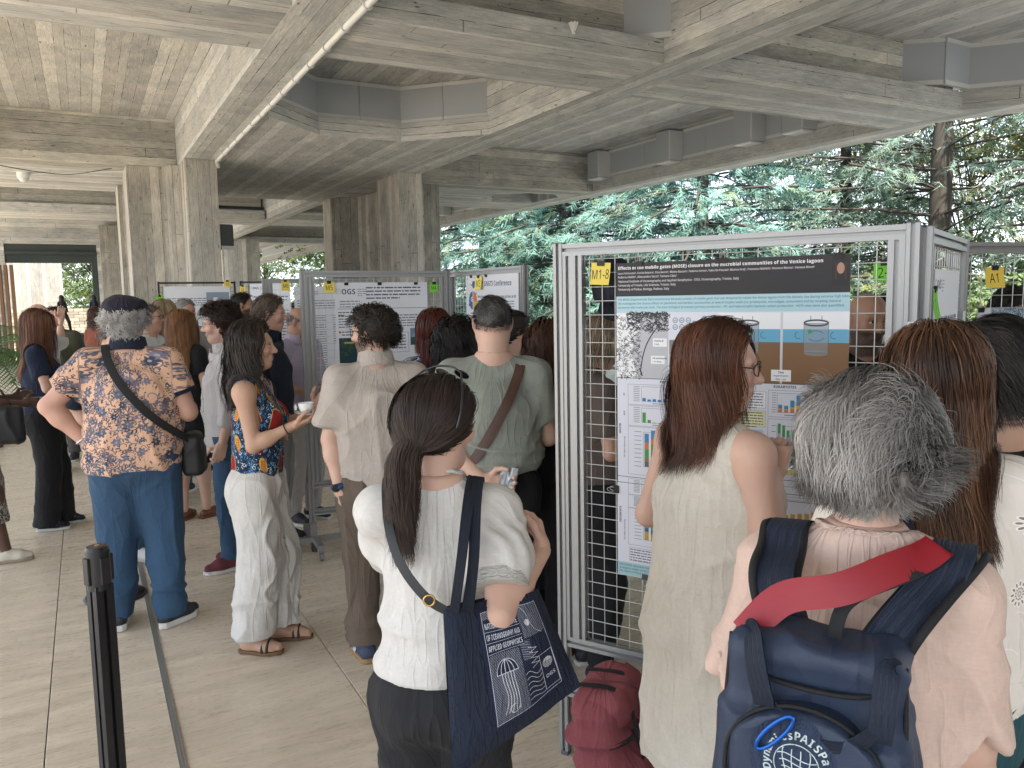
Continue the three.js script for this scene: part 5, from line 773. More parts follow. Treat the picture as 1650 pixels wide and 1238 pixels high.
// ---------- the visitors ----------
const denim = [0.035, 0.085, 0.16], navy = [0.012, 0.018, 0.04], blackC = [0.012, 0.012, 0.014];
const shoeDark = std(lin(0.02, 0.022, 0.028), 0.6), leather = std(lin(0.18, 0.06, 0.025), 0.5);
// printed fabrics
const paisley = (() => {
  const [cv, c] = canvasOf(1024, 1024), r = rngOf(12); c.fillStyle = '#d9ae90'; c.fillRect(0, 0, 1024, 1024);
  const cols = ['#4b5566', '#5d6675', '#3c3d4c', '#6d6068', '#7a7484'];
  const each = (fn) => { for (const dx of [-1024, 0, 1024]) for (const dy of [-1024, 0, 1024]) { c.save(); c.translate(dx, dy); fn(); c.restore(); } };
  const scroll = (x, y, s, a, k) => { c.save(); c.translate(x, y); c.rotate(a); c.scale(s, s * k); c.lineCap = 'round'; c.lineWidth = 5; c.beginPath(); for (let t = 0; t < 7.5; t += 0.15) { const R = 46 - t * 5.6; c.lineTo(Math.cos(t) * R + t * 3, Math.sin(t) * R); } c.stroke(); for (let t = 0.3; t < 4; t += 0.5) { const R = 46 - t * 5.6; c.beginPath(); c.ellipse(Math.cos(t) * (R + 11) + t * 3, Math.sin(t) * (R + 11), 10, 4.5, t + 0.7, 0, 7); c.fill(); } c.restore(); };
  for (let i = 0; i < 92; i++) { const x = r() * 1024, y = r() * 1024, s = rr(1.0, 2.1, r), a = r() * 6.3, k = r() < 0.5 ? 1 : -1, col = cols[i % 5]; each(() => { c.strokeStyle = c.fillStyle = col; scroll(x, y, s, a, k); }); }
  for (let i = 0; i < 44; i++) { const x = r() * 1024, y = r() * 1024, s = rr(1.0, 2.1, r), col = cols[(i * 3) % 5]; each(() => { for (let k = 0; k < 6; k++) { c.fillStyle = col; c.beginPath(); c.ellipse(x + Math.cos(k * 1.05) * 17 * s, y + Math.sin(k * 1.05) * 17 * s, 13 * s, 8 * s, k * 1.05, 0, 7); c.fill(); } c.fillStyle = '#9a97a0'; c.beginPath(); c.arc(x, y, 7 * s, 0, 7); c.fill(); }); }
  for (let i = 0; i < 420; i++) { const x = r() * 1024, y = r() * 1024, a = r() * 6, l = rr(8, 20, r), col = cols[i % 5]; each(() => { c.fillStyle = col; c.beginPath(); c.ellipse(x, y, l, l * 0.4, a, 0, 7); c.fill(); }); }
  const t = texOf(cv); t.repeat.set(2.0, 2.0); return t;
})();
const waxPrint = (() => {
  const [cv, c] = canvasOf(512, 512), r = rngOf(4); c.fillStyle = '#12213a'; c.fillRect(0, 0, 512, 512);
  for (let i = 0; i < 900; i++) { c.strokeStyle = ['#7fb4cf', '#3f7fae', '#d6e2ea', '#2a5f92'][i % 4]; c.lineWidth = rr(2, 5, r); c.beginPath(); const x = r() * 512, y = r() * 512; c.arc(x, y, rr(4, 11, r), r() * 6, r() * 6); c.stroke(); }
  for (const [x, y, R] of [[90, 80, 70], [330, 210, 62], [110, 370, 82], [420, 440, 70], [460, 40, 50]]) { c.fillStyle = '#8c1a1c'; c.beginPath(); c.moveTo(x - R, y + R); c.quadraticCurveTo(x - R * 0.6, y - R, x + R * 0.3, y - R * 0.8); c.quadraticCurveTo(x + R * 0.9, y, x + R, y + R); c.fill(); c.strokeStyle = '#d9a43a'; c.lineWidth = 5; c.stroke(); }
  for (const [x, y] of [[240, 80], [250, 400], [30, 230], [370, 330]]) { c.fillStyle = '#d8a23c'; c.beginPath(); c.ellipse(x, y, 30, 52, 0.3, 0, 7); c.fill(); c.strokeStyle = '#8c1a1c'; c.lineWidth = 4; for (let k = -4; k < 5; k++) { c.beginPath(); c.arc(x, y + k * 11, 20, 0.3, 2.8); c.stroke(); } }
  const t = texOf(cv); t.repeat.set(2.6, 2.6); return t;
})();
const speck = (base, cols, n, seed, rep, lo = 3, hi = 9) => { const [cv, c] = canvasOf(256, 256), r = rngOf(seed); c.fillStyle = base; c.fillRect(0, 0, 256, 256); for (let i = 0; i < n; i++) { c.fillStyle = cols[i % cols.length]; c.beginPath(); c.ellipse(r() * 256, r() * 256, rr(lo, hi, r), rr(lo * 0.5, hi * 0.5, r), r() * 6, 0, 7); c.fill(); } const t = texOf(cv); t.repeat.set(rep, rep); return t; };
const blueFloral = print(speck('#232b45', ['#c9d0e0', '#7f8aa8', '#e6e9f0', '#39456b'], 420, 3, 6)), zebra = print(speck('#c9c4ba', ['#1c1b1c', '#2a2828', '#8b867e'], 420, 8, 5, 5, 16)), darkFloral = print(speck('#101014', ['#3b3f4c', '#222630', '#8d8f98'], 160, 5, 5));
const eyelet = (() => { const [cv, c] = canvasOf(512, 512), r = rngOf(6); c.fillStyle = '#e9e0d6'; c.fillRect(0, 0, 512, 512); for (let i = 0; i < 14; i++) { const x = r() * 512, y = r() * 512; c.strokeStyle = '#f6f1ea'; c.lineWidth = 4; c.beginPath(); c.moveTo(x, y); c.quadraticCurveTo(x + 30, y - 40, x + 70, y - 30); c.stroke(); } for (const [x, y] of [[120, 120], [380, 200], [190, 380], [440, 450]]) { for (let k = 0; k < 12; k++) { const a = k * 0.5236; c.fillStyle = '#fbf7f1'; c.beginPath(); c.ellipse(x + Math.cos(a) * 40, y + Math.sin(a) * 40, 15, 9, a, 0, 7); c.fill(); c.fillStyle = '#8f7f72'; c.beginPath(); c.ellipse(x + Math.cos(a) * 40, y + Math.sin(a) * 40, 9, 4.5, a, 0, 7); c.fill(); c.beginPath(); c.arc(x + Math.cos(a + 0.26) * 22, y + Math.sin(a + 0.26) * 22, 3.5, 0, 7); c.fill(); } c.strokeStyle = '#8f8378'; c.lineWidth = 3; c.beginPath(); c.arc(x, y, 9, 0, 7); c.stroke(); } const t = texOf(cv); t.repeat.set(3.6, 3.6); return t; })();
const bare = { type: 'none', n: 0 };

// man in the patterned shirt
const p1 = person({ who: 'man in the patterned shirt', label: 'man in a peach paisley shirt and blue trousers, hand on hip, flat cap', at: [0.2, -4.78], face: 14, H: 1.81, girth: 1.22, belly: 0.5, skin: 'rosy', seed: 3, limb: 1.15,
  head: [12, 0, 0], feet: { L: [0.13, -0.02, 8], R: [0.15, -0.06, 40] }, arms: { L: { u: [0.85, -0.9, -0.12], f: [-0.62, -0.78, 0.06], hd: [-0.75, -0.35, 0.35], n: [-0.3, 0.2, 1], curl: 0.35 }, R: { u: [0.32, -1, 0.02], f: [-0.2, 0.1, 1], curl: 0.5 } },
  top: { mat: print(paisley), sleeve: 0.62, ease: 0.03, hem: 0.49, fold: 0.012, trim: cloth(navy), collar: cloth(navy), folds: { fx: 7, fy: 3 }, cell: 0.01, uv: (x, y, z) => (Math.abs(x) > 0.225 ? [z + x * 0.7, y + 0.13] : [Math.atan2(x, -z) * 0.2, y]) }, bottom: { mat: cloth([0.035, 0.085, 0.16]), ease: 0.022, hemR: 0.078, hem: 0.035, top: 0.57, fold: 0.011, kneeR: 0.008, folds: { fx: 8, fy: 2.6, bamp: 1.6 } }, shoes: { mat: shoeDark, sole: 0.034 },
  hair: { c: [0.2, 0.19, 0.18], c2: [0.62, 0.6, 0.57], th: 0.016, n: 1500, len: 0.075, w: 0.0055, curl: 0.007, turns: 1.3, seg: 9, nape: -0.085, rootLow: -0.08, bald: 0.06, rise: 0.5, grav: 0.15, pow: 1, jit: 0.6, rough: 0.006 } });
{
  const c = follow(p1, 'flat_cap', 'dark navy flat cap worn over curly grey hair', 'cap'), hp = p1.hpnt, fcap = cloth([0.022, 0.02, 0.035]);
  mesh('crown', solid([p1.heF([0, 0.062, -0.02], [0.104, 0.062, 0.122], 0.02), cutBy((x, y, z) => { const [a, b, e] = p1.inHead(x, y, z); return 0.032 + 0.18 * (e + 0.02) * 0.3 - b; }, 0.012)], 0.0055, { disp: folds(0.007, 4, { fx: 14, fy: 14 }) }), fcap, c);
  mesh('peak', solid([p1.heF([0, 0.05, 0.1], [0.075, 0.012, 0.055], 0.02)], 0.005), fcap, c);
  const bag = follow(p1, 'shoulder_bag', 'black shoulder bag hanging at the hip of the paisley shirt man', 'bag'), F = topField(p1);
  mesh('bag', solid([rbox([-0.29, 0.93, 0.06], [0.05, 0.115, 0.1], 0.03), rbox([-0.33, 0.9, 0.06], [0.025, 0.07, 0.08], 0.02, 0.02)], 0.007, { disp: folds(0.006, 8) }), std(lin(0.014, 0.014, 0.015), 0.55), bag);
  mesh('strap', band([[-0.27, 1.0, 0.06], [-0.24, 1.06, -0.1], [-0.1, 1.22, -0.22], [0.05, 1.42, -0.18], [0.1, 1.54, -0.05], [0.08, 1.5, 0.1], [-0.05, 1.3, 0.2], [-0.2, 1.1, 0.2], [-0.27, 1.0, 0.1]], 0.042, 0.004, F, 0.026, 90), std(lin(0.012, 0.012, 0.012), 0.8), bag);
  const w = follow(p1, 'wristwatch', 'steel wristwatch on the arm held at the hip', 'watch'), a = p1.arm.L, q = new THREE.Quaternion().setFromUnitVectors(V3(0, 0, 1), V3(...a.fo)); mesh('bracelet', new THREE.TorusGeometry(0.036, 0.006, 8, 26).applyQuaternion(q).translate(...add3(a.w, a.fo, -0.02)), clipSteel, w);
}
// woman with the cup
const p2 = person({ who: 'woman with the cup', label: 'dark-haired woman in a blue and red wax print top holding a cup', at: [0.73, -4.11], face: 116, H: 1.66, sex: 'f', girth: 0.9, skin: 'warm', seed: 5, head: [-4, 0, 0], feet: { L: [0.07, 0.09, 4], R: [0.08, -0.02, 8] },
  arms: { R: { u: [0.08, -1, 0.16], f: [-0.12, 0.5, 1], hd: [-0.25, 0.3, 1], n: [-0.3, 1, 0], curl: 0.35, grip: 0.35, thumb: 0.2 }, L: { u: [0.1, -0.95, 0.4], f: [-0.15, 0.6, 0.85], hd: [0.1, 0.8, 0.8], n: [-0.9, 0.3, 0.2], curl: 0.1, spread: 2.5, thumb: 0 } },
  top: { name: 'top', mat: print(waxPrint), sleeve: -1, ease: 0.012, hem: 0.545, width: 0.92, fold: 0.006, neck: [0.87, 0.03, 0.085, 0.06], cell: 0.008 }, bottom: { mat: cloth([0.72, 0.69, 0.64]), ease: 0.016, hem: 0.062, hemR: 0.1, kneeR: 0.035, top: 0.6, fold: 0.012, folds: { fx: 15, fy: 0.9 } }, shoes: { type: 'sandal', mat: std(lin(0.02, 0.018, 0.016), 0.6) },
  hair: { c: [0.014, 0.01, 0.008], c2: [0.045, 0.03, 0.022], th: 0.016, n: 3600, len: 0.3, w: 0.005, seg: 14, nape: -0.09, wave: 0.009, curl: 0.003, turns: 0.7, grav: 0.75, comb: (a, b, e) => [a * 3, -0.35, -1.3], jit: 0.16, layer: 0.026, over: -0.012 } });
{
  const h = p2.hands.R, c = follow(p2, 'coffee_cup', 'small white coffee cup on a saucer held by the dark-haired woman', 'cup'), o = h.at([0.0, 0.085, 0.03]), por = std(lin(0.78, 0.78, 0.76), 0.22);
  const cup = mesh('cup', new THREE.LatheGeometry([[0, 0.006], [0.018, 0.006], [0.02, 0], [0.022, 0.004], [0.034, 0.022], [0.039, 0.05], [0.0365, 0.05], [0.031, 0.024], [0, 0.014]].map((p) => new THREE.Vector2(...p)), 32).translate(o[0], o[1] + 0.012, o[2]), por, c); mesh('handle', new THREE.TorusGeometry(0.013, 0.0035, 8, 18).translate(o[0] + 0.0, o[1] + 0.04, o[2] - 0.05).rotateY(0), por, cup); mesh('coffee', new THREE.CylinderGeometry(0.033, 0.03, 0.002, 24).translate(o[0], o[1] + 0.046, o[2]), std(lin(0.05, 0.022, 0.01), 0.15), cup);
  mesh('saucer', new THREE.LatheGeometry([[0, 0], [0.03, 0], [0.065, 0.012], [0.066, 0.014], [0.03, 0.006], [0, 0.005]].map((p) => new THREE.Vector2(...p)), 36).translate(o[0], o[1] + 0.004, o[2] + 0.012), por, c);
  const b = follow(p2, 'bracelet', 'thin dark bracelet on the arm holding the cup', 'bracelet'), a = p2.arm.R; mesh('band', new THREE.TorusGeometry(0.029, 0.003, 6, 22).applyQuaternion(new THREE.Quaternion().setFromUnitVectors(V3(0, 0, 1), V3(...a.fo))).translate(...add3(a.w, a.fo, -0.04)), M.black, b);
}
// man in the pale grey shirt
person({ who: 'man in the pale grey shirt', label: 'curly-haired man in a pale grey buttoned shirt and jeans, in profile', at: [0.79, -5.5], face: -92, H: 1.735, girth: 0.93, skin: 'fair', seed: 7, stubble: 0.35, head: [8, 4, 0], feet: { L: [0.08, 0.06, 10], R: [0.1, -0.05, 14] }, arms: { L: { u: [0.1, -1, 0.05], f: [0.0, -1, 0.3], curl: 0.5 }, R: { u: [0.3, -1, -0.2], f: [-0.3, -0.85, 0.35], curl: 0.6 } }, glasses: { mat: std(lin(0.3, 0.28, 0.25), 0.3, { metalness: 0.8 }) },
  top: { mat: cloth([0.55, 0.53, 0.53]), sleeve: 1.55, ease: 0.026, hem: 0.46, fold: 0.009, collar: cloth([0.56, 0.54, 0.54]), collarH: 0.034, buttons: 7 }, bottom: { mat: cloth(denim), ease: 0.012, hemR: 0.058, hem: 0.045, fold: 0.009 }, shoes: { mat: std(lin(0.13, 0.025, 0.035), 0.8), lace: M.white },
  hair: { c: [0.014, 0.009, 0.007], c2: [0.075, 0.042, 0.027], th: 0.028, n: 1500, len: 0.06, w: 0.0065, curl: 0.007, turns: 1.25, seg: 9, rise: 0.7, grav: 0.08, jit: 0.8, rough: 0.009, over: 0.012, nape: -0.06 } });
// man in the beige linen shirt
const p4 = person({ who: 'man in the beige linen shirt', label: 'man in a beige linen shirt and brown trousers, his back turned, blue watch', at: [1.25, -3.76], face: 8, H: 1.73, girth: 1.17, skin: 'fair', seed: 9, stubble: 0.8, head: [-52, 4, 0], feet: { L: [0.11, -0.03, 6], R: [0.13, 0.05, 30] }, arms: { L: { u: [0.2, -1, -0.08], f: [-0.12, -0.92, -0.22], hd: [-0.6, -0.6, -0.2], n: [-0.3, 0.3, 1], curl: 0.25, thumb: 0 }, R: { u: [0.15, -1, 0.1], f: [-0.3, 0.1, 1] } }, glasses: { mat: std(lin(0.03, 0.025, 0.02), 0.3) },
  top: { mat: cloth([0.56, 0.49, 0.43]), sleeve: 0.78, ease: 0.034, hem: 0.475, fold: 0.012, collar: cloth([0.57, 0.5, 0.44]), flare: 0.05, folds: { fx: 7.5, fy: 2 } }, bottom: { mat: cloth([0.16, 0.12, 0.09]), ease: 0.022, hemR: 0.075, hem: 0.05, fold: 0.012 }, shoes: { mat: std(lin(0.05, 0.065, 0.11), 0.8), soleMat: std(lin(0.32, 0.2, 0.09), 0.7), stripes: 1, lace: M.white },
  hair: { c: [0.014, 0.011, 0.009], c2: [0.06, 0.042, 0.03], th: 0.022, n: 1500, len: 0.055, w: 0.006, curl: 0.005, turns: 1.1, seg: 8, rise: 0.45, grav: 0.15, jit: 0.6, rough: 0.007, over: 0.01 } });
{ const w = follow(p4, 'wristwatch', 'blue banded wristwatch on the beige shirt man', 'watch'), a = p4.arm.L, q = new THREE.Quaternion().setFromUnitVectors(V3(0, 0, 1), V3(...a.fo)), bm = std(lin(0.015, 0.05, 0.16), 0.5); mesh('strap', new THREE.TorusGeometry(0.034, 0.007, 8, 26).scale(1, 1, 2.2).applyQuaternion(q).translate(...add3(a.w, a.fo, -0.015)), bm, w); mesh('dial', new THREE.CylinderGeometry(0.019, 0.019, 0.009, 20).rotateX(Math.PI / 2).translate(0, 0, 0).translate(...add3(add3(a.w, a.fo, -0.015), [0.02, 0, -0.034])), M.black, w); }
// woman in the white blouse
const p5 = person({ who: 'woman in the white blouse', label: 'woman in a white puff-sleeved blouse with a dark ponytail, seen from behind', at: [0.73, -1.76], face: 30, H: 1.585, sex: 'f', girth: 0.86, skin: 'fair', seed: 11, limb: 1.05, head: [36, 4, 0], feet: { L: [0.09, 0, 6], R: [0.1, 0.03, 10] },
  arms: { R: { u: [0.06, -0.8, -0.6], f: [0.5, 0.5, 0.8], hd: [-0.2, 0.6, 1], n: [-1, 0.1, 0], curl: 0.35 }, L: { u: [-0.06, -0.75, 0.66], f: [-0.5, 0.2, 1], curl: 0.4 } },
  top: { name: 'blouse', mat: cloth([0.78, 0.75, 0.71]), sleeve: 0.72, puff: 0.014, ease: 0.024, hem: 0.55, width: 1.0, fold: 0.012, trim: cloth([0.76, 0.73, 0.68]), trimW: 0.032, neck: [0.872, 0.03, 0.082, 0.05], cell: 0.0075, bunch: 0.61, folds: { fx: 7, fy: 2, bamp: 1.4 }, pleat: (x, y, z) => 0.005 * sstep(1.02, 1.26, y) * sstep(1.33, 1.29, y) * Math.sin(Math.atan2(x, -z) * 34 + noise3(x * 8, y * 6, z * 8) * 2.2) * (0.6 + 0.4 * noise3(x * 11, y * 2, 3)) },
  bottom: { mat: cloth([0.016, 0.016, 0.019], 0.85), ease: 0.02, hemR: 0.075, fold: 0.007 }, shoes: { mat: shoeDark },
  hair: { c: [0.016, 0.0105, 0.0085], c2: [0.06, 0.036, 0.026], th: 0.012, n: 9000, len: 0.31, w: 0.0022, seg: 22, nape: -0.085, wave: 0.007, clump: 20, tw: 0.7, turns: 0.5, grav: 0.5, tie: [-0.025, -0.04, -0.112], tail: [0.1, -0.15, -1], jit: 0.22, layer: 0.02, lmin: 0.55, pow: 1.4, rough: 0.0015, rise: 0.02, tip: 0.35 } });
{
  const t = follow(p5, 'sunglasses', 'sunglasses pushed up on the dark ponytail hair', 'sunglasses'), hp = p5.hpnt, gm = std(lin(0.02, 0.02, 0.022), 0.2);
  for (const sg of [1, -1]) mesh('temple', tube([hp(0.066 * sg, 0.148, 0.005), hp(0.102 * sg, 0.105, -0.03), hp(0.116 * sg, 0.05, -0.05), hp(0.113 * sg, 0.012, -0.06)], 0.0028, 18, 6), gm, t);
  for (const sg of [1, -1]) { const lens = new THREE.SphereGeometry(0.03, 16, 8, 0, 6.2832, 0, 0.9).scale(1, 0.35, 0.85); lens.applyMatrix4(new THREE.Matrix4().makeRotationX(0.7)).translate(0.034 * sg, 0.136, 0.04).scale(p5.hs, p5.hs, p5.hs).applyMatrix4(new THREE.Matrix4().makeBasis(V3(...p5.X), V3(...p5.Y), V3(...p5.Z))).translate(...p5.hc); mesh('lens', lens, std(lin(0.012, 0.012, 0.014), 0.08), t); }
  mesh('bridge', tube([hp(-0.066, 0.148, 0.005), hp(-0.03, 0.16, 0.014), hp(0, 0.162, 0.016), hp(0.03, 0.16, 0.014), hp(0.066, 0.148, 0.005)], 0.0028, 18, 6), gm, t);
  const F = topField(p5), cb = follow(p5, 'crossbody_strap', 'thin dark grey crossbody strap with a brass ring on the white blouse', 'bag strap');
  mesh('strap', band([[0.12, 1.3, 0.08], [0.12, 1.37, 0.0], [0.11, 1.34, -0.1], [0.07, 1.22, -0.18], [0.0, 1.13, -0.2], [-0.06, 1.09, -0.19]], 0.021, 0.003, F, 0.012, 70), std(lin(0.03, 0.032, 0.035), 0.6), cb);
  mesh('ring', new THREE.TorusGeometry(0.012, 0.0028, 8, 18).translate(-0.005, 1.135, -0.215), std(lin(0.5, 0.33, 0.12), 0.25, { metalness: 1 }), cb);
}
// tote bag at her side
{
  const t = follow(p5, 'tote_bag', 'navy cotton tote bag printed with a white marine drawing', 'tote bag'), cot = cloth([0.012, 0.019, 0.042]), F = topField(p5);
  const [cv, c] = canvasOf(640, 860); c.fillStyle = '#16203a'; c.fillRect(0, 0, 640, 860); const Wt = '#c9cbd0'; c.strokeStyle = c.fillStyle = Wt; c.lineWidth = 5; c.strokeRect(40, 30, 560, 800); c.lineWidth = 3;
  const hatch = (x, y, w, h, st, a) => { c.save(); c.beginPath(); c.rect(x, y, w, h); c.clip(); c.translate(x + w / 2, y + h / 2); c.rotate(a); c.lineWidth = 2.4; for (let i = -900; i < 900; i += st) { c.beginPath(); c.moveTo(-900, i); c.lineTo(900, i); c.stroke(); } c.restore(); };
  hatch(44, 34, 330, 46, 9, -0.2); hatch(44, 330, 270, 496, 12, -0.7); hatch(380, 34, 210, 250, 11, 0.9); hatch(330, 300, 90, 150, 13, 0.4); c.fillStyle = '#16203a'; c.fillRect(44, 86, 330, 234); c.fillStyle = Wt; c.font = 'bold 52px sans-serif'; c.textBaseline = 'middle';
  ['NATIONAL INSTITUTE', 'OF OCEANOGRAPHY AND', 'APPLIED GEOPHYSICS'].forEach((s, i) => { c.save(); c.translate(54, 128 + i * 78); c.scale(Math.min(1, 310 / c.measureText(s).width), 1.05); c.fillText(s, 0, 0); c.restore(); c.beginPath(); c.moveTo(44, 166 + i * 78); c.lineTo(374, 160 + i * 78); c.stroke(); });
  c.fillStyle = '#16203a'; c.lineWidth = 6; c.beginPath(); c.moveTo(90, 480); c.bezierCurveTo(100, 350, 260, 350, 270, 480); c.closePath(); c.fill(); c.stroke(); for (let i = 1; i < 5; i++) { c.beginPath(); c.moveTo(180, 386); c.quadraticCurveTo(90 + i * 36, 410, 90 + i * 36, 478); c.stroke(); } for (let i = 0; i < 5; i++) { c.beginPath(); c.moveTo(130 + i * 24, 480); c.bezierCurveTo(120 + i * 24, 600, 190 + i * 14, 640, 110 + i * 30, 780); c.stroke(); }
  c.beginPath(); c.arc(190, 760, 34, 0, 5); c.stroke(); c.lineWidth = 5; c.beginPath(); for (let i = 0; i < 9; i++) c.lineTo(390 + (i % 2) * 70, 360 + i * 22); c.stroke(); c.beginPath(); c.moveTo(420, 40); c.bezierCurveTo(520, 120, 420, 200, 560, 290); c.stroke(); c.beginPath(); c.arc(450, 170, 26, 0, 7); c.fillStyle = Wt; c.fill(); for (let i = 0; i < 6; i++) { c.beginPath(); c.moveTo(320, 560 + i * 44); c.bezierCurveTo(380, 500 + i * 50, 400, 660 + i * 30, 460, 580 + i * 44); c.stroke(); }
  c.fillStyle = '#16203a'; c.fillRect(465, 470, 130, 330); c.strokeRect(465, 470, 130, 330); c.fillStyle = Wt; c.beginPath(); c.arc(530, 570, 48, 0, 7); c.fill(); c.strokeStyle = '#16203a'; for (let i = 0; i < 5; i++) { c.beginPath(); c.moveTo(482, 560 + i * 13); c.bezierCurveTo(510, 545 + i * 13, 550, 580 + i * 13, 580, 560 + i * 13); c.stroke(); } c.fillStyle = Wt; c.textAlign = 'center'; c.font = 'bold 46px sans-serif'; c.fillText('OGS', 530, 690);
  const printM = print(texOf(cv, true, false), 0.9);
  // a slack bag: front and back sheets, wider towards the base, leaning out behind the elbow
  const C0 = { tl: [-0.03, 1.11, -0.19], tr: [-0.245, 1.12, -0.11], bl: [-0.05, 0.73, -0.23], br: [-0.34, 0.89, -0.12] }, mixv = (a, b, u) => a.map((v, i) => lerp(v, b[i], u));
  const sheet = (off, flip, u0, u1, v0, v1, lift = 0) => { const g = new THREE.PlaneGeometry(1, 1, 28, 28), p = g.attributes.position; for (let i = 0; i < p.count; i++) { const u = lerp(u0, u1, p.getX(i) + 0.5), v = lerp(v0, v1, 0.5 - p.getY(i)), q = mixv(mixv(C0.tl, C0.tr, u), mixv(C0.bl, C0.br, u), v), n = unit([-0.35, 0.1, -0.93]), b = Math.sin(Math.PI * clamp(u, 0, 1)) ** 0.6 * Math.sin(Math.PI * clamp(v * 0.92 + 0.06, 0, 1)) ** 0.7 * 0.045 + 0.008 * noise3(u * 4, v * 5, off > 0 ? 1 : 7) + 0.006 * Math.sin(u * 9 + v * 3); p.setXYZ(i, q[0] + n[0] * (off * b + lift), q[1] + n[1] * (off * b + lift) - 0.03 * u * v * 0, q[2] + n[2] * (off * b + lift)); } if (flip) g.index.array.reverse(); g.computeVertexNormals(); return g; };
  mesh('bag', merge([sheet(1, false, 0, 1, 0, 1), sheet(-0.8, true, 0, 1, 0, 1)]), cot, t); mesh('print', sheet(1, false, 0.3, 0.92, 0.04, 0.86, 0.003), printM, t);
  for (const o of [0, 0.028]) mesh('handle', band([[-0.06 - o, 1.11, -0.225], [-0.075 - o, 1.22, -0.19], [-0.085 - o * 0.6, 1.32, -0.12], [-0.09 - o * 0.5, 1.37, -0.01], [-0.1, 1.3, 0.08], [-0.16, 1.15, 0.12], [-0.24, 1.08, 0.0]], 0.026, 0.003, F, 0.006 + o * 0.15, 60, 0), cot, t);
}
// woman with the backpack
const p6 = person({ who: 'woman with the backpack', label: 'grey-haired woman in a pale pink scalloped top wearing a navy backpack', at: [1.135, -0.868], face: 60, H: 1.635, sex: 'f', girth: 1.0, skin: 'fair', seed: 13, limb: 1.06, shoulders: 0.95, head: [0, 0, 3], arms: { L: { u: [0.24, -1, 0.0], f: [0.1, -1, 0.1] }, R: { u: [0.1, -1, 0.06], f: [0.02, -1, 0.2] } },
  top: { name: 'top', mat: cloth([0.82, 0.6, 0.5]), sleeve: 0.74, ease: 0.026, flare: 0.03, hem: 0.5, fold: 0.014, scallop: 0.06, neck: [0.876, 0.02, 0.1, 0.056], cell: 0.0075, folds: { fx: 8, fy: 4 } }, bottom: { mat: cloth([0.03, 0.05, 0.09]) }, shoes: { mat: shoeDark },
  hair: { c: [0.018, 0.015, 0.013], c2: [0.55, 0.52, 0.49], th: 0.013, n: 13000, len: 0.092, w: 0.0018, seg: 9, tw: 0.8, nape: -0.066, rootLow: -0.06, crop: 0.4, wave: 0.011, turns: 0.5, grav: 0.16, clump: 17, cw: 0.86, comb: (a, b, e) => [a * 9 + 0.9 * (a > 0 ? 1 : -1) * Math.max(0, -b) * 3 + 0.35, -0.7 + b * 4, e > -0.03 ? -0.3 : -0.5], jit: 0.95, layer: 0.024, rise: 0.32, pow: 1.25, rough: 0.006, cf: 50, back: true, over: 0.012, tip: 0.1 } });
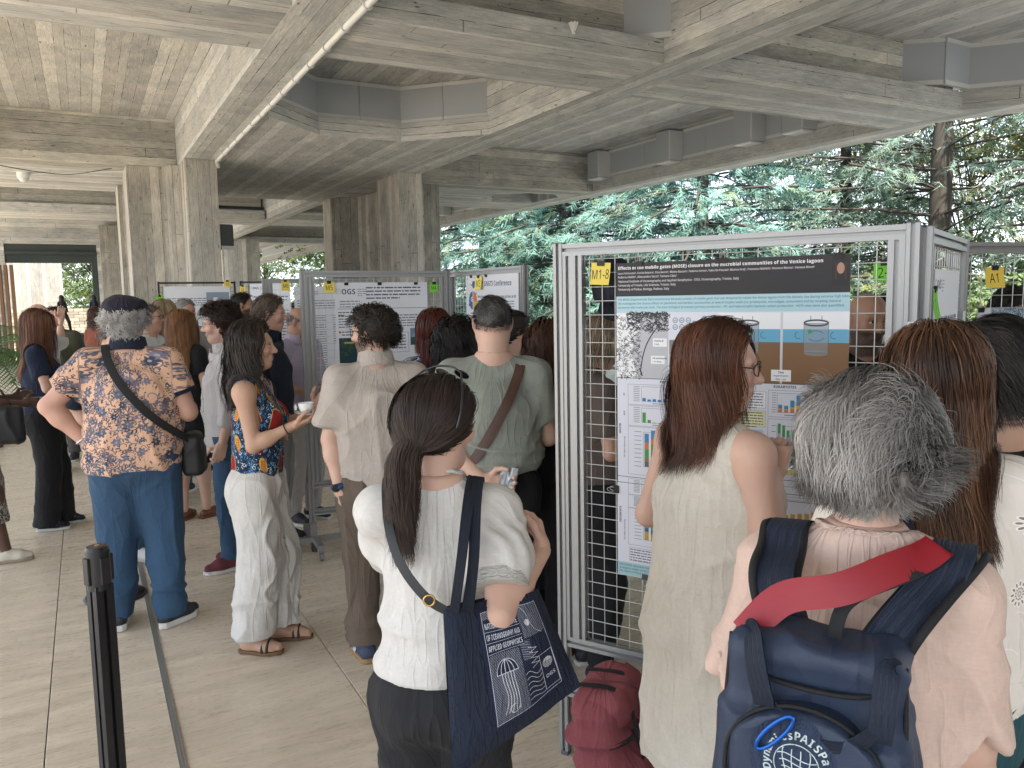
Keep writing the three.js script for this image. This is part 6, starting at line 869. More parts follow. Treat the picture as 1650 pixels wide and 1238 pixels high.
{
  const b = follow(p6, 'backpack', 'navy nylon backpack with a round white print on the front pocket', 'backpack'), nyl = new THREE.MeshPhysicalMaterial({ color: lin(0.02, 0.034, 0.07), roughness: 0.58, bumpMap: weave, bumpScale: 0.01, sheen: 0.05 }), edge = std(lin(0.01, 0.01, 0.012), 0.8), F = topField(p6), tilt = new THREE.Matrix4().makeRotationFromEuler(new THREE.Euler(-0.06, 0, 0.06)), cx = 0.03, cy = 1.085, cz = -0.225;
  const pk = (list, disp) => solid(list, 0.0075, { disp });
  const main = mesh('main_bag', pk([rbox([cx, cy, cz], [0.122, 0.215, 0.055], 0.028, 0.03), rbox([cx, cy - 0.06, cz - 0.008], [0.13, 0.15, 0.066], 0.035, 0.04)], folds(0.008, 3, { fx: 11, fy: 4, bunch: 1.22, bamp: 0.9 })), nyl, b);
  mesh('front_pocket', pk([rbox([cx, cy - 0.04, cz - 0.068], [0.108, 0.18, 0.034], 0.022, 0.03), cutBy((x, y, z) => Math.hypot((x - cx) / 0.114, Math.max(0, y - cy - 0.03) / 0.1) * 0.12 - 0.12)], folds(0.004, 5, { fx: 6, fy: 4 })), nyl, main);
  const zip = (pts, r = 0.0035) => tube(pts, r, 60, 6); const zp = []; for (let i = 0; i <= 20; i++) { const a = Math.PI * i / 20; zp.push([cx + Math.cos(a) * 0.111, cy + 0.03 + Math.sin(a) * 0.104, cz - 0.085]); } mesh('zip', zip([[cx + 0.111, cy - 0.18, cz - 0.085], ...zp, [cx - 0.111, cy - 0.18, cz - 0.085]]), edge, main);
  for (const sg of [1, -1]) {
    const pts = sg > 0 ? [[cx + 0.06, cy + 0.19, cz + 0.05], [0.11, 1.345, -0.17], [0.12, 1.385, -0.06], [0.115, 1.33, 0.06], [0.12, 1.18, 0.14]] : [[cx - 0.07, cy + 0.16, cz + 0.04], [-0.07, 1.31, -0.18], [-0.13, 1.375, -0.06], [-0.125, 1.33, 0.06], [-0.12, 1.18, 0.14]];
    mesh('shoulder_strap', band(pts, 0.062, 0.014, F, 0.012, 50), nyl, b); for (const o of [-1, 1]) mesh('strap_edge', band(pts.map((p) => [p[0] + o * 0.033, p[1], p[2]]), 0.012, 0.013, F, 0.013, 50), edge, b);
  }
  mesh('red_strap', band([[cx + 0.1, cy + 0.2, cz - 0.03], [0.08, 1.345, -0.23], [0.01, 1.36, -0.21], [-0.06, 1.385, -0.13], [-0.11, 1.39, -0.05]], 0.048, 0.004, F, 0.022, 50, 0), std(lin(0.3, 0.012, 0.022), 0.45), b);
  mesh('thin_strap', band([[cx - 0.02, cy + 0.2, cz - 0.0], [0.0, 1.34, -0.2], [-0.07, 1.37, -0.13], [-0.12, 1.385, -0.06]], 0.02, 0.005, F, 0.02, 40, 0), edge, b);
  for (const [pts, w] of [[[[cx + 0.085, cy + 0.19, cz - 0.02], [cx + 0.082, cy + 0.225, cz - 0.055], [cx + 0.07, cy + 0.185, cz - 0.085], [cx + 0.055, cy + 0.125, cz - 0.085]], 0.032], [[[cx + 0.055, cy + 0.13, cz - 0.078], [cx + 0.0, cy + 0.1, cz - 0.1], [cx - 0.06, cy + 0.1, cz - 0.1], [cx - 0.095, cy + 0.13, cz - 0.078]], 0.02], [[[cx - 0.1, cy + 0.19, cz - 0.02], [cx - 0.1, cy + 0.21, cz - 0.06], [cx - 0.1, cy + 0.16, cz - 0.085], [cx - 0.095, cy + 0.11, cz - 0.08]], 0.032]]) mesh('carry_handle', band(pts, w, 0.005, null, 0, 30), nyl, b);
  mesh('top_seam', tube([[cx + 0.112, cy + 0.17, cz - 0.046], [cx + 0.055, cy + 0.155, cz - 0.06], [cx - 0.055, cy + 0.155, cz - 0.06], [cx - 0.112, cy + 0.17, cz - 0.046]], 0.004, 40, 6), edge, main);
  for (const sg of [1, -1]) mesh('side_seam', tube([[cx + sg * 0.119, cy + 0.2, cz - 0.032], [cx + sg * 0.127, cy, cz - 0.048], [cx + sg * 0.126, cy - 0.19, cz - 0.05]], 0.004, 30, 6), edge, main);
  const cp = []; for (let i = 0; i < 14; i++) { const a = i / 14 * 6.2832; cp.push([cx + 0.035 - Math.cos(a) * 0.012 - Math.sin(a) * 0.022, cy + 0.1 + Math.sin(a) * 0.03, cz - 0.108]); } mesh('carabiner', tube(cp, 0.0032, 40, 6, true), std(lin(0.01, 0.1, 0.42), 0.25, { metalness: 0.6 }), b);
  const [cv, c] = canvasOf(512, 512); c.fillStyle = '#26344f'; c.fillRect(0, 0, 512, 512); c.translate(256, 256); c.fillStyle = c.strokeStyle = '#c8d6d6'; c.lineWidth = 6; c.beginPath(); c.arc(0, 0, 118, 0, 7); c.stroke(); for (let i = 0; i < 5; i++) { c.beginPath(); c.moveTo(-100 + i * 12, -50 + i * 34); c.bezierCurveTo(-40, -90 + i * 40, 30, -10 + i * 30, 104 - i * 8, -40 + i * 36); c.stroke(); } for (let i = 0; i < 4; i++) { c.beginPath(); c.moveTo(-70 + i * 46, -90); c.bezierCurveTo(-90 + i * 60, -20, -30 + i * 20, 40, -60 + i * 46, 92); c.stroke(); } c.font = 'bold 62px sans-serif'; c.textAlign = 'center'; const word = 'DynamicsPAISPaleo'; for (let i = 0; i < word.length; i++) { c.save(); c.rotate((i - 8) * 0.235); c.fillText(word[i], 0, -142); c.restore(); }
  const lg = new THREE.CircleGeometry(0.066, 40), lp = lg.attributes.position; for (let i = 0; i < lp.count; i++) lp.setZ(i, -2.2 * (lp.getX(i) ** 2 + lp.getY(i) ** 2)); lg.computeVertexNormals(); lg.rotateY(Math.PI).translate(cx + 0.005, cy + 0.06, cz - 0.112); mesh('printed_badge', lg, print(texOf(cv, true, false), 0.8), main);
  const er = follow(p6, 'earring', 'small bright drop earring under the short grey hair', 'earring'); mesh('drop', new THREE.SphereGeometry(0.006, 10, 8).scale(1, 1.8, 1).translate(...p6.hpnt(0.086, -0.045, -0.006)), std(lin(0.7, 0.6, 0.4), 0.2, { metalness: 0.6 }), er);
}
// woman in the cream dress with the glass
const p7 = person({ who: 'woman in the cream dress', label: 'woman in a sleeveless cream dress with long auburn hair, holding a glass', at: [1.52, -1.655], face: 88, H: 1.7, sex: 'f', girth: 1.08, skin: 'fair', seed: 17, limb: 1.12, head: [50, 5, 0], arms: { R: { u: [0.18, -1, 0.02], f: [-0.2, 1, 0.3], hd: [-0.2, 0.85, 0.5], n: [-0.5, 0.2, 0.9], curl: 0.55, grip: 0.55, thumb: 0.6 }, L: { u: [0.4, -1, -0.05], f: [-0.45, -0.1, 1], curl: 0.4 } },
  top: { name: 'dress', mat: cloth([0.76, 0.69, 0.58], 0.7), sleeve: -1, ease: 0.022, hem: 0.255, width: 1.06, fold: 0.014, bunch: 0.3, neck: [0.866, 0.02, 0.088, 0.05], cell: 0.0085, folds: { fx: 8, fy: 1.3, bamp: 0.3 }, pleat: (x, y, z) => (z < 0 ? -0.016 * Math.exp(-(((x) / 0.012) ** 2)) * sstep(1.36, 1.2, y) * sstep(0.8, 1.1, y) : 0) }, shoes: { mat: leather }, glasses: { mat: std(lin(0.05, 0.012, 0.012), 0.25) },
  hair: { c: [0.035, 0.014, 0.009], c2: [0.15, 0.06, 0.033], th: 0.016, n: 9500, len: 0.285, w: 0.0022, seg: 15, nape: -0.09, wave: 0.011, turns: 0.5, clump: 22, tw: 0.75, grav: 0.8, comb: (a, b, e) => [a * 5, -0.5, -0.9], jit: 0.26, layer: 0.018, over: -0.014, lmin: 0.72, pow: 1.4, rough: 0.002 } });
{
  const h = p7.hands.R, o = h.at([0.0, 0.075, 0.045]), t = follow(p7, 'water_glass', 'clear tumbler of water held by the woman in the cream dress', 'glass');
  const glassM = new THREE.MeshPhysicalMaterial({ color: 0xffffff, roughness: 0.03, transmission: 1, thickness: 0.003, ior: 1.45 });
  mesh('tumbler', new THREE.LatheGeometry([[0, -0.035], [0.03, -0.035], [0.034, -0.03], [0.04, 0.045], [0.038, 0.045], [0.0322, -0.026], [0, -0.027]].map((p) => new THREE.Vector2(...p)), 36).translate(...o), glassM, t); mesh('water', new THREE.CylinderGeometry(0.0352, 0.0315, 0.03, 32).translate(o[0], o[1] - 0.0105, o[2]), new THREE.MeshPhysicalMaterial({ color: 0xffffff, roughness: 0.02, transmission: 1, thickness: 0.05, ior: 1.33 }), t);
}
// women at the right edge
const p8 = person({ who: 'woman in the eyelet blouse', label: 'woman in a white eyelet blouse with very long brown hair, seen from behind', at: [1.62, -1.08], face: 50, H: 1.7, sex: 'f', girth: 1.05, skin: 'fair', seed: 19, head: [0, 4, 0], arms: { L: { u: [0.1, -1, 0.25], f: [-0.3, 0.1, 1] }, R: { u: [0.14, -1, 0.1], f: [-0.2, 0.1, 1] } },
  top: { name: 'blouse', mat: print(eyelet), sleeve: 0.8, ease: 0.04, flare: 0.05, hem: 0.54, fold: 0.009, neck: [0.876, 0.02, 0.085, 0.05], cell: 0.0085 }, bottom: { mat: cloth([0.02, 0.09, 0.11]), ease: 0.014 }, shoes: { mat: shoeDark },
  hair: { c: [0.03, 0.015, 0.01], c2: [0.2, 0.095, 0.048], th: 0.013, n: 8000, len: 0.37, w: 0.0026, seg: 20, nape: -0.09, wave: 0.009, clump: 22, tw: 0.75, turns: 0.4, grav: 0.8, comb: (a, b, e) => [a * 8, -0.7, -0.4], jit: 0.16, layer: 0.026, lmin: 0.75, rough: 0.0015 } });
{ const s8 = follow(p8, 'crossbody_strap', 'wide dark navy strap across the white eyelet blouse', 'bag strap'); mesh('strap', band([[0.1, 1.4, 0.03], [0.1, 1.43, -0.03], [0.085, 1.36, -0.15], [0.03, 1.2, -0.21], [-0.05, 1.05, -0.22], [-0.16, 0.94, -0.18]], 0.046, 0.004, topField(p8), 0.01, 60), cloth(navy), s8); }
const p9 = person({ who: 'woman with the cropped dark hair', label: 'woman with cropped dark hair, bare shoulders and a thin necklace', at: [2.0, -1.17], face: 28, H: 1.695, sex: 'f', girth: 1, skin: 'warm', seed: 21, head: [-6, 4, 0],
  top: { name: 'top', mat: cloth(blackC), sleeve: -1, ease: 0.014, hem: 0.52, neck: [0.86, 0.0, 0.11, 0.07], cell: 0.01 }, bottom: { mat: cloth(blackC) }, shoes: { mat: shoeDark },
  hair: { c: [0.01, 0.009, 0.008], c2: [0.1, 0.085, 0.075], th: 0.022, n: 5000, len: 0.1, w: 0.0026, seg: 9, nape: -0.07, wave: 0.003, grav: 0.15, comb: (a, b, e) => [-0.8, -0.25, -0.9], jit: 0.25, layer: 0.02, rise: 0.2, pow: 3, over: 0.01, back: true } });
{ const nk = follow(p9, 'necklace', 'thin gold necklace on the woman with cropped dark hair', 'necklace'), pts = []; for (let i = 0; i < 24; i++) { const a = i / 24 * 6.2832; pts.push([p9.nb[0] + Math.sin(a) * 0.068, p9.nb[1] - 0.012 - 0.035 * Math.cos(a), p9.nb[2] + Math.cos(a) * 0.072]); } mesh('chain', tube(pts, 0.0013, 70, 4, true), std(lin(0.6, 0.42, 0.18), 0.25, { metalness: 1 }), nk); }
// man in the sage tee
const p10 = person({ who: 'man in the sage tee', label: 'man in a sage green tee with a brown shoulder strap, phone behind back', at: [1.6, -3.17], face: 22, H: 1.785, girth: 1.1, skin: 'fair', seed: 23, head: [2, 0, 0], arms: { L: { u: [0.16, -1, -0.22], f: [-0.72, -0.62, -0.42], hd: [-0.9, -0.15, -0.25], n: [0.1, 0.3, -1], curl: 0.45, grip: 0.4, thumb: 0.6 }, R: { u: [0.2, -1, 0.1], f: [-0.1, 0.05, 1] } },
  top: { mat: cloth([0.31, 0.33, 0.28]), sleeve: 0.72, ease: 0.024, hem: 0.575, fold: 0.011, neck: [0.872, 0.02, 0.075, 0.045], folds: { fx: 5.5, fy: 2.4, bamp: 1.6 } }, bottom: { mat: cloth(blackC), hemR: 0.07, ease: 0.015, hem: 0.05 }, shoes: { mat: shoeDark }, scalp: 0.5,
  hair: { c: [0.028, 0.025, 0.023], c2: [0.2, 0.19, 0.18], th: 0.006, n: 2400, len: 0.016, w: 0.0028, seg: 3, nape: -0.07, rise: 0.5, grav: 0.02, jit: 0.4, pow: 2.6, rough: 0.0018, cf: 120, layer: 0.004 } });
{
  const F = topField(p10), st = follow(p10, 'bag_strap', 'brown leather strap across the back of the sage tee', 'bag strap'); mesh('strap', band([[-0.11, 1.4, 0.08], [-0.115, 1.49, 0.0], [-0.1, 1.44, -0.1], [-0.02, 1.29, -0.18], [0.09, 1.12, -0.19], [0.18, 1.0, -0.12]], 0.044, 0.004, F, 0.009, 60), std(lin(0.075, 0.035, 0.022), 0.5), st);
  const h = p10.hands.L, ph = follow(p10, 'mobile_phone', 'mobile phone with a marbled silver case held behind the back', 'phone'), m4 = new THREE.Matrix4().makeBasis(V3(...h.x).negate(), V3(...h.y), V3(...h.z)); const g2 = new RoundedBoxGeometry(0.15, 0.073, 0.01, 3, 0.004).applyMatrix4(m4).translate(...h.at([0, 0.1, 0.024]));
  const mb = pixTex(128, 128, (x, y) => { const v = 165 + 90 * noise3(x * 0.06 + 3 * noise3(x * 0.03, y * 0.03, 2), y * 0.06, 1); return [v, v + 3, v + 8]; }); mesh('case', g2, std(lin(0.9, 0.9, 0.9), 0.3, { map: mb }), ph); mesh('camera_bump', new RoundedBoxGeometry(0.014, 0.016, 0.003, 2, 0.001).translate(0.06, 0.024, 0.0055).applyMatrix4(m4).translate(...h.at([0, 0.1, 0.024])), M.black, ph);
}
// the crowd between the panels
const crowd = (o) => person({ q: 2, shoes: { mat: shoeDark }, bottom: { mat: cloth(blackC) }, ...o });
crowd({ who: 'woman with the red bob', label: 'woman with a red bob in a blue and white floral top', at: [1.83, -4.4], face: 12, H: 1.695, sex: 'f', skin: 'fair', seed: 31, top: { mat: blueFloral, sleeve: 0.7, hem: 0.5, neck: [0.866, -0.02, 0.085, 0.05] }, bottom: { mat: cloth(navy) }, hair: { c: [0.045, 0.01, 0.007], c2: [0.2, 0.045, 0.025], th: 0.02, n: 2600, len: 0.19, w: 0.006, seg: 10, nape: -0.09, grav: 0.8, comb: (a, b, e) => [a * 8, -0.7, -0.3], jit: 0.12, layer: 0.02, rough: 0.002 } });
crowd({ who: 'woman with black curls', label: 'woman with long black curly hair in a black top', at: [1.77, -3.94], face: 25, H: 1.635, sex: 'f', skin: 'tan', seed: 33, top: { mat: cloth(blackC), sleeve: 0.5, hem: 0.5 }, hair: { c: [0.007, 0.006, 0.006], c2: [0.025, 0.02, 0.018], th: 0.03, n: 2600, len: 0.32, w: 0.006, seg: 16, nape: -0.09, curl: 0.007, turns: 1.2, grav: 0.5, comb: (a, b, e) => [a * 8, -0.5, -0.6], jit: 0.5, layer: 0.04, rough: 0.006 } });
const p13 = crowd({ who: 'woman in the white top by the conference poster', label: 'woman with tied dark hair and glasses in a white top by the conference poster', at: [2.14, -3.98], face: 100, H: 1.685, sex: 'f', skin: 'fair', seed: 35, head: [2, 6, 0], top: { mat: cloth([0.72, 0.7, 0.68]), sleeve: 0.6, hem: 0.5, neck: [0.87, 0.03, 0.08, 0.05] }, glasses: { mat: std(lin(0.12, 0.06, 0.03), 0.3) }, hair: { c: [0.014, 0.011, 0.01], c2: [0.045, 0.035, 0.03], th: 0.01, n: 1600, len: 0.26, w: 0.005, seg: 18, nape: -0.085, tie: [0, -0.01, -0.115], tail: [0, -0.4, -0.8], grav: 0.6, jit: 0.1, rough: 0.002, rise: 0.02 } });
{ const l = follow(p13, 'lanyard', 'navy lanyard round the neck of the woman in the white top', 'lanyard'); mesh('cord', band([[0.02, 1.42, -0.09], [0.075, 1.44, 0.0], [0.06, 1.3, 0.16], [0.01, 1.16, 0.18], [-0.05, 1.3, 0.16], [-0.075, 1.44, 0.0], [-0.02, 1.42, -0.09]], 0.016, 0.002, topField(p13), 0.006, 60), cloth(navy), l); mesh('badge', box(-0.045, 0.055, 1.03, 1.15, 0.2, 0.203), M.white, l); }
crowd({ who: 'woman in the black tank top', label: 'woman with wavy brown hair in a black tank top and cropped trousers', at: [1.96, -3.3], face: 62, H: 1.645, sex: 'f', skin: 'warm', seed: 37, arms: { L: { u: [0.2, -1, 0.1], f: [-0.3, 0.1, 1] } }, top: { name: 'tank_top', mat: cloth(blackC), sleeve: -1, hem: 0.5, ease: 0.012, neck: [0.86, 0.0, 0.09, 0.06] }, bottom: { mat: cloth([0.014, 0.014, 0.018]), hemR: 0.1, kneeR: 0.03, hem: 0.1 }, shoes: { mat: std(lin(0.07, 0.03, 0.02), 0.5) }, hair: { c: [0.035, 0.016, 0.01], c2: [0.12, 0.05, 0.03], th: 0.02, n: 2000, len: 0.34, w: 0.006, seg: 16, nape: -0.09, curl: 0.005, turns: 0.9, grav: 0.6, jit: 0.35, layer: 0.03 } });
crowd({ who: 'tall man in the navy shirt', label: 'tall man with short brown hair in a dark navy shirt, in profile', at: [1.15, -5.8], face: 112, H: 1.795, skin: 'rosy', seed: 39, head: [0, 6, 0], top: { mat: cloth(navy), sleeve: 1.4, hem: 0.48, collar: cloth(navy) }, bottom: { mat: cloth([0.3, 0.28, 0.27]) }, hair: { c: [0.05, 0.035, 0.025], c2: [0.2, 0.15, 0.11], th: 0.014, n: 1500, len: 0.045, w: 0.006, seg: 6, rise: 0.4, grav: 0.1, jit: 0.4, curl: 0.003 } });
crowd({ who: 'balding man in the lavender shirt', label: 'balding man in a lavender shirt and pale trousers looking down', at: [1.47, -6.35], face: 150, H: 1.72, girth: 1.1, skin: 'tan', seed: 41, head: [-20, 24, 0], arms: { R: { u: [0.12, -1, 0.1], f: [-0.3, -0.1, 1] }, L: { u: [0.12, -1, 0.1], f: [-0.3, -0.3, 1] } }, top: { mat: cloth([0.42, 0.36, 0.45]), sleeve: 0.8, hem: 0.48, ease: 0.03, collar: cloth([0.43, 0.37, 0.46]) }, bottom: { mat: cloth([0.42, 0.38, 0.34]), hem: 0.04 }, hair: { c: [0.12, 0.1, 0.09], c2: [0.3, 0.28, 0.26], th: 0.006, n: 700, len: 0.03, w: 0.005, seg: 4, bald: 0.04, rise: 0.05, jit: 0.1, over: -0.02 } });
crowd({ who: 'man in the charcoal shirt', label: 'dark-haired bearded man in a charcoal shirt before the narrow grey poster', at: [1.42, -8.45], face: 105, H: 1.84, skin: 'tan', q: 3, seed: 43, stubble: 0.9, top: { mat: cloth([0.03, 0.032, 0.04]), sleeve: 0.6, hem: 0.48 }, hair: { c: [0.01, 0.008, 0.007], th: 0.014, n: 700, len: 0.03, w: 0.007, seg: 4, rise: 0.3 } });
crowd({ who: 'grey-haired man by the ship poster', label: 'grey-haired man facing the room before the red ship poster', at: [0.9, -8.7], face: 150, H: 1.785, skin: 'rosy', q: 3, seed: 45, head: [0, 8, 0], top: { mat: cloth([0.6, 0.6, 0.62]), sleeve: 0.6, hem: 0.48, collar: cloth([0.6, 0.6, 0.62]) }, hair: { c: [0.14, 0.13, 0.12], c2: [0.4, 0.38, 0.36], th: 0.008, n: 700, len: 0.025, w: 0.006, seg: 4, rise: 0.3 } });
crowd({ who: 'blonde woman', label: 'blonde woman in a pale top with a dark strap, her back turned', at: [0.64, -7.9], face: 28, H: 1.77, sex: 'f', skin: 'fair', q: 3, seed: 47, top: { mat: cloth([0.62, 0.64, 0.68]), sleeve: 0.7, hem: 0.5 }, bottom: { mat: cloth(denim) }, hair: { c: [0.22, 0.15, 0.08], c2: [0.5, 0.38, 0.24], th: 0.016, n: 2600, len: 0.3, w: 0.008, seg: 12, nape: -0.09, grav: 0.7, wave: 0.006, comb: (a, b, e) => [a * 8, -0.7, -0.4], jit: 0.2, layer: 0.02 } });
crowd({ who: 'woman in the black dress', label: 'woman with long copper hair in a black dress and brown heels', at: [0.68, -6.85], face: 45, H: 1.69, sex: 'f', skin: 'fair', seed: 49, feet: { L: [0.06, 0.0, 10], R: [0.07, 0.12, 12] }, top: { name: 'dress', mat: cloth(blackC), sleeve: 0.55, hem: 0.5, ease: 0.014, neck: [0.87, 0, 0.085, 0.05] }, bottom: { mat: cloth([0.014, 0.016, 0.022]), skirt: true, hem: 0.28, w: 0.19, top: 0.58 }, shoes: { mat: leather, heel: 1, soleMat: leather }, arms: { R: { u: [0.12, -1, 0.1], f: [-0.1, 0.2, 1] } }, hair: { c: [0.09, 0.032, 0.012], c2: [0.34, 0.17, 0.07], th: 0.014, n: 3200, len: 0.5, w: 0.006, seg: 16, nape: -0.09, grav: 0.8, wave: 0.006, turns: 0.5, comb: (a, b, e) => [a * 8, -0.7, -0.4], jit: 0.2, layer: 0.026, tip: 0.4 } });
crowd({ who: 'man in the white tee', label: 'man with glasses in a white tee half hidden behind the flat cap', at: [0.5, -7.6], face: 112, H: 1.745, skin: 'tan', q: 3, seed: 51, glasses: {}, top: { mat: cloth([0.7, 0.7, 0.7]), sleeve: 0.6, hem: 0.5 }, hair: { c: [0.08, 0.06, 0.05], th: 0.01, n: 600, len: 0.03, w: 0.007, seg: 4, rise: 0.3 } });
const p22 = crowd({ who: 'woman in the navy tee', label: 'woman with long straight chestnut hair in a navy tee and black trousers', at: [-0.33, -7.19], face: 92, H: 1.72, sex: 'f', skin: 'fair', seed: 53, head: [6, 6, 0], feet: { L: [0.07, 0.1, 4], R: [0.08, 0.0, 8] }, arms: { R: { u: [0.12, -1, 0.25], f: [-0.2, -0.55, 1], curl: 0.5 }, L: { u: [0.1, -1, 0.2], f: [-0.3, -0.2, 1] } }, top: { mat: cloth([0.012, 0.022, 0.055]), sleeve: 0.6, hem: 0.52, ease: 0.016 }, bottom: { mat: cloth(blackC), hemR: 0.095, kneeR: 0.012, hem: 0.03 }, shoes: { mat: darkFloral }, hair: { c: [0.07, 0.028, 0.015], c2: [0.24, 0.11, 0.06], th: 0.013, n: 2800, len: 0.42, w: 0.006, seg: 14, nape: -0.09, grav: 0.9, wave: 0.002, comb: (a, b, e) => [a * 8, -0.7, -0.35], jit: 0.1, layer: 0.022, rough: 0.0015 } });
crowd({ who: 'bald man in the white shirt', label: 'bald man in a white shirt with one arm raised by the palm', at: [-0.42, -9.5], face: 88, H: 1.76, girth: 1.1, skin: 'fair', q: 3, seed: 55, arms: { L: { u: [0.5, -0.2, 0.5], f: [0.1, 1, 0.1] }, R: { u: [0.25, -1, 0.05], f: [0, -0.9, 0.4] } }, head: [0, 6, 0], top: { mat: cloth([0.72, 0.72, 0.74]), sleeve: 1.2, hem: 0.48, ease: 0.034, fold: 0.012 }, bottom: { mat: cloth([0.2, 0.19, 0.17]) }, hair: { c: [0.2, 0.17, 0.15], th: 0.005, n: 300, len: 0.02, w: 0.006, seg: 3, bald: 0.02, rise: 0.2 } });
crowd({ who: 'man in the khaki shirt', label: 'dark-haired man in a khaki shirt facing the room by the palm', at: [-0.29, -10.2], face: 195, H: 1.72, skin: 'rosy', q: 3, seed: 57, top: { mat: cloth([0.09, 0.095, 0.06]), sleeve: 0.6, hem: 0.48 }, bottom: { mat: cloth([0.12, 0.11, 0.1]) }, hair: { c: [0.02, 0.014, 0.011], th: 0.012, n: 600, len: 0.03, w: 0.007, seg: 4, rise: 0.3 } });
const p25 = crowd({ who: 'woman in the zebra print dress', label: 'woman in a zebra print dress with a black bag and cream sneakers', at: [-0.72, -6.42], face: 80, H: 1.68, sex: 'f', skin: 'dark', seed: 59, feet: { L: [0.07, 0.05, 4], R: [0.08, 0.16, 6] }, arms: { R: { u: [0.2, -0.9, 0.35], f: [-0.2, -0.05, 1], curl: 0.6 }, L: { u: [0.1, -1, 0.3], f: [-0.3, 0.1, 1] } }, top: { name: 'dress', mat: zebra, sleeve: 0.9, ease: 0.03, hem: 0.5 }, bottom: { mat: zebra, skirt: true, hem: 0.17, w: 0.22, top: 0.58 }, shoes: { mat: std(lin(0.6, 0.55, 0.45), 0.8), lace: std(lin(0.06, 0.035, 0.02), 0.8), soleMat: std(lin(0.3, 0.24, 0.17), 0.8) }, hair: { c: [0.01, 0.008, 0.007], th: 0.02, n: 900, len: 0.1, w: 0.006, seg: 8, curl: 0.006, rise: 0.4 } });
{ const b = follow(p25, 'handbag', 'black leather handbag of the woman in the zebra print', 'bag'); mesh('bag', solid([rbox([-0.27, 0.98, 0.12], [0.05, 0.13, 0.16], 0.035)], 0.01, { disp: folds(0.006, 2) }), M.black, b); mesh('strap', band([[-0.27, 1.1, 0.02], [-0.24, 1.25, -0.06], [-0.17, 1.385, -0.02], [-0.22, 1.28, 0.12], [-0.27, 1.1, 0.22]], 0.03, 0.004, topField(p25), 0.008, 40, 0), M.black, b); const h = p25.hands.R, ph = follow(p25, 'mobile_phone', 'slim phone held by the woman in the zebra print', 'phone'); mesh('case', new RoundedBoxGeometry(0.07, 0.14, 0.009, 2, 0.003).applyMatrix4(new THREE.Matrix4().makeBasis(V3(...h.x), V3(...h.y), V3(...h.z))).translate(...h.at([0, 0.09, 0.025])), std(lin(0.4, 0.4, 0.42), 0.3), ph); }
crowd({ who: 'person in jeans', label: 'person in jeans and white sneakers hidden behind the paisley shirt', at: [0.16, -5.95], face: 150, H: 1.63, skin: 'fair', q: 3, seed: 61, feet: { L: [0.06, 0.05, 8], R: [0.16, 0.05, 30] }, arms: { R: { u: [0.7, -1, 0.1], f: [-0.4, -0.5, 0.6] }, L: { u: [0.1, -1, 0.2], f: [-0.3, 0, 1] } }, top: { mat: cloth([0.02, 0.028, 0.045]), sleeve: 1.0, hem: 0.5 }, bottom: { mat: cloth([0.05, 0.13, 0.2]), hem: 0.05 }, shoes: { mat: M.white }, hair: { c: [0.06, 0.04, 0.03], th: 0.012, n: 500, len: 0.04, w: 0.007, seg: 4 } });
// seen through the mesh
crowd({ who: 'woman behind the mesh', label: 'ash-blonde woman behind the mesh left of the lagoon poster', at: [2.05, -3.02], face: 108, H: 1.68, sex: 'f', skin: 'warm', seed: 63, head: [0, 22, 0], arms: { R: { u: [0.12, -1, 0.1], f: [-0.4, 0.15, 1], curl: 0.5 }, L: { u: [0.12, -1, 0.1], f: [-0.4, 0.3, 1] } }, top: { mat: cloth([0.13, 0.1, 0.085]), sleeve: 0.7, hem: 0.5 }, hair: { c: [0.14, 0.1, 0.065], c2: [0.42, 0.34, 0.25], th: 0.018, n: 2000, len: 0.12, w: 0.005, seg: 9, nape: -0.09, grav: 0.4, comb: (a, b, e) => [a * 8, -0.7, -0.5], jit: 0.3, layer: 0.02 } });
crowd({ who: 'bald bearded man', label: 'bald bearded man in a black shirt looking down behind the mesh', at: [3.1, -2.42], face: 200, H: 1.785, girth: 1.1, skin: 'tan', seed: 65, stubble: 1, head: [0, 14, 0], top: { mat: cloth(blackC), sleeve: 0.6, hem: 0.48 }, hair: { c: [0.03, 0.02, 0.015], th: 0.003, n: 0, bald: 0.0, type: 'none' } });
crowd({ who: 'man in the white collar', label: 'dark-haired man in a white collar and navy jacket behind the mesh', at: [4.1, -3.0], face: 118, H: 1.775, skin: 'rosy', q: 3, seed: 67, top: { mat: cloth(navy), sleeve: 1.8, hem: 0.46, collar: cloth([0.7, 0.7, 0.7]), collarH: 0.06 }, hair: { c: [0.012, 0.01, 0.009], th: 0.014, n: 900, len: 0.06, w: 0.006, seg: 5, rise: 0.2, comb: () => [0, -0.2, -1] } });
crowd({ who: 'woman with the purple strap', label: 'dark-haired woman with a purple strap behind the speckled print', at: [3.72, -2.12], face: 215, H: 1.79, sex: 'f', skin: 'tan', q: 3, seed: 69, head: [0, 16, 0], top: { mat: cloth(navy), sleeve: 0.7, hem: 0.48, trim: cloth([0.12, 0.04, 0.25]) }, hair: { c: [0.012, 0.01, 0.009], th: 0.02, n: 1200, len: 0.3, w: 0.006, seg: 10, nape: -0.09, grav: 0.7 } });

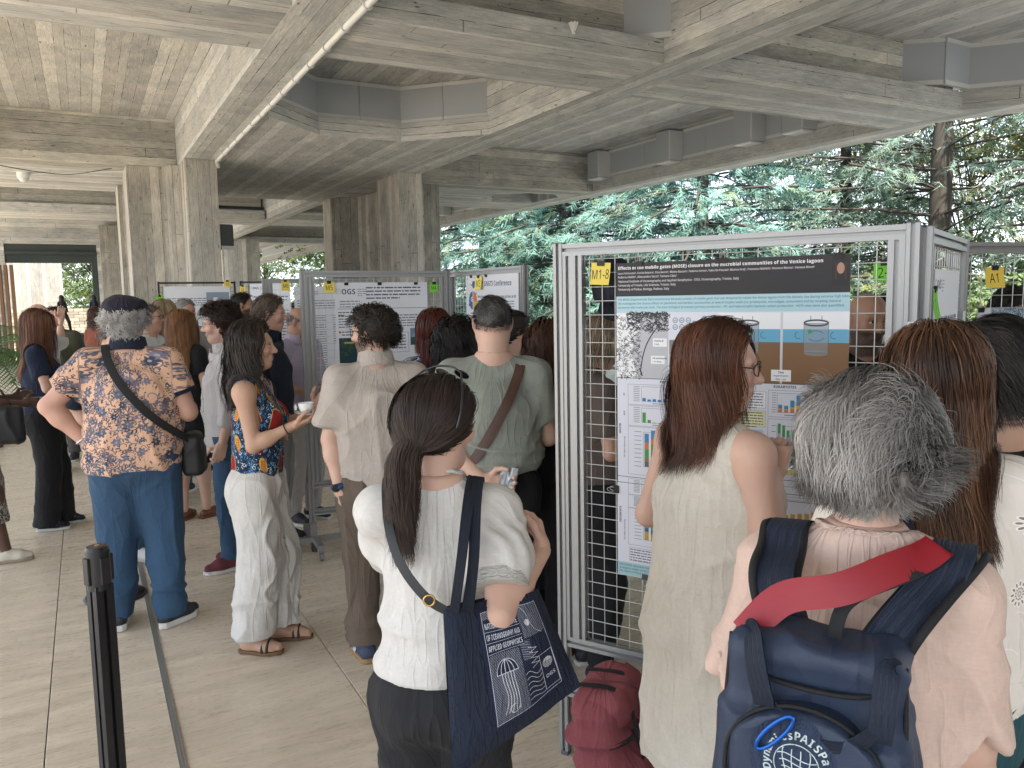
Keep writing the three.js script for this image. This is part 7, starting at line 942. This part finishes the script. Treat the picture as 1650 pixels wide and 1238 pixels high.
// a few more in the depth of the hall
crowd({ who: 'woman in the rust top', label: 'woman with short brown hair in a rust top near the dark pedestal', at: [0.14, -11.2], face: 60, H: 1.7, sex: 'f', q: 3, seed: 71, top: { mat: cloth([0.3, 0.09, 0.05]), sleeve: 0.6, hem: 0.5 }, hair: { c: [0.06, 0.03, 0.02], th: 0.016, n: 900, len: 0.16, w: 0.007, seg: 7, grav: 0.6, nape: -0.09 } });
crowd({ who: 'man in the olive tee', label: 'fair-haired man in an olive tee behind the red ship panel', at: [1.9, -10.4], face: 190, H: 1.78, q: 3, seed: 73, top: { mat: cloth([0.12, 0.13, 0.08]), sleeve: 0.6, hem: 0.5 }, hair: { c: [0.2, 0.14, 0.08], th: 0.012, n: 600, len: 0.04, w: 0.007, seg: 4, rise: 0.3 } });
crowd({ who: 'woman in the pale blue shirt', label: 'woman in a pale blue shirt standing behind the text poster panel', at: [2.1, -9.2], face: 200, H: 1.72, sex: 'f', q: 3, seed: 75, top: { mat: cloth([0.35, 0.42, 0.55]), sleeve: 1.3, hem: 0.5 }, hair: { c: [0.03, 0.02, 0.015], th: 0.016, n: 900, len: 0.25, w: 0.007, seg: 8, grav: 0.7, nape: -0.09 } });
// ---------- small things ----------
{ // black cap hooked on the far side of the near panel
  const c = thing('baseball_cap', 'black cap hanging on the mesh behind the M1-8 note', 'cap'); c.position.copy(near.at(0.2, 1.82, -0.07)); c.rotation.y = near.turn;
  mesh('crown', solid([ell([0, 0, 0], [0.085, 0.11, 0.07], 0.02), above(-0.06)], 0.006, { disp: folds(0.004, 2) }), cloth([0.016, 0.018, 0.03]), c); mesh('visor', solid([ell([0.0, -0.08, -0.03], [0.075, 0.05, 0.014], 0.02)], 0.006), cloth([0.016, 0.018, 0.03]), c);
}
{ // red backpack leaning on the panel foot
  const b = thing('red_backpack', 'dusty red canvas backpack standing on the floor against the panel foot', 'backpack', [1.585, 0, -2.2], 0.62), red = cloth([0.3, 0.075, 0.085]), bk = std(lin(0.012, 0.012, 0.013), 0.7);
  b.rotation.order = 'YXZ'; b.rotation.z = 0.1; b.rotation.x = -0.08; b.scale.set(1.08, 0.92, 1);
  const body = mesh('main_bag', solid([rbox([0, 0.24, 0], [0.14, 0.235, 0.1], 0.07, 0.03), ell([0, 0.16, 0.02], [0.16, 0.165, 0.125], 0.06), sub(cap([0, -0.02, -0.3], [0, -0.02, 0.3], 0.012, 0.012, 0.01)), above(0.002)], 0.0085, { disp: folds(0.02, 6, { fx: 6, fy: 3, bunch: 0.3, bamp: 1.5 }) }), red, b);
  mesh('lid', solid([rbox([0, 0.42, 0.0], [0.115, 0.07, 0.105], 0.05, 0.02)], 0.008, { disp: folds(0.016, 9, { fx: 8, fy: 4 }) }), red, b);
  const F = field([rbox([0, 0.24, 0], [0.14, 0.235, 0.1], 0.07, 0.03), ell([0, 0.16, 0.02], [0.16, 0.165, 0.125], 0.06), rbox([0, 0.42, 0], [0.115, 0.07, 0.105], 0.05, 0.02)]);
  for (const x of [-0.05, 0.045]) mesh('strap', band([[x, 0.49, -0.08], [x, 0.5, 0.03], [x, 0.42, 0.115], [x * 1.1, 0.28, 0.14], [x * 1.2, 0.1, 0.15], [x * 1.2, 0.02, 0.12]], 0.018, 0.004, F, 0.012, 50), bk, b);
  mesh('cross_strap', band([[-0.13, 0.33, 0.05], [-0.06, 0.33, 0.13], [0.05, 0.335, 0.13], [0.13, 0.36, 0.04]], 0.018, 0.004, F, 0.013, 40), bk, b); mesh('buckle', new RoundedBoxGeometry(0.03, 0.022, 0.012, 2, 0.003).translate(0.01, 0.335, 0.15), bk, b);
  mesh('shoulder_strap', band([[0.12, 0.42, -0.06], [0.18, 0.33, -0.04], [0.25, 0.2, 0.0], [0.26, 0.08, 0.02], [0.2, 0.02, 0.03]], 0.045, 0.008, null, 0, 40), bk, b); mesh('shoulder_strap', band([[0.15, 0.15, -0.05], [0.22, 0.2, -0.1], [0.3, 0.17, -0.12], [0.34, 0.06, -0.1], [0.3, 0.015, -0.06]], 0.04, 0.008, null, 0, 40), bk, b);
}
// two little walking figures on the far table
for (const [x, lab, c] of [[-0.35, 'dark bronze walking figure with a long coat on the table', [0.025, 0.018, 0.018]], [0.18, 'dark bronze walking figure in blue trousers on the table', [0.014, 0.02, 0.035]]]) {
  const f = thing('bronze_figure', lab, 'statue', [x, 1.17, -17], 0.3, 'bronze figures on the table'); f.scale.setScalar(0.62);
  mesh('figure', solid([ell([0, 1.08, 0], [0.07, 0.09, 0.08], 0.02), cap([0, 0.95, 0], [0, 0.75, 0], 0.08, 0.07, 0.06), cap([0.09, 0.93, 0], [0.16, 0.66, -0.06], 0.035, 0.025, 0.03), cap([-0.09, 0.93, 0], [-0.16, 0.68, 0.08], 0.035, 0.025, 0.03), cap([0.03, 0.72, 0], [0.16, 0.36, 0], 0.065, 0.05, 0.04), cap([0.16, 0.36, 0], [0.2, 0.02, 0], 0.05, 0.035, 0.03), cap([-0.03, 0.72, 0], [-0.12, 0.36, 0], 0.065, 0.05, 0.04), cap([-0.12, 0.36, 0], [-0.26, 0.04, 0], 0.05, 0.035, 0.03), cap([0, 0.98, 0], [0, 1.08, 0], 0.035, 0.035, 0.02)], 0.016), std(lin(...c), 0.5, { metalness: 0.4 }), f); mesh('plinth', box(-0.35, 0.3, 0, 0.012, -0.12, 0.12), M.black, f);
}
// ---------- trees outside ----------
const leafM = (r, g, b) => new THREE.MeshPhysicalMaterial({ color: new THREE.Color().setRGB(r, g, b), roughness: 0.75, side: THREE.DoubleSide, transmission: 0.45, thickness: 0 });
const barkM = std(new THREE.Color().setRGB(0.05, 0.042, 0.035), 0.95);
function fan(n, len, wid, droop, seed, broad) {   // a spray of needles or leaves growing along +x
  const r = rngOf(seed), pos = [];
  for (let i = 0; i < n; i++) {
    const s = i / n, sd = i % 2 ? 1 : -1, bx = s * len, by = -droop * s * s * len, a = sd * rr(0.35, 1.1, r), l = len * rr(0.28, 0.5, r) * (broad ? 0.6 : 1), el = rr(-0.5, 0.35, r) - droop * 0.5;
    const d = V3(Math.cos(a) * Math.cos(el), Math.sin(el), Math.sin(a) * Math.cos(el)), w = V3(-d.z, rr(-0.3, 0.3, r), d.x).normalize().multiplyScalar(wid * rr(0.7, 1.3, r)), b = V3(bx, by, 0);
    if (broad) { const m = b.clone().addScaledVector(d, l * 0.5), e = b.clone().addScaledVector(d, l); pos.push(...b.toArray(), ...m.clone().add(w).toArray(), ...m.clone().sub(w).toArray(), ...e.toArray(), ...m.clone().sub(w).toArray(), ...m.clone().add(w).toArray()); }
    else pos.push(...b.clone().sub(w).toArray(), ...b.clone().add(w).toArray(), ...b.clone().addScaledVector(d, l).add(V3(0, -droop * l * 0.3, 0)).toArray());
  }
  const g = new THREE.BufferGeometry(); g.setAttribute('position', new THREE.Float32BufferAttribute(pos, 3)); g.computeVertexNormals(); return g;
}
const needleFans = [1, 2, 3].map((s) => fan(15, 0.5, 0.015, 0.35, s)), leafFans = [4, 5].map((s) => fan(10, 0.42, 0.045, 0.2, s, true));
function crown(parent, mats, spots, fans, seed) {   // spots: [pos, dir, size, shade]
  const r = rngOf(seed), q = new THREE.Quaternion(), q2 = new THREE.Quaternion(), m4 = new THREE.Matrix4(), col = new THREE.Color();
  fans.forEach((f, k) => {
    const list = spots.filter((_, i) => i % fans.length === k), im = new THREE.InstancedMesh(f, mats, list.length); im.name = 'crown'; im.castShadow = im.receiveShadow = true; im.userData.kind = 'stuff';
    list.forEach(([p, d, s], i) => { q.setFromUnitVectors(V3(1, 0, 0), d); q2.setFromAxisAngle(V3(1, 0, 0), rr(-0.9, 0.9, r)); im.setMatrixAt(i, m4.compose(p, q.multiply(q2), V3(s, s, s))); const v = rr(0.65, 1.35, r), y = r(); im.setColorAt(i, col.setRGB(v * (y > 0.9 ? 1.5 : 1), v, v * (y > 0.9 ? 0.6 : 1))); });
    parent.add(im);
  });
}
function conifer(x, z, h, rad, label, mat, seed, { from = 0.04, per = 7, step = 0.42, sprays = 19, droop = 0.25, trunk = 0.26 } = {}) {
  const r = rngOf(seed), t = thing('cedar_tree', label, 'tree', [x, -0.2, z], r() * 6, 'conifers in the park outside'), limbs = [], spots = [];
  const tg = new THREE.CylinderGeometry(0.03, trunk, h, 12, 16), P = tg.attributes.position; for (let i = 0; i < P.count; i++) { const y = P.getY(i) + h / 2; P.setX(i, P.getX(i) * (1 + 0.12 * noise3(P.getX(i) * 9, y * 2, P.getZ(i) * 9)) + 0.12 * noise3(y * 0.3, seed, 0)); P.setZ(i, P.getZ(i) * (1 + 0.12 * noise3(P.getX(i) * 9, y * 2, 4)) + 0.12 * noise3(y * 0.3, seed, 7)); } tg.translate(0, h / 2, 0); tg.computeVertexNormals();
  mesh('trunk', tg, barkM, t);
  for (let y = h * from + 0.5; y < h * 0.97; y += step * rr(0.7, 1.3, r)) {
    const s = y / h, L0_ = rad * Math.pow(1 - s, 0.75) * (s < 0.12 ? 0.8 : 1) + 0.3;
    for (let k = 0; k < per; k++) {
      if (r() < 0.12) continue;
      const a = k / per * 6.283 + rr(-0.5, 0.5, r) + y, L = L0_ * rr(0.55, 1.12, r), up = rr(-0.02, 0.3, r), B = (u) => V3(Math.cos(a) * L * u, y + up * L * u - droop * L * u * u, Math.sin(a) * L * u);
      limbs.push(tube([B(0), B(0.5), B(1)], 0.012 + 0.0055 * L, 4, 4));
      const n = Math.ceil(sprays * L / 2.2);
      for (let i = 0; i < n; i++) {
        const u = Math.pow(rr(0.12, 1, r), 0.75), c = B(u), w = L * 0.24 * (1.15 - u), sd = r() < 0.5 ? -1 : 1, off = rr(0, 1, r);
        c.add(V3(-Math.sin(a) * w * off * sd, rr(-0.28, 0.1, r) * (0.3 + off), Math.cos(a) * w * off * sd));
        const b = a + sd * rr(0.1, 1.1, r); spots.push([c, V3(Math.cos(b), rr(-0.65, 0.2, r), Math.sin(b)).normalize(), rr(0.7, 1.5, r)]);
      }
    }
  }
  mesh('limbs', merge(limbs), barkM, t); crown(t, mat, spots, needleFans, seed + 3);
}
function broadleaf(x, z, h, rad, label, mat, seed, { clumps = 46, per = 120, low = 0.25, name = 'broadleaf_tree' } = {}) {
  const r = rngOf(seed), t = thing(name, label, name === 'shrub' ? 'shrub' : 'tree', [x, -0.2, z], 0, name === 'shrub' ? 'shrubs under the park trees' : 'broadleaf trees in the park outside'), spots = [], limbs = [];
  mesh('trunk', bar([0, 0, 0], [0.1, h * 0.6, 0.05], 0.05 * h / 2.5, 10, 0.04), barkM, t);
  for (let k = 0; k < clumps; k++) {
    const a = r() * 6.283, e = Math.acos(rr(-1, 1, r)), R = Math.cbrt(rr(0.15, 1, r)), c = V3(Math.sin(e) * Math.cos(a) * rad * R, h * (low + (1 - low) * 0.5) + Math.cos(e) * h * (1 - low) * 0.5 * R, Math.sin(e) * Math.sin(a) * rad * R), s = rr(0.5, 1, r) * rad * 0.33;
    limbs.push(bar([0.05, h * rr(0.2, 0.5, r), 0], c.toArray(), 0.03, 4, 0.008));
    for (let i = 0; i < per; i++) { const d = V3(rr(-1, 1, r), rr(-1, 1, r), rr(-1, 1, r)); if (d.lengthSq() > 1) continue; spots.push([c.clone().addScaledVector(d, s), V3(rr(-1, 1, r), rr(-0.8, 0.5, r), rr(-1, 1, r)).normalize(), rr(0.6, 1.1, r)]); }
  }
  mesh('limbs', merge(limbs), barkM, t); crown(t, mat, spots, leafFans, seed + 1);
}
const teal = leafM(0.11, 0.25, 0.21), deep = leafM(0.12, 0.2, 0.145), olive = leafM(0.16, 0.19, 0.05), fresh = leafM(0.12, 0.2, 0.05);
for (const [x, z, h, rad, label, m, o] of [
  [16.6, -11.2, 15, 4.4, 'tall dark conifer with spreading level branches outside the open side', deep, { from: 0.1, per: 6, step: 0.62, sprays: 10, droop: 0.1, trunk: 0.36 }],
  [15.6, -6.2, 14, 4.2, 'tall conifer with a thick trunk closest to the open side', deep, { from: 0.16, per: 6, step: 0.66, sprays: 10, droop: 0.12, trunk: 0.38 }],
  [19.6, -7.6, 12, 4.0, 'grey-green conifer standing behind the thick trunked one', deep, { per: 6, step: 0.55 }],
  [13.6, -15.4, 11, 4.2, 'blue-green cedar with drooping sprays beside the dark conifers', teal, {}],
  [12.0, -24.2, 13, 4.8, 'broad blue-green cedar with hanging boughs seen beyond the middle column', teal, { sprays: 22 }],
  [12.6, -20.0, 12, 4.4, 'bright blue-green cedar with drooping boughs near the eave', teal, { sprays: 22 }],
  [15.3, -21.0, 14, 4.8, 'tall blue-green cedar at the back of the cedar row', teal, {}],
  [19.4, -16.0, 15, 5.0, 'tall conifer filling the gap between cedars and dark conifers', deep, {}],
]) conifer(x * 1.2, z * 1.2, h * 1.12, rad * 1.08, label, m, Math.round(x * 31 - z * 17), o);
for (const [x, z, h, rad, label, m, o] of [
  [26.8, -17, 12, 5.2, 'yellow-green broadleaf tree behind the dark conifers', olive, { clumps: 60 }], [26.0, -11.5, 11, 5, 'yellow-green broadleaf tree behind the thick trunked conifer', olive, { clumps: 60 }], [27, -7.5, 12, 5, 'olive broadleaf tree at the far end of the park', olive, { clumps: 60 }],
  [13.0, -37, 9, 4.5, 'fresh green broadleaf tree beyond the far end of the eave', fresh, { clumps: 60 }], [13.5, -44, 10, 5, 'fresh green broadleaf tree behind the far column', fresh, { clumps: 60 }], [0.9, -37, 8, 3.2, 'bright green tree outside the far doorway', fresh, { clumps: 80, low: 0.1 }], [11, -56, 12, 6, 'fresh green broadleaf tree at the far end of the eave', fresh, { clumps: 80, low: 0.05 }], [6, -58, 11, 5, 'fresh green broadleaf tree closing the view past the far column', fresh, { clumps: 70, low: 0.05 }], [15, -52, 12, 5.5, 'fresh green broadleaf tree behind the far eave', fresh, { clumps: 70, low: 0.05 }],
]) broadleaf(x, z, h, rad, label, m, Math.round(x * 13 - z * 7), o);
for (const [x, z, h, rad, label] of [[14.5, -11.5, 2.2, 2.2, 'leafy shrub under the blue-green cedar'], [16, -3.2, 2.4, 2.4, 'leafy shrub under the thick trunked conifer'], [18.5, -12, 3, 2.8, 'big shrub between the dark conifer and the cedar'], [13.6, -8.4, 1.8, 1.7, 'low shrub in front of the dark conifer'], [15.6, -16.6, 2.6, 2.4, 'leafy shrub at the foot of the cedar row'], [21, -5, 3.2, 3, 'big shrub under the olive broadleaf tree']]) broadleaf(x * 1.2, z * 1.2, h * 1.2, rad * 1.1, label, fresh, Math.round(x * 5 - z * 11), { clumps: 26, per: 110, low: 0.05, name: 'shrub' });
renderer.render(scene, camera);
